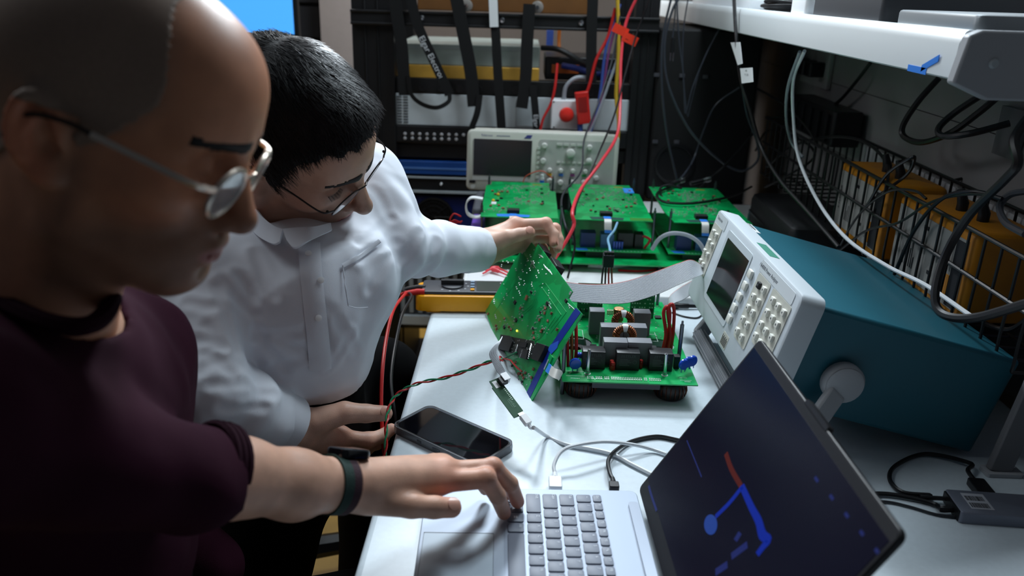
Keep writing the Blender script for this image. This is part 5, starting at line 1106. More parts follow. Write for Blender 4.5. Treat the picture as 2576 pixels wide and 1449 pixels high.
rowsx = [L7(1020, 640)[0], L7(1168, 640)[0], L7(1193, 500)[0], L7(1325, 500)[0], L7(1345, 450)[0], L7(1478, 450)[0], L7(1500, 440)[0], L7(1632, 440)[0], L7(1655, 420)[0], L7(1785, 420)[0], L7(1808, 430)[0], L7(1885, 430)[0]]
R0, R1, R2, R3, R4, R5 = [(rowsx[2 * k], rowsx[2 * k + 1]) for k in range(6)]
pt = .01905; g_ = .0026; y0 = ky0 + .0022
leg = LB()
def key(row, ya, yb, txt='', size=.0050):
    LB().rbox(row[0], row[1], ya, yb, .0003, .0020, .0024, 3, .0006).build('key', M_key, t)
    if txt: leg.text(txt, size, (row[1] - .0035, ya + min(.006, (yb - ya) * .5), .00205), (0, 1, 0), (1, 0, 0), .0001) if 0 else leg.text(txt, size, (row[1] - .0042, ya + min(.0055, (yb - ya) * .5), .0024), (0, 1, 0), (1, 0, 0), .00012)
def row(r, first, names, start, sizes=None):
    y = start
    for nm, wd in names: key(r, y, y + wd - g_, nm); y += wd
u_ = pt
row(R5, 0, [(n_, .0167) for n_ in ('Esc', 'F1', 'F2', 'F3', 'F4', 'F5', 'F6', 'F7', 'F8', 'F9', 'F10', 'F11', 'F12')], y0)
row(R4, 0, [('~', u_ * .92)] + [(c, u_) for c in '1234567890-='], y0)
row(R3, 0, [('Tab', u_ * 1.32)] + [(c, u_) for c in 'QWERTYUIOP[]'], y0)
row(R2, 0, [('Caps', u_ * 1.62)] + [(c, u_) for c in 'ASDFGHJKL;'], y0)
row(R1, 0, [('Shift', u_ * 2.1)] + [(c, u_) for c in 'ZXCVBNM,.'], y0)
row(R0, 0, [('Ctrl', u_ * 1.05), ('Fn', u_ * 1.05), ('', u_), ('Alt', u_), ('', u_ * 5), ('Alt', u_)], y0)
wy = y0 + u_ * 2.1; wx = (R0[0] + R0[1]) / 2
for dx in (-.0021, .0003):
    for dy in (.0062, .0086): leg.box(wx + dx, wx + dx + .0019, wy + dy, wy + dy + .0019, .0021, .0023)
leg.build('key_legends', M_keyd, t)
# hinge and lid
sa = math.radians(31.0); hu = np.array([lu[0] * math.sin(sa), lu[1] * math.sin(sa), math.cos(sa)])
HO = PZ(1604, 1232, LZ + .003); fwd = np.cross(hu, lv); fwd = fwd if fwd[0] < 0 else -fwd
HM = frame(HO, lv, hu, fwd)    # x toward camera, y up the lid, z toward the user
top = PD(1910, 853, 1.0); LH = .246
SCW = .364
b = LB(); hx = LD - .005; b.rbox(LD - .015, LD - .003, .030, LWID - .03, -.010, .0045, .004, 3); b.build('hinge', mat('hinge_silver', (150, 158, 172), .35, .4), t)
b = MB(HM); b.rbox(0, SCW, .002, LH, -.006, 0, .008, 4); lid = b.build('lid', mat('lid_black', (20, 21, 25), .4), t, bevel=.001)
MB(HM).rbox(.0015, SCW - .0015, .004, LH - .002, -.0002, .0006, .006, 4).build('screen_bezel', mat('screen_bezel', (18, 19, 24), .45), lid)
MB(HM).box(.005, SCW - .005, .022, LH - .012, .0006, .0010).build('screen', mat('laptop_screen', (6, 6, 16), .25, emit=(24, 24, 52), estr=.18, spec=.22), lid, label='dim navy screen')
MB(HM).rbox(SCW * .5 - .028, SCW * .5 + .028, LH - .003, LH + .003, -.006, .0006, .002).build('camera_tab', mat('lid_black', (20, 21, 25)), lid)
def HS(x, y):
    r = _ray(x, y); k = ((HO + fwd * .001 - CAM) @ fwd) / (r @ fwd); p = CAM + r * k - HO; return (p @ lv, p @ hu)
def sline(pts, wds, nm, m):
    q = np.array([(*HS(*p), .0011) for p in pts]); b = MB(HM); q = catmull(q, 4) if len(q) > 2 else q
    T = unit_rows(np.gradient(q, axis=0)); S2 = np.stack([-T[:, 1], T[:, 0], 0 * T[:, 0]], 1); wv = np.interp(np.linspace(0, 1, len(q)), np.linspace(0, 1, len(wds)), wds)[:, None]
    V = np.vstack([q + S2 * wv / 2, q - S2 * wv / 2]); m_ = len(q); b.add(V, [(i, i + 1, m_ + i + 1, m_ + i) for i in range(m_ - 1)]); b.build(nm, m, lid)
def unit_rows(a): return a / (np.linalg.norm(a, axis=1)[:, None] + 1e-12)
M_sb = mat('screen_blue_line', (6, 26, 100), .4, emit=(6, 40, 168), estr=.35, spec=.2); M_sb2 = mat('screen_dim_blue', (14, 24, 80), .4, emit=(14, 30, 104), estr=.25); M_sr = mat('screen_red_line', (56, 16, 13), .4, emit=(110, 34, 28), estr=.22, spec=.2)
sline([(1868, 1224), (1835, 1265), (1800, 1300)], [.006, .006], 'screen_drawing', M_sb)
sline([(1866, 1222), (1890, 1275), (1908, 1310), (1918, 1345), (1933, 1358), (1920, 1375), (1905, 1395)], [.007, .008, .010, .008, .007], 'screen_drawing', M_sb)
sline([(1826, 1140), (1840, 1180), (1864, 1222)], [.006, .006], 'screen_drawing', M_sr)
q = [HS(1788 + 16 * math.cos(a) + 4 * math.sin(a), 1320 + 25 * math.sin(a) - 6 * math.cos(a)) for a in np.arange(20) * math.pi / 10]
MB(HM).prism(q, .0010, .0012).build('screen_drawing', mat('screen_teal_blue', (16, 48, 120), .4, emit=(20, 60, 140), estr=.3), lid)
for pts, wd in (([(1850, 1360), (1862, 1340)], .007), ([(1840, 1400), (1880, 1370)], .008), ([(1800, 1440), (1830, 1420)], .008), ([(1728, 1108), (1745, 1150), (1765, 1200)], .0016), ([(1632, 1222), (1640, 1250), (1652, 1285)], .0035)): sline(pts, [wd, wd], 'screen_drawing', M_sb2)
for k in range(5): sline([(2050 + 38 * k, 1200 + 45 * k), (2058 + 38 * k, 1212 + 45 * k)], [.003, .003], 'screen_drawing', M_sb2)
# plugs and cables at the far side of the laptop
def side_plug(x, wpx, name, label, m, ht, pts, r):
    p = PZ(x, 1229, .762); t2 = thing(name, label, 'plug', p); hw = wpx * .5 * (np.linalg.norm(p - CAM)) / FPX * .98
    Mp = frame(np.array([p[0], p[1], .7605]), (1, 0, 0), (0, 1, 0), (0, 0, 1)); MB(Mp).rbox(-hw, hw, .0005, ht, -.004, .004, .002).build('housing', m, t2, bevel=.001)
    MB(Mp).tube([(0, ht, 0), (0, ht + .012, 0)], [.0042, .0030], 10).build('strain_relief', m, t2)
    MB().tube(catmull([np.array([p[0], p[1] + ht + .010, .7605])] + [PZ(*q) for q in pts], 8), r, 8).build('cable', m, t2)
side_plug(1398, 33, 'usb_plug', 'white plug and cable in the far side of the laptop, left of the black one', M_wire_w, .026, [(1394, 1168, .766), (1412, 1136, .774), (1450, 1120, .778), (1520, 1111, .774), (1590, 1118, .764), (1640, 1130, .755), (1676, 1142, .7535)], .0027)
side_plug(1546, 25, 'power_plug', 'black plug and cable in the far side of the laptop beside the screen', M_rub, .014, [(1534, 1190, .762), (1530, 1160, .760), (1548, 1134, .757), (1590, 1110, .7535), (1650, 1098, .7535), (1700, 1106, .7535), (1750, 1118, .7535)], .0029)

# ------------------------------------------------------------------ phone in a clear case
ph = [PZ(*q, .752) for q in ((994, 1088), (1092, 1036), (1292, 1134), (1184, 1168))]
pc = sum(ph) / 4; pu = unit((ph[2] - ph[1]) + (ph[3] - ph[0])); pu[2] = 0; pu = unit(pu); pv = np.cross([0, 0, 1], pu)
hl, hw = .0835, .0410
t = thing('phone', 'black smartphone in a smoky clear case lying near the bench edge', 'phone', (pc[0], pc[1], .7503))
PM = frame(np.array([pc[0], pc[1], .7503]), pu, pv, (0, 0, 1))
M_clear = mat('smoky_clear_case', (170, 172, 178), .15, trans=.75, ior=1.35)
MB(PM).rbox(-hl, hl, -hw, hw, 0, .0022, .013, 8).build('case_back', M_clear, t)
b = MB(PM)
ring = lambda q, z, r: [(sx * (hl - r) + (r - q) * math.cos(a), sy * (hw - r) + (r - q) * math.sin(a), z) for sx, sy, a0 in ((1, 1, 0), (-1, 1, 90), (-1, -1, 180), (1, -1, 270)) for a in np.radians(np.linspace(a0, a0 + 90, 8))]
V = ring(0, 0, .013) + ring(-.0004, .006, .013) + ring(.0004, .0118, .013) + ring(.0022, .0118, .013) + ring(.0026, .0022, .013); m = 32
b.add(V, [(k * m + i, k * m + (i + 1) % m, (k + 1) * m + (i + 1) % m, (k + 1) * m + i) for k in range(4) for i in range(m)]); b.build('case_bumper', M_clear, t)
MB(PM).rbox(-hl + .003, hl - .003, -hw + .003, hw - .003, .0024, .0105, .011, 7, .0015).build('body', mat('phone_body', (22, 23, 27), .3, .4), t)
MB(PM).rbox(-hl + .0055, hl - .0055, -hw + .0055, hw - .0055, .0104, .0109, .009, 7).build('screen', mat('phone_glass', (9, 10, 16), .06, coat=.5), t)
for x, l in ((-.03, .008), (.0, .014), (.02, .014)): MB(PM).rbox(x, x + l, -hw - .0012, -hw + .002, .004, .0075, .001).build('side_button', mat('phone_button', (60, 62, 66), .3, .5), t)

# ------------------------------------------------------------------ multimeter
a = PZ(1047, 786, .752); c = PZ(1225, 793, .752); mu = unit(np.array([1, .05, 0])); mv = np.array([-mu[1], mu[0], 0])
MO = np.array([a[0] - .002, a[1] + .002, .7504]); MM = frame(MO, mu, mv, (0, 0, 1)); ML, MW = .205, .084
t = thing('multimeter', 'yellow and dark grey multimeter lying on the far corner of the bench', 'multimeter', MO)
M_my = mat('multimeter_yellow', (232, 158, 14), .42)
b = MB(MM); b.rbox(0, ML, 0, MW, .004, .036, .014, 5, .005); b.rbox(ML * .72, ML * .85, .004, MW - .004, 0, .006, .006); b.rbox(.02, .05, .004, MW - .004, 0, .006, .006); b.build('holster', M_my, t)
MB(MM).rbox(.012, ML - .010, .008, MW - .008, .030, .0425, .008, 4, .002).build('case', mat('dark_grey_meter', (58, 60, 66), .5), t)
MB(MM).rbox(ML - .085, ML - .018, .014, MW - .014, .0424, .0432, .003).build('display', mat('meter_display', (70, 74, 70), .2), t)
MB(MM).lathe([(.022, 0), (.022, .003), (.019, .004)], (.072, MW / 2, .0424), n=24).build('dial', mat('dial_grey', (44, 46, 52), .5), t)
Md = MM.copy(); Md[:3, 3] = MM[:3, :3] @ np.array([.072, MW / 2, .0465]) + MM[:3, 3]; MB(Md).rbox(-.023, .023, -.005, .005, -.001, .009, .003).build('dial_pointer', mat('pointer_black', (24, 25, 30), .5), t) 
for k in range(4): MB(MM).rbox(.108, .116, .014 + .015 * k, .022 + .015 * k, .0424, .0450, .002).build('button', M_my if k == 0 else mat('meter_button', (120, 140, 160), .5), t)
b = MB(MM)
for k in range(9): an_ = math.radians(-130 + 32 * k); b.box(.072 + .031 * math.cos(an_) - .002, .072 + .031 * math.cos(an_) + .002, MW / 2 + .029 * math.sin(an_) - .001, MW / 2 + .029 * math.sin(an_) + .001, .0425, .0428)
b.build('dial_marks', M_txtw, t)
jr = MM[:3, :3] @ np.array([.004, .012, .040]) + MM[:3, 3]; jb = MM[:3, :3] @ np.array([.004, .036, .040]) + MM[:3, 3]
def lead(name, label, j, m, pts, r):
    t2 = thing(name, label, 'test lead', j); MB().tube([j + [.014, 0, 0], j, j - [.022, .004, .003], j - [.032, .006, .006]], [.0062, .0062, .0055, .004], 12).build('plug', m, t2)
    MB().tube(catmull([j - [.031, .006, .0055]] + pts, 8), r, 8).build('lead', m, t2)
lead('test_lead', 'red test lead plugged into the multimeter and hanging off the bench', jr, M_red, [PD(1020, 738, 1.54), PD(992, 775, 1.46), PD(976, 830, 1.36), PD(964, 910, 1.27), PD(959, 1000, 1.23), PD(962, 1090, 1.21), PD(968, 1160, 1.22)], .0030)
lead('test_lead', 'black test lead plugged into the multimeter and hanging off the bench', jb, M_rub, [PD(1035, 745, 1.58), PD(1012, 790, 1.50), PD(994, 870, 1.39), PD(984, 950, 1.32), PD(990, 1020, 1.28), PD(1000, 1090, 1.27)], .0028)

# ------------------------------------------------------------------ dock hub and cables at lower right
h0, h1_, h2_, h3_ = PZ(2412, 1313, .752), PZ(2400, 1248, .766), PZ(2600, 1262, .766), PZ(2600, 1330, .752)
du = unit((h2_ - h1_) * [1, 1, 0]); dv = np.cross([0, 0, 1], du); DO = PZ(2413, 1316, .7505)
t = thing('usb_hub', 'grey metal hub with a white barcode label at the lower right of the bench', 'hub', DO)
DM2 = frame(DO, du, dv, (0, 0, 1)); MB(DM2).rbox(0, .13, 0, .052, 0, .0155, .004, 4, .002).build('case', mat('hub_grey', (122, 126, 140), .4, .5), t)
MB(DM2).box(-.002, .004, .004, .048, .001, .0145).build('end_cap', M_rub, t); MB(DM2).box(.016, .044, .010, .044, .0155, .0158).build('barcode_label', mat('hub_label', (166, 168, 176), .6), t); b = MB(DM2); r4 = random.Random(2)
for q in range(2):
    x_ = .018
    while x_ < .040: w_ = r4.uniform(.0004, .0014); b.box(x_, x_ + w_, .013 + .015 * q, .023 + .015 * q, .0158, .0160); x_ += w_ + r4.uniform(.0004, .001)
b.build('barcode', M_ink, t)
def hubp(x, y, z): return DM2[:3, :3] @ np.array([x, y, z]) + DM2[:3, 3]
t2 = thing('hub_plug', 'black plug standing in the far side of the grey hub', 'plug', hubp(.062, .06, .008)); MB(DM2).rbox(.044, .066, .053, .088, .003, .013, .003).build('housing', M_rub, t2, bevel=.001)
MB().tube(catmull([hubp(.055, .087, .008), hubp(.055, .11, .010), PZ(2440, 1165, .758), PZ(2330, 1142, .7545), PZ(2255, 1170, .7545), PZ(2238, 1205, .7545), PZ(2270, 1238, .7545), PZ(2340, 1246, .7545), hubp(-.03, .045, .005), hubp(-.001, .040, .008)], 8), .0030, 8).build('cable', M_rub, t2)
cable('cable', 'black cable leaving the hub toward the laptop lid', [hubp(-.002, .018, .008), hubp(-.016, .018, .007), PZ(2350, 1268, .7545), PZ(2290, 1252, .7545), PZ(2220, 1242, .7545), PZ(2150, 1246, .7545)], [.0045] * 9 + [.003] * 32, M_rub)
cable('cable', 'thin dark cable lying on the bench below the hub cable', [PZ(x, y, .7525) for x, y in ((2430, 1302), (2360, 1295), (2290, 1275), (2230, 1262), (2160, 1262))], .0018, mat('dark_grey_wire', (40, 42, 48)))

# grey stand leg at the right edge
t = thing('grey_stand', 'grey metal stand leg leaning at the right edge behind the hub', 'stand', PZ(2508, 1192, .7505))
a = PZ(2508, 1190, .7505); c = PY(2612, 960, a[1] + .01); d = unit(c - a); s_ = unit(np.cross(d, [0, 1, 0])); Ms = frame(a, d, s_, np.cross(d, s_))
MB(Ms).rbox(.004, np.linalg.norm(c - a), -.016, .016, -.006, .006, .002).build('leg', mat('dull_grey_leg', (112, 112, 116), .5), t, bevel=.002); MB().rbox(a[0] - .02, a[0] + .03, a[1] - .012, a[1] + .012, .7503, .756, .004).build('foot', M_hand, t)
# ------------------------------------------------------------------ people
M_skin1 = mat('skin_tan', (190, 140, 112), .42, spec=.35, attr='Col', var=.10, vscale=60, bump=.25, bscale=900, sss=.08)
M_skin2 = mat('skin_light', (200, 150, 125), .45, attr='Col', var=.10, vscale=60, bump=.25, bscale=900, sss=.08)
M_stub = mat('cropped_hair', (146, 122, 106), .55, var=.15, vscale=500, bump=.15, bscale=1500)
M_hair = mat('black_hair', (20, 19, 22), .36)
M_scalp = mat('black_hair_underlayer', (9, 8, 9), .8, bump=.8, bscale=600)
M_brow = mat('dark_eyebrow', (26, 20, 19), .7, var=.4, vscale=700)
M_sweat = mat('maroon_sweater', (47, 14, 31), .9, spec=.12, var=.12, vscale=12, bump=.3, bscale=700)
M_rib_k = mat('maroon_rib_knit', (36, 10, 23), .9, spec=.12, bump=.5, bscale=500)
M_shirt = mat('white_shirt_cotton', (214, 219, 228), .8, bump=.15, bscale=1200)
M_trous = mat('black_trousers', (7, 7, 9), .9, spec=.1)
M_metal = mat('spectacle_metal', (214, 200, 186), .3, .8)
M_dmetal = mat('dark_spectacle_metal', (60, 56, 56), .3, .9)
M_lens = mat('spectacle_lens', (235, 238, 242), .06, trans=.75, ior=1.4, coat=.6)
M_nail = mat('fingernail', (214, 160, 142), .3, coat=.2)

def head_sdf(p, k=None):
    P = dict(nose=1.0, jaw=1.0); P.update(k or {})
    ay = np.abs(p[1]); q = [p[0], ay, p[2]]
    d = ell(p, (-.012, 0, .034), (.099, .077, .086))
    d = smin(d, ell(p, (.030, 0, -.018), (.062, .060, .085)), .035)
    d = smin(d, ell(p, (.052, 0, .045), (.046, .054, .050)), .03)
    d = smin(d, chain(q, [((-.004, .050, -.040), .020), ((.012, .050, -.072), .017), ((.070, .016, -.100), .017)], .02), .03)
    d = smin(d, ell(p, (.040, 0, -.080), (.050, .040, .034)), .03)
    d = smin(d, ell(p, (.077, 0, -.099), (.021, .025, .018)), .015)
    d = smin(d, ell(p, (.071, 0, -.062), (.031, .032, .034)), .02)
    d = smin(d, ell(q, (.055, .046, -.024), (.026, .021, .020)), .025)
    d = smin(d, seg(q, (.087, .010, .023), (.071, .046, .025), .0105, .0095), .016)
    d = ssub(d, ell(q, (.098, .032, .001), (.019, .019, .0125)), .014)
    d = smin(d, ell(q, (.0755, .032, -.001), (.0135, .0155, .0125)), .005)
    d = ssub(d, seg(q, (.091, .018, -.0045), (.083, .046, -.004), .0012, .001), .003)
    n = P['nose']
    d = smin(d, seg(p, (.090, 0, .014), (.090 + .022 * n, 0, -.036), .0072, .0105), .012)
    d = smin(d, ell(p, (.090 + .0215 * n, 0, -.0405), (.0125, .0120, .0105)), .008)
    d = smin(d, ell(q, (.098, .0125, -.0445), (.012, .0075, .0078)), .007)
    d = ssub(d, ell(q, (.102, .0065, -.0525), (.006, .0042, .004)), .003)
    d = smin(d, chain(q, [((.101, .003, -.0665), .0048), ((.0985, .010, -.0665), .0050), ((.086, .0245, -.0725), .0032)], .004), .008)
    d = smin(d, chain(q, [((.0985, 0, -.0790), .0062), ((.094, .012, -.0785), .0056), ((.086, .0235, -.0740), .0030)], .004), .007)
    d = ssub(d, chain(q, [((.108, 0, -.0722), .0016), ((.099, .014, -.0724), .0014), ((.087, .027, -.0738), .0010)], .003), .004)
    d = ssub(d, ell(p, (.1035, 0, -.0895), (.008, .016, .0045)), .010)
    # ears
    ca, sa = math.cos(.28), math.sin(.28)
    e = [p[0] + .012, ay - .0765, p[2] + .010]
    ex = e[0] * ca + e[2] * sa; ez = -e[0] * sa + e[2] * ca; ey = e[1] + .40 * ex
    E = [ex, ey, ez]
    ear = ell(E, (0, 0, 0), (.0185, .0062, .031))
    ear = smin(ear, ell(E, (.004, .001, -.026), (.009, .0055, .009)), .006)
    rim = [((.013 * math.cos(a) * (1.05), .0055, .004 + .0245 * math.sin(a)), .0036) for a in np.linspace(-.35, 3.9, 11)]
    ear = ssub(ear, ell(E, (.003, .0085, .003), (.0115, .0085, .0195)), .003)
    ear = smin(ear, chain(E, rim, .002), .004)
    ear = smin(ear, chain(E, [((-.006, .0035, -.014), .003), ((-.007, .004, .004), .003), ((.000, .004, .014), .0028)], .003), .003)
    ear = ssub(ear, ell(E, (.006, .005, -.005), (.0072, .0120, .0090)), .003)
    d = smin(d, ear, .006)
    return d
def head_neck(p, neck_to, r0=.056, r1=.060, k=None):
    d = head_sdf(p, k)
    d = smin(d, seg(p, (-.028, 0, -.055), neck_to, r0, r1), .03)
    return d
def head_cols(V, base, stub, stubk):
    x, y, z = V.T; ay = np.abs(y); c = np.tile(np.array(base), (len(V), 1))
    red = np.exp(-((x - .108) ** 2 + y ** 2 + (z + .04) ** 2) / .00022) * .8 + np.exp(-((x - .06) ** 2 + (ay - .05) ** 2 + (z + .03) ** 2) / .0006) * .5 + np.clip((ay - .076) / .006, 0, 1) * .8
    c *= 1 + red[:, None] * (np.array([1.06, .80, .76]) - 1)
    beard = np.clip((-.044 - z - .018 * np.clip((.05 - x) / .05, -0.5, 1) + .02 * np.clip(x - .08, 0, 1) * 20) / .034 + .35, 0, 1) * np.clip((z + .150) / .03, 0, 1) * np.clip((x - (-.012)) / .02, 0, 1)
    side = np.clip(1 - np.abs(x - .012) / .016, 0, 1) * np.clip((ay - .05) / .012, 0, 1) * np.clip((.0 - z) / .02, 0, 1) * np.clip((z + .09) / .02, 0, 1)
    lipm = np.clip(1 - ((np.abs(z + .0725) / .0098) ** 2 + (ay / .026) ** 2), 0, 1) * (x > .078)
    beard = np.clip(np.maximum(beard, side * .9) - lipm * 2, 0, 1)
    c = c * (1 - beard[:, None] * stubk) + np.array(stub) * (beard[:, None] * stubk)
    lm = np.clip(lipm * 3, 0, 1)[:, None]; c = c * (1 - lm) + np.array([.34, .13, .115]) * lm
    return np.clip(c, 0, 1)
def hand_sdf(p, W, wr, mcp, fingers, thumb, palm_k=.022, finger_k=.006, th_k=.010):
    d = None
    for m in mcp:
        e = seg(p, W[0], m[0], wr, m[1]); d = e if d is None else smin(d, e, palm_k)
    for a, b in zip(mcp[:-1], mcp[1:]): d = smin(d, seg(p, a[0], b[0], a[1] * .97, b[1] * .97), .010)
    th = chain(p, thumb, .004); d = smin(d, th, th_k)
    for f in fingers:
        for (a, ra), kk in ((f[0], .0035), (f[1], .0016)): d = smin(d, seg(p, np.asarray(a) + [0, -.001, kk], np.asarray(a) + [0, .001, kk], ra * .86, ra * .86), .006)
        d = smin(d, seg(p, np.asarray(W[0]) + [0, 0, wr * .72], np.asarray(f[0][0]) + [0, 0, f[0][1] * .80], .0032, .0030), .007)
    fs = None
    for f in fingers:
        e = chain(p, f, .003); fs = e if fs is None else smin(fs, e, .0015)
    return smin(d, fs, finger_k)
def hand_cols(V, base, tips):
    c = np.tile(np.array(base), (len(V), 1)) * (1 + .10 * np.sin(V[:, 0] * 130 + 2 * np.sin(V[:, 1] * 90)) * np.sin(V[:, 2] * 150))[:, None]
    for t_, rr in tips: g = np.exp(-((V - t_) ** 2).sum(1) / rr ** 2)[:, None]; c *= 1 + g * (np.array([1.02, .78, .74]) - 1)
    return c
def nail(parent, tip, prev, side, r):
    # nail lying on the outer side of a fingertip
    tip = np.array(tip); ax = unit(tip - np.array(prev)); n = np.array(side, float); n = unit(n - ax * (n @ ax)); w_ = np.cross(ax, n)
    b = MB(frame(tip - ax * .001 + n * r * .90, ax, w_, n)); V = []; nx, ny = 7, 7
    for i in range(nx):
        for j in range(ny):
            u = -1 + 2 * i / (nx - 1); v = -1 + 2 * j / (ny - 1); sx = u * math.sqrt(1 - v * v / 2); sy = v * math.sqrt(1 - u * u / 2)
            V.append((sx * .0068, sy * r * .68, r * .22 * (1 - (sy) ** 2 * .9) - .0006 * max(0, -sx)))
    b.add(V, [(i * ny + j, (i + 1) * ny + j, (i + 1) * ny + j + 1, i * ny + j + 1) for i in range(nx - 1) for j in range(ny - 1)])
    return b.build('fingernail', M_nail, parent)
def bounds(pts, pad): a = np.array(pts); return a.min(0) - pad, a.max(0) + pad
def join_parts(parts):
    V = np.vstack([p[0] for p in parts]); F = []; o = 0
    for p in parts: F.append(p[1] + o); o += len(p[0])
    return V, np.vstack(F), np.vstack([p[2] for p in parts])
def person(label, V, F, c, m, base):
    t = meshobj('person', V - np.array(base), F, m, None, c); t.location = base; ORG[t.name] = np.array(base, float)
    return tag(t, label, 'person')

def glasses(label, pos, R, s, metal, temple_dark, lens_w=.025, lens_h=.0185, drop=-.006, xo=.098, half=.033, wrap=.10, rr=.0011):
    t = thing('glasses', label, 'glasses', pos)
    def W(v): return pos + (np.asarray(v) * s) @ R.T
    for sd in (1, -1):
        c = np.array([xo, sd * half, drop]); out = np.array([-math.sin(wrap), sd * math.cos(wrap), 0]); up = np.array([.12, 0, 1])
        loop = [W(c + out * lens_w * math.cos(a) * (1 - .10 * math.sin(a) ** 2 * 0) + up * lens_h * (math.sin(a) if math.sin(a) < 0 else math.sin(a) * .9)) for a in np.arange(36) * math.pi / 18]
        MB().tube(loop, rr, 6, closed=True).build('rim', metal, t)
        nn_ = unit(np.cross(loop[9] - loop[0], loop[18] - loop[0])); cc = sum(loop) / 36
        b = MB(); V = [cc + nn_ * .0012] + loop; b.add(V, [(0, 1 + i, 1 + (i + 1) % 36) for i in range(36)]); V2 = [cc + nn_ * .0004] + [p - nn_ * .0008 for p in loop]; b.add(V2, [(0, 1 + (i + 1) % 36, 1 + i) for i in range(36)]); b.build('lens', M_lens, t)
        h = c + out * lens_w + up * lens_h * .35; h2 = np.array([h[0] - .010, sd * .0735, h[2] + .004]); e1 = np.array([.004, sd * .0815, h[2] + .012]); e2 = np.array([-.020, sd * .0825, h[2] + .006]); e3 = np.array([-.034, sd * .079, h[2] - .016])
        MB().tube(catmull([W(h), W(h2), W((h2 * .55 + e1 * .45)), W(e1 * .8 + h2 * .2)], 6), rr * 1.15, 6).build('temple', metal, t)
        MB().tube(catmull([W(e1 * .75 + h2 * .25), W(e1), W(e2), W(e3)], 6), .0019, 6).build('temple_tip', temple_dark, t)
        MB().ball(W((h + h2) / 2), .0022, 8, 5).build('hinge', metal, t)
    a = np.array([xo + .003, half - lens_w * .9, drop + .006]); MB().tube(catmull([W(a), W((xo + .007, 0, drop + .010)), W(a * [1, -1, 1])], 6), .0011, 6).build('bridge', metal, t)
    for sd in (1, -1): MB().ball(W((xo - .004, sd * .0105, drop - .006)), (.002, .002, .0035), 8, 5).build('nose_pad', M_lens, t)
    return t

# ======================================================== man in the maroon sweater
pos1 = np.array([-.302, .612, 1.2625]); s1 = .985
p_, y_ = math.radians(22.5), math.radians(-2)
f1 = np.array([math.cos(y_) * math.cos(p_), math.sin(y_) * math.cos(p_), -math.sin(p_)]); l1 = np.array([-math.sin(y_), math.cos(y_), 0]); R1 = np.stack([f1, l1, np.cross(f1, l1)], 1)
nb1 = PD(95, 850, .66); nbl = (nb1 - pos1) @ R1 / s1
KH1 = dict(nose=.98)
V, F = nets(lambda p: head_neck(p, nbl, .053, .058, KH1), (-.20, -.11, -.24), (.14, .11, .14), .0024)
V = relax(V, F, 1, .5); col = head_cols(V, (.60, .265, .150), (.15, .080, .054), .72); N_ = vnormals(V, F)
hx = np.interp(V[:, 2], [-.08, -.03, .0, .02, .04, .06, .08, .10, .14], [-.035, -.02, .024, .040, .055, .053, .046, .036, .024])
keep1 = np.where((V[:, 0] < hx) & (V[:, 2] > np.interp(V[:, 0], [-.2, -.06, -.035, -.012, .0, .012, .02, .05], [-.070, -.060, -.03, .012, .008, -.012, -.018, -.02])) & ~((np.abs(V[:, 1]) > .0735) & (np.abs(V[:, 0] + .013) < .021) & (V[:, 2] < .013)), 1.0, -1.0)
sf1 = np.clip((hx + .010 - V[:, 0]) / .022, 0, 1) * np.clip((V[:, 2] - np.interp(V[:, 0], [-.2, -.06, -.035, -.012, .0, .012, .02, .05], [-.080, -.070, -.04, .004, .0, -.020, -.026, -.02])) / .014, 0, 1)
sf1 = sf1 * (1 - np.clip((np.abs(V[:, 1]) - .074) / .004, 0, 1) * (np.abs(V[:, 0] + .013) < .026) * (V[:, 2] < .026))
col = col * (1 - .55 * sf1[:, None]) + np.array([.27, .185, .14]) * (.55 * sf1[:, None])
HV1, HF1, HN1 = V, F, N_
def W1(v): return pos1 + (np.asarray(v) * s1) @ R1.T
head1 = (W1(V), F, col)
# right arm and hand on the keyboard
E1, A1b, A1c, A1d, Wr1 = PD(480, 1212, .70), PD(600, 1200, .745), PD(740, 1219, .795), PD(850, 1220, .835), PD(915, 1222, .857)
mcp1 = [(PD(1098, 1212, .902), .0130), (PD(1118, 1190, .916), .0130), (PD(1112, 1178, .932), .0118), (PD(1088, 1172, .946), .0105)]
ti, tm = PZ(1268, 1290, .7795), PZ(1302, 1262, .7795)
fi = [(PD(1098, 1212, .902), .0128), (PD(1222, 1204, .915), .0112), (PD(1252, 1248, .928), .0096), (ti, .0084)]
fm = [(PD(1118, 1188, .916), .0125), (PD(1240, 1177, .934), .0110), (PD(1283, 1217, .950), .0096), (tm, .0084)]
fr = [(PD(1112, 1178, .932), .0105), (PD(1215, 1180, .955), .0095), (PD(1258, 1212, .972), .0084), (PZ(1275, 1243, .781), .0076)]
fp = [(PD(1088, 1172, .946), .0095), (PD(1165, 1182, .968), .0085), (PD(1205, 1208, .982), .0076), (PZ(1220, 1232, .782), .0068)]
th1 = [(PD(935, 1256, .855), .0165), (PD(1035, 1272, .862), .0130), (PD(1092, 1276, .872), .0118), (PD(1136, 1277, .880), .0110)]
arm1 = [(E1, .042), (A1b, .0330), (A1c, .0310), (A1d, .0235), (Wr1, .0210)]
def arm1_sdf(p):
    d = chain(p, arm1, .02)
    return smin(d, hand_sdf(p, (Wr1,), .0180, mcp1, [fi, fm, fr, fp], th1, th_k=.006), .012)
lo, hi = bounds([E1] + [q[0] for q in mcp1 + fi + fm + fr + fp + th1], .055)
V, F = nets(arm1_sdf, lo, hi, .0020); V = relax(V, F, 1, .5)
tips = [(ti, .02), (tm, .02), (fi[1][0], .014), (fm[1][0], .014), (th1[3][0], .014), (mcp1[0][0], .018), (mcp1[1][0], .015), (PD(1150, 1235, .905), .02)]
arm1m = (V, F, hand_cols(V, (.66, .375, .265), tips))
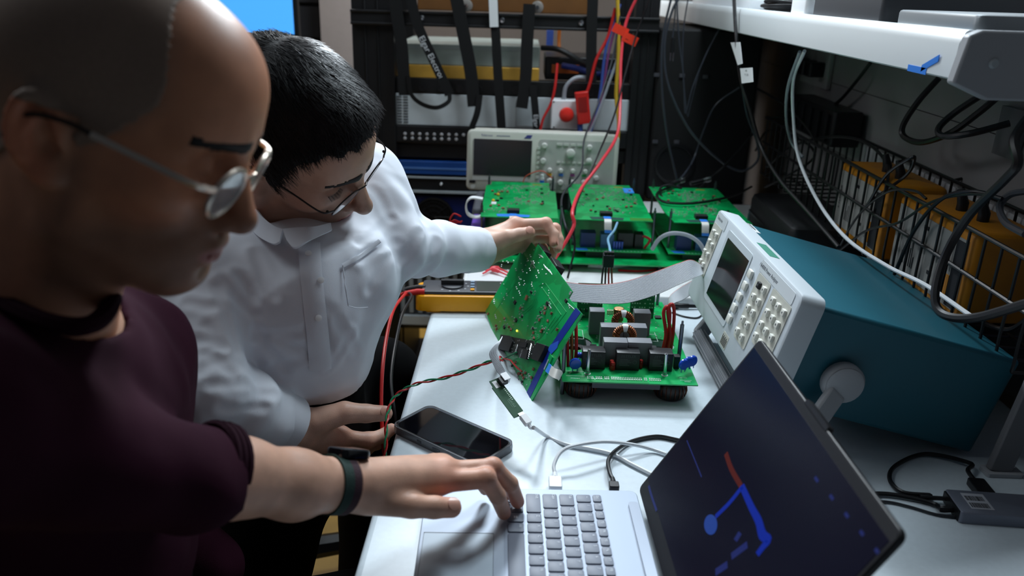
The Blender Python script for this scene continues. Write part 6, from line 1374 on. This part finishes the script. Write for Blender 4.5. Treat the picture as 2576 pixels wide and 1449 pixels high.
# trunk under the clothes
NB, CH, BE = PD(95, 900, .675), PD(20, 1060, .735), PD(85, 1360, .80)
SR, SL = PD(-200, 1060, .53), PD(315, 905, .84); EL = PD(300, 1250, .95); WL = PD(520, 1430, 1.05)
def trunk1(p):
    d = chain(p, [(NB, .05), (CH, .115), (BE, .115)], .06); d = smin(d, chain(p, [(SR, .05), (NB, .05), (SL, .05)], .04), .05)
    d = smin(d, chain(p, [(SR, .045), (E1, .040)], .02), .03); return d
lo, hi = bounds([NB, CH, BE, SR, SL, E1], .13); V, F = nets(trunk1, lo, hi, .009)
tr1 = (V, F, np.tile((.50, .285, .195), (len(V), 1)))
man1 = person('person with shaved head and glasses in a maroon sweater typing at the laptop', *join_parts([head1, arm1m, tr1]), M_skin1, (BE[0], BE[1], .55))
# hair and brows
sv_, sf_, _ = shell(HV1, HF1, HN1, keep1, np.full(len(HV1), .0010)); meshobj('cropped_hair', W1(sv_), sf_, M_stub, man1)
def brow_mask(V, a, b, r):
    ta_ = np.clip((np.abs(V[:, 1]) - a[1]) / (b[1] - a[1]), 0, 1); r = r * (1 - .38 * ta_) * (1 + .10 * np.sin(V[:, 1] * 2600 + V[:, 2] * 900))
    d = np.minimum(*[np.linalg.norm(V - (np.array(a) * [1, s_, 1] + (np.array(b) - np.array(a)) * [1, s_, 1] * np.clip(((V - np.array(a) * [1, s_, 1]) @ ((np.array(b) - a) * [1, s_, 1]) / np.sum((np.array(b) - a) ** 2)), 0, 1)[:, None]), axis=1) for s_ in (1, -1)])
    return r - d
km = brow_mask(HV1, (.103, .012, .021), (.079, .056, .024), .0072); sv_, sf_, us = shell(HV1, HF1, HN1, km, np.clip(km * .15, .0003, .0008)); meshobj('eyebrows', W1(sv_), sf_, M_brow, man1)
for tp, pv, sd, r_ in ((th1[3][0], th1[2][0], (CAM - th1[3][0]) + np.array([0, .25, .25]), .0112),): nail(man1, tp, pv, sd, r_)
# sweater
cuf = unit(PD(640, 1205, .76) - PD(540, 1196, .725)); cufp = PD(556, 1180, .734)
def sweater(p):
    d = chain(p, [(NB, .062), (CH, .140), (BE, .150)], .06)
    d = smin(d, chain(p, [(SR, .066), (PD(70, 1030, .68), .080), (SL, .064)], .04), .05)
    arm = chain(p, [(SR, .060), ((SR + E1) / 2, .052), (E1, .0445), (PD(590, 1188, .742), .0372)], .01)
    arm = np.maximum(arm, (p[0] - cufp[0]) * cuf[0] + (p[1] - cufp[1]) * cuf[1] + (p[2] - cufp[2]) * cuf[2])
    d = smin(d, arm, .025)
    d = smin(d, chain(p, [(SL, .064), (EL, .052), (WL, .045)], .03), .03)
    d = ssub(d, seg(p, W1((-.03, 0, -.05)), NB + (NB - W1((-.03, 0, -.05))) * .0, .060, .060), .012)
    fold = .0045 * np.abs(wob(p, 30, 1.0)) - .002 + .0016 * wob(p, 95, 2.0)
    return d + fold
lo, hi = bounds([NB, CH, BE, SR, SL, E1, EL, WL], .165); hi[2] = min(hi[2], 1.20); V, F = nets(sweater, lo, hi, .0052); V = relax(V, F, 1)
meshobj('sweater', V, F, M_sweat, man1)
rib = [PD(*q) for q in ((-60, 715, .62), (0, 755, .602), (60, 788, .592), (130, 813, .588), (200, 822, .592), (250, 804, .610), (282, 758, .645), (275, 720, .70))]
b = MB(); A = catmull(rib, 6); b.tube(A, .0075, 8); b.build('neck_rib', M_rib_k, man1)
b = MB(); cc = PD(552, 1184, .732); u1 = unit(np.cross(cuf, [0, 0, 1])); u2 = np.cross(u1, cuf)
for off in (0, .006, .012): b.tube([cc - cuf * off + .0398 * (math.cos(a) * u1 + math.sin(a) * u2) for a in np.arange(28) * math.pi / 14], .0046, 6, closed=True)
b.build('cuff_rib', M_rib_k, man1)
# trousers
HP = np.array([BE[0] - .02, BE[1], .56]); KN = np.array([-.20, .62, .53]); KN2 = np.array([-.18, .86, .53])
def trous1(p): return smin(smin(chain(p, [(BE - [0, 0, .06], .14), (HP, .15)], .05), chain(p, [(HP + [0, -.09, 0], .105), (KN, .085), (KN - [.02, 0, .45], .055)], .04), .06), chain(p, [(HP + [0, .10, 0], .105), (KN2, .085), (KN2 - [.02, 0, .45], .055)], .04), .05) + .003 * wob(p, 40)
lo, hi = bounds([HP, BE, KN - [0, 0, .50], KN2], .17); V, F = nets(trous1, lo, hi, .010); meshobj('trousers', V, F, M_trous, man1)
for kn in (KN, KN2):
    b = MB(); c = kn - [0, 0, .47]; b.tube([c - [.09, 0, .01], c - [.03, 0, 0], c + [.06, 0, -.012], c + [.13, 0, -.018]], [.035, .045, .042, .028], 12); b.build('shoe', M_rub, man1)
glasses('thin metal glasses with round lenses worn by the shaved man', pos1, R1, s1, M_metal, mat('dark_temple_tip', (30, 22, 24), .4), .0245, .0205, -.010, .104, .033, .10, .0021)
# watch
wc = PD(846, 1219, .8345); wa = unit(PD(900, 1221, .853) - PD(800, 1219, .818)); wu = unit(np.array([0, .42, .9]) - wa * (np.array([0, .42, .9]) @ wa)); ws = np.cross(wa, wu)
t = thing('wristwatch', 'black square wristwatch on a green and maroon woven band', 'watch', wc)
def wring(o0, o1, rr, m, nm):
    b = MB(); n = 40; V = []
    for o_, r_ in ((o0, rr), (o1, rr), (o1, rr - .002), (o0, rr - .002)): V += [wc + wa * o_ + r_ * (math.cos(a) * wu * 1.0 + math.sin(a) * ws * 1.04) for a in np.arange(n) * 2 * math.pi / n]
    b.add(V, [(k * n + i, k * n + (i + 1) % n, ((k + 1) % 4) * n + (i + 1) % n, ((k + 1) % 4) * n + i) for k in range(4) for i in range(n)]); return b.build(nm, m, t)
wring(-.011, .000, .0308, mat('green_woven_band', (26, 52, 46), .8, bump=.6, bscale=900), 'band'); wring(.000, .009, .0308, mat('maroon_woven_band', (52, 24, 36), .8, bump=.6, bscale=900), 'band'); wring(.009, .0105, .0304, mat('tan_band_edge', (150, 110, 92), .7), 'band_edge')
WM = frame(wc + wu * .0325 + wa * .010, wa, ws, wu); MB(WM).rbox(-.019, .019, -.017, .017, -.004, .005, .009, 5, .003).build('case', mat('watch_black', (20, 21, 25), .15, .4, coat=.5), t); MB(WM).lathe([(.004, 0), (.0035, .003)], (.004, -.017, .001), (0, -1, 0), 14).build('crown', M_black, t)

# ======================================================== man in the white shirt
pos2 = np.array([-.308, 1.112, 1.157]); s2 = 1.04
R2 = np.array([[.8403, .4238, .3381], [-.1602, .7900, -.5918], [-.5179, .4432, .7317]])
nb2 = PD(655, 600, 1.20); nbl2 = (nb2 - pos2) @ R2 / s2
V, F = nets(lambda p: head_neck(p, nbl2, .054, .058, dict(nose=1.25)), (-.16, -.11, -.22), (.14, .11, .14), .0024)
V = relax(V, F, 1, .5); col = head_cols(V, (.52, .30, .21), (.20, .14, .115), .6); N_ = vnormals(V, F); HV2, HF2, HN2 = V, F, N_
def W2(v): return pos2 + (np.asarray(v) * s2) @ R2.T
head2 = (W2(V), F, col)
x, y, z = V.T; ay = np.abs(y)
hl = np.interp(x, [-.12, -.06, -.034, -.012, .004, .016, .024, .034, .05, .066, .078, .10], [-.075, -.070, -.035, .030, .022, -.012, -.020, .024, .054, .068, .072, .076]) + .003 * np.sin(ay * 300)
k2 = np.where(((ay > .0745) & (np.abs(x + .012) < .030) & (z < .024)), -1.0, (z - hl))
off = np.clip(k2 * .55, .0012, .014) + .0022 * np.clip(k2 * 60, 0, 1) * .35 * (np.sin(x * 260 + 30 * y + 2.2 * np.sin(y * 140)) * .5 + np.sin(y * 300 + x * 90) * .5)
hv, hf, us = shell(HV2, HF2, HN2, k2, off)
# right arm (hand below the bench edge) and left arm (hand on the tilted board)
SR2, ER2, WR2 = PD(505, 705, 1.10), PD(520, 985, 1.02), PD(742, 1082, 1.135)
SL2, EL2, WL2 = PD(925, 445, 1.31), PD(1012, 625, 1.25), PD(1208, 626, 1.475)
mr = [(PD(856, 1098, 1.165), .0135), (PD(846, 1116, 1.178), .0130), (PD(828, 1126, 1.188), .0122), (PD(802, 1132, 1.195), .0110)]
fr_i = [(mr[0][0], .0112), (PD(926, 1108, 1.185), .0112), (PD(962, 1097, 1.198), .0102), (PD(984, 1080, 1.205), .0090)]
fr_m = [(mr[1][0], .0112), (PD(914, 1126, 1.200), .0106), (PD(948, 1116, 1.218), .0094), (PD(968, 1100, 1.228), .0084)]
fr_r = [(mr[2][0], .0108), (PD(890, 1140, 1.215), .0100), (PD(922, 1132, 1.235), .0090), (PD(945, 1116, 1.245), .0082)]
fr_p = [(mr[3][0], .0098), (PD(852, 1148, 1.22), .0092), (PD(884, 1144, 1.24), .0082), (PD(906, 1132, 1.25), .0074)]
tr_ = [(PD(792, 1062, 1.128), .0200), (PD(866, 1038, 1.140), .0155), (PD(922, 1040, 1.152), .0128), (PD(968, 1040, 1.160), .0112)]
ml = [(PD(1296, 566, 1.505), .0130), (PD(1318, 578, 1.53), .0130), (PD(1324, 597, 1.55), .0122), (PD(1314, 618, 1.56), .0110)]
fl_i = [(ml[0][0], .0115), (PD(1374, 562, 1.512), .0105), (PD(1394, 590, 1.506), .0094), (PD(1393, 612, 1.500), .0084)]
fl_m = [(ml[1][0], .0115), (PD(1396, 576, 1.54), .0104), (PD(1406, 603, 1.532), .0093), (PD(1403, 626, 1.526), .0084)]
fl_r = [(ml[2][0], .0110), (PD(1388, 600, 1.56), .0100), (PD(1396, 624, 1.55), .0090), (PD(1388, 645, 1.545), .0080)]
fl_p = [(ml[3][0], .0100), (PD(1366, 625, 1.57), .0090), (PD(1380, 645, 1.565), .0080), (PD(1378, 662, 1.56), .0072)]
tl_ = [(PD(1232, 612, 1.462), .0185), (PD(1276, 597, 1.462), .0140), (PD(1306, 590, 1.468), .0118), (PD(1332, 584, 1.472), .0102)]
parts2 = [head2]
for fa, W_, hand, tipl in ((ER2, WR2, (mr, [fr_i, fr_m, fr_r, fr_p], tr_), [(tr_[3][0], .014), (fr_i[3][0], .014), (tr_[1][0], .014), (fr_i[1][0], .014), (mr[0][0], .02)]), (EL2, WL2, (ml, [fl_i, fl_m, fl_r, fl_p], tl_), [(tl_[3][0], .014), (fl_i[1][0], .016), (fl_i[3][0], .014), (fl_m[1][0], .016), (ml[0][0], .02)])):
    st = fa + (W_ - fa) * .55
    def f_(p): return smin(chain(p, [(st, .032), (W_, .0265)], .01), hand_sdf(p, (W_,), .0245, hand[0], hand[1], hand[2]), .018)
    lo, hi = bounds([st, W_] + [q[0] for q in hand[0] + hand[2]] + [q[0] for f in hand[1] for q in f], .04); V, F = nets(f_, lo, hi, .0020); V = relax(V, F, 1)
    parts2.append((V, F, hand_cols(V, (.68, .42, .315), tipl)))
CH2, BE2 = PD(748, 735, 1.20), PD(765, 905, 1.22)
def trunk2(p):
    d = chain(p, [(nb2, .05), (CH2, .10), (BE2, .078)], .05); d = smin(d, chain(p, [(SR2, .045), (nb2, .05), (SL2, .045)], .03), .05)
    return smin(smin(d, chain(p, [(SR2, .04), (ER2, .034), (WR2, .026)], .02), .02), chain(p, [(SL2, .04), (EL2, .034), (WL2, .026)], .02), .02)
lo, hi = bounds([nb2, CH2, BE2, SR2, SL2, ER2, EL2, WR2, WL2], .12); V, F = nets(trunk2, lo, hi, .009)
parts2.append((V, F, np.tile((.56, .335, .245), (len(V), 1))))
man2 = person('person with black hair and glasses in a white shirt holding the tilted green board', *join_parts(parts2), M_skin2, (BE2[0], BE2[1], .6))
meshobj('hair', W2(hv), hf, M_scalp, man2)
# strands
rs = np.random.RandomState(4); fidx = np.where((k2 > .004))[0]; pick = rs.choice(fidx, 9000)
P0 = HV2[pick] + HN2[pick] * (off[pick] * .98)[:, None]; Nn = HN2[pick]
flow = np.stack([np.full(len(pick), 1.0), .35 * np.sign(P0[:, 1]) * np.clip(np.abs(P0[:, 1]) / .05, 0, 1) + .25 * np.sin(P0[:, 0] * 60), -.55 * np.clip((np.abs(P0[:, 1]) - .02) / .05, 0, 1) - .1], 1) + rs.normal(0, .22, (len(pick), 3))
back = P0[:, 0] < -.055; flow[back] = np.stack([-.4 + 0 * P0[back, 0], .1 * np.sign(P0[back, 1]), -1 + 0 * P0[back, 0]], 1) + rs.normal(0, .2, (back.sum(), 3))
flow -= Nn * (flow * Nn).sum(1)[:, None]; flow /= np.linalg.norm(flow, axis=1)[:, None] + 1e-9
L_ = rs.uniform(.016, .034, len(pick)) * np.clip(k2[pick] * 30, .35, 1); lift = rs.uniform(.001, .0045, len(pick))
Vs = []; Fs = []; side = np.cross(flow, Nn); base_i = 0
for k in range(4):
    s_ = k / 3; c = P0 + flow * (L_ * s_)[:, None] + Nn * (lift * s_ - .9 * (L_ ** 2) * 2.2 * s_ * s_ )[:, None]; w_ = .00055 * (1 - .8 * s_)
    for a in range(3): Vs.append(c + side * (w_ * math.cos(2.094 * a)) + Nn * (w_ * math.sin(2.094 * a)))
Vs = np.stack(Vs, 1).reshape(-1, 3); n12 = np.arange(len(pick)) * 12
for k in range(3):
    for a in range(3): Fs.append(np.stack([n12 + k * 3 + a, n12 + k * 3 + (a + 1) % 3, n12 + k * 3 + 3 + (a + 1) % 3, n12 + k * 3 + 3 + a], 1))
o = meshobj('hair_strands', W2(Vs), np.vstack(Fs), M_hair, man2); o['kind'] = 'stuff'
km = brow_mask(HV2, (.102, .013, .023), (.079, .050, .026), .0102); sv_, sf_, us = shell(HV2, HF2, HN2, km, np.clip(km * .25, .0003, .0016)); meshobj('eyebrows', W2(sv_), sf_, M_brow, man2)
b = MB()
for sd in (1, -1):
    for k in range(26):
        a = -.9 + 1.8 * k / 25 + .02 * math.sin(k * 5); q = np.array([.0865 - .004 * abs(a), sd * (.032 + .0125 * a), -.0055 - .001 * math.cos(a)]); b.tube([W2(q), W2(q + np.array([.005, sd * .001 * a, -.002])), W2(q + np.array([.008, sd * .002 * a, -.0025]))], [.00026, .0002, .0001], 4)
b.build('eyelashes', M_hair, man2)
for tp, pv, sd, r_ in ((tr_[3][0], tr_[2][0], (CAM - tr_[3][0]) + np.array([.1, .2, .35]), .0115), (tl_[3][0], tl_[2][0], (CAM - tl_[3][0]) + np.array([0, .4, .5]), .0106), (fl_i[3][0], fl_i[2][0], (.9, -.3, .2), .0090)): nail(man2, tp, pv, sd, r_)
# white shirt
cR = unit(WR2 - ER2); pR = PD(716, 1066, 1.118); cL = unit(WL2 - EL2); pL = PD(1196, 628, 1.462)
CRS = []
def crease(p):
    d = 0
    for pts, r, h in CRS:
        e = None
        for a, b in zip(pts[:-1], pts[1:]): f_ = seg(p, a, b, 0, 0); e = f_ if e is None else np.minimum(e, f_)
        d = d + h * np.exp(-(e / r) ** 2) - .55 * h * np.exp(-((e - 2.1 * r) / (1.1 * r)) ** 2)
    return d
CRL = (((985, 560, 1.20), (900, 600, 1.12)), ((995, 600, 1.2), (905, 660, 1.12)), ((985, 650, 1.2), (930, 720, 1.12)), ((1060, 590, 1.25), (1010, 650, 1.2)), ((1100, 600, 1.32), (1080, 660, 1.3)), ((560, 700, 1.02), (640, 800, 1.07)), ((545, 730, 1.02), (600, 870, 1.06)), ((520, 830, 1.0), (560, 860, 1.0)), ((520, 900, .98), (590, 930, 1.0)), ((530, 960, .98), (640, 980, 1.03)), ((560, 1020, 1.02), (660, 1030, 1.06)), ((700, 850, 1.10), (780, 900, 1.11)), ((640, 830, 1.10), (720, 920, 1.12)), ((850, 800, 1.12), (900, 900, 1.14)), ((640, 640, 1.08), (690, 740, 1.08)), ((940, 480, 1.26), (980, 540, 1.24)), ((600, 690, 1.1), (640, 760, 1.1)), ((640, 850, 1.1), (780, 820, 1.1)), ((690, 930, 1.12), (800, 880, 1.12)), ((810, 820, 1.12), (840, 900, 1.13)), ((830, 920, 1.13), (880, 850, 1.14)), ((470, 770, 1.0), (540, 760, 1.0)), ((480, 850, 1.0), (560, 880, 1.0)), ((500, 940, .97), (560, 900, .98)), ((620, 1010, 1.04), (700, 980, 1.08)))
def shirt(p):
    d = chain(p, [(PD(700, 665, 1.20), .060), (CH2, .116), (BE2, .100)], .06)
    d = smin(d, chain(p, [(SR2, .066), ((SR2 + SL2) / 2 + [0, .02, -.065], .060), (SL2, .054)], .04), .05)
    d = smin(d, seg(p, PD(925, 500, 1.27), PD(915, 690, 1.20), .045, .050), .05)
    d = smin(d, seg(p, PD(610, 740, 1.14), PD(655, 925, 1.16), .050, .060), .05)
    d = np.maximum(d, -(p[2] - (BE2[2] - .028)))
    ar = chain(p, [(SR2, .060), ((SR2 + ER2) / 2, .051), (ER2, .050), ((ER2 + WR2) / 2, .045), (WR2, .0395)], .02); ar = np.maximum(ar, sum((p[i] - pR[i]) * cR[i] for i in range(3)))
    al = chain(p, [(SL2, .053), ((SL2 + EL2) / 2, .046), (EL2, .042), ((EL2 + WL2) / 2, .041), (WL2, .0375)], .02); al = np.maximum(al, sum((p[i] - pL[i]) * cL[i] for i in range(3)))
    fa = .0060 * np.sin(95 * ((p[0] - ER2[0]) * cR[0] + (p[1] - ER2[1]) * cR[1] + (p[2] - ER2[2]) * cR[2]) + 2.2 * wob(p, 30)) * np.exp(-((p[0] - ER2[0]) ** 2 + (p[1] - ER2[1]) ** 2 + (p[2] - ER2[2]) ** 2) / .010)
    fb = .0060 * np.sin(95 * ((p[0] - EL2[0]) * cL[0] + (p[1] - EL2[1]) * cL[1] + (p[2] - EL2[2]) * cL[2]) + 2.2 * wob(p, 32, 2.)) * np.exp(-((p[0] - EL2[0]) ** 2 + (p[1] - EL2[1]) ** 2 + (p[2] - EL2[2]) ** 2) / .012)
    d = smin(smin(d, ar, .012), al, .014)
    d = ssub(d, seg(p, W2((-.02, 0, -.05)), nb2, .060, .060), .01)
    return d + fa + fb + .0042 * np.abs(wob(p, 26, 1.3)) - .003 + .0022 * np.abs(wob(p, 60, 2.4)) + crease(p)
lo, hi = bounds([nb2, CH2, BE2, SR2, SL2, ER2, EL2, WR2, WL2], .14); V, F = nets(shirt, lo, hi, .009); SHV, SHN = V, vnormals(V, F)
def on_shirt(x, y, lift=.002):
    r = unit(_ray(x, y)); rel = SHV - CAM; t_ = rel @ r; d2 = np.linalg.norm(rel - t_[:, None] * r, axis=1); fr_ = (SHN @ r) < 0; c = np.where((d2 < rad_) & fr_)[0]
    k = c[np.argmin(t_[c])] if len(c) else np.argmin(d2); return CAM + r * t_[k] + SHN[k] * lift, SHN[k]
rad_ = .009
for a, b in CRL: CRS.append(([on_shirt(a[0] + (b[0] - a[0]) * s_, a[1] + (b[1] - a[1]) * s_ + 10 * math.sin(3.1 * s_ + a[0]), .001)[0] for s_ in (0, .25, .5, .75, 1)], .0052, .0034))
rad_ = .006
V, F = nets(shirt, lo, hi, .0038); V = relax(V, F, 1); meshobj('shirt', V, F, M_shirt, man2)
SHV, SHN = V, vnormals(V, F)
def strip_on(pts, wd, lift, nm, m, n=10):
    q = catmull(np.array([(x, y, 0) for x, y in pts], float), n)[:, :2]; T = np.gradient(q, axis=0); T /= np.linalg.norm(T, axis=1)[:, None]; S_ = np.stack([-T[:, 1], T[:, 0]], 1) * wd * FPX / 1.1 / 2
    K = 5; rows = [np.array([on_shirt(*(a + s_ * b), lift if abs(s_) < .9 else .0003)[0] for a, b in zip(q, S_)]) for s_ in np.linspace(-1, 1, K)]
    for _ in range(3):
        for r in rows: r[1:-1] = r[1:-1] * .5 + (r[:-2] + r[2:]) * .25
    m_ = len(q); V = np.vstack(rows); return MB().add(V, [(k * m_ + i, k * m_ + i + 1, (k + 1) * m_ + i + 1, (k + 1) * m_ + i) for k in range(K - 1) for i in range(m_ - 1)]).build(nm, m, man2)
strip_on([(778, 612), (782, 680), (790, 760), (800, 850), (806, 930)], .030, .0022, 'placket', M_shirt)
strip_on([(862, 668), (905, 645), (955, 606)], .006, .0008, 'pocket_hem', M_shirt); strip_on([(862, 668), (868, 720), (876, 770)], .0014, .0007, 'pocket_seam', M_shirt); strip_on([(876, 770), (900, 775), (925, 773)], .0014, .0007, 'pocket_seam', M_shirt)
for q in ((776, 640), (806, 705), (800, 800)): p, n = on_shirt(*q, .0024); MB().lathe([(.0046, 0), (.0046, .0006), (.003, .0009)], p, n, 14).build('button', M_white, man2)
for top_, bot_ in (
    (((616, 462, 1.20), (630, 500, 1.15), (656, 540, 1.11), (688, 568, 1.09), (712, 578, 1.082)), ((596, 500, 1.21), (612, 548, 1.14), (648, 592, 1.10), (686, 614, 1.072), (704, 610, 1.070))),
    (((712, 578, 1.080), (745, 574, 1.078), (785, 572, 1.082), (830, 562, 1.12)), ((722, 606, 1.066), (742, 624, 1.060), (778, 606, 1.066), (834, 580, 1.11)))):
    MB().band(catmull([PD(*q) for q in top_], 6), catmull([PD(*q) for q in bot_], 6), .0035).build('collar', M_shirt, man2)
def cuff(c, ax, r, nm):
    u1 = unit(np.cross(ax, [0, 0, 1])); u2 = np.cross(u1, ax); n = 32; b = MB(); V = []
    for o_, rr in ((-.045, r + .0015), (-.030, r + .002), (.004, r + .001), (.004, r - .002), (-.045, r - .004)): V += [c + ax * o_ + rr * (math.cos(a) * u1 + math.sin(a) * u2) for a in np.arange(n) * 2 * math.pi / n]
    b.add(V, [(k * n + i, k * n + (i + 1) % n, ((k + 1) % 5) * n + (i + 1) % n, ((k + 1) % 5) * n + i) for k in range(5) for i in range(n)]); b.build(nm, M_shirt, man2)
cuff(pR + cR * .001, cR, .0415, 'cuff'); cuff(pL + cL * .001, cL, .0400, 'cuff')
H2 = np.array([BE2[0] - .03, BE2[1] + .01, .70]); K2a = PD(650, 1400, 1.22); K2b = PD(955, 960, 1.46)
def trous2(p): return smin(smin(chain(p, [(BE2 - [0, 0, .02], .088), (H2, .120)], .05), chain(p, [(H2 + [0, -.06, 0], .10), (K2a, .072), (K2a - [.04, 0, .50], .06)], .04), .05), chain(p, [(H2 + [0, .08, 0], .10), (K2b, .072), (K2b - [.04, 0, K2b[2] - .1], .06)], .04), .05) + .003 * wob(p, 42)
lo, hi = bounds([H2, BE2, K2a - [.04, 0, .50], K2b - [.04, 0, K2b[2] - .1]], .16); hi[2] = BE2[2] + .02; V, F = nets(trous2, lo, hi, .010); meshobj('trousers', V, F, M_trous, man2)
for kn in (K2a, K2b):
    b = MB(); c = np.array([kn[0] - .03, kn[1], .06]); b.tube([c - [.09, 0, .01], c - [.03, 0, 0], c + [.06, 0, -.012], c + [.13, 0, -.018]], [.035, .045, .042, .028], 12); b.build('shoe', M_rub, man2)
glasses('thin dark wire glasses worn by the black haired man in white', pos2, R2, s2, M_dmetal, mat('dark_temple_tip', (30, 22, 24)), .0255, .0165, -.008, .104, .0335, .10)
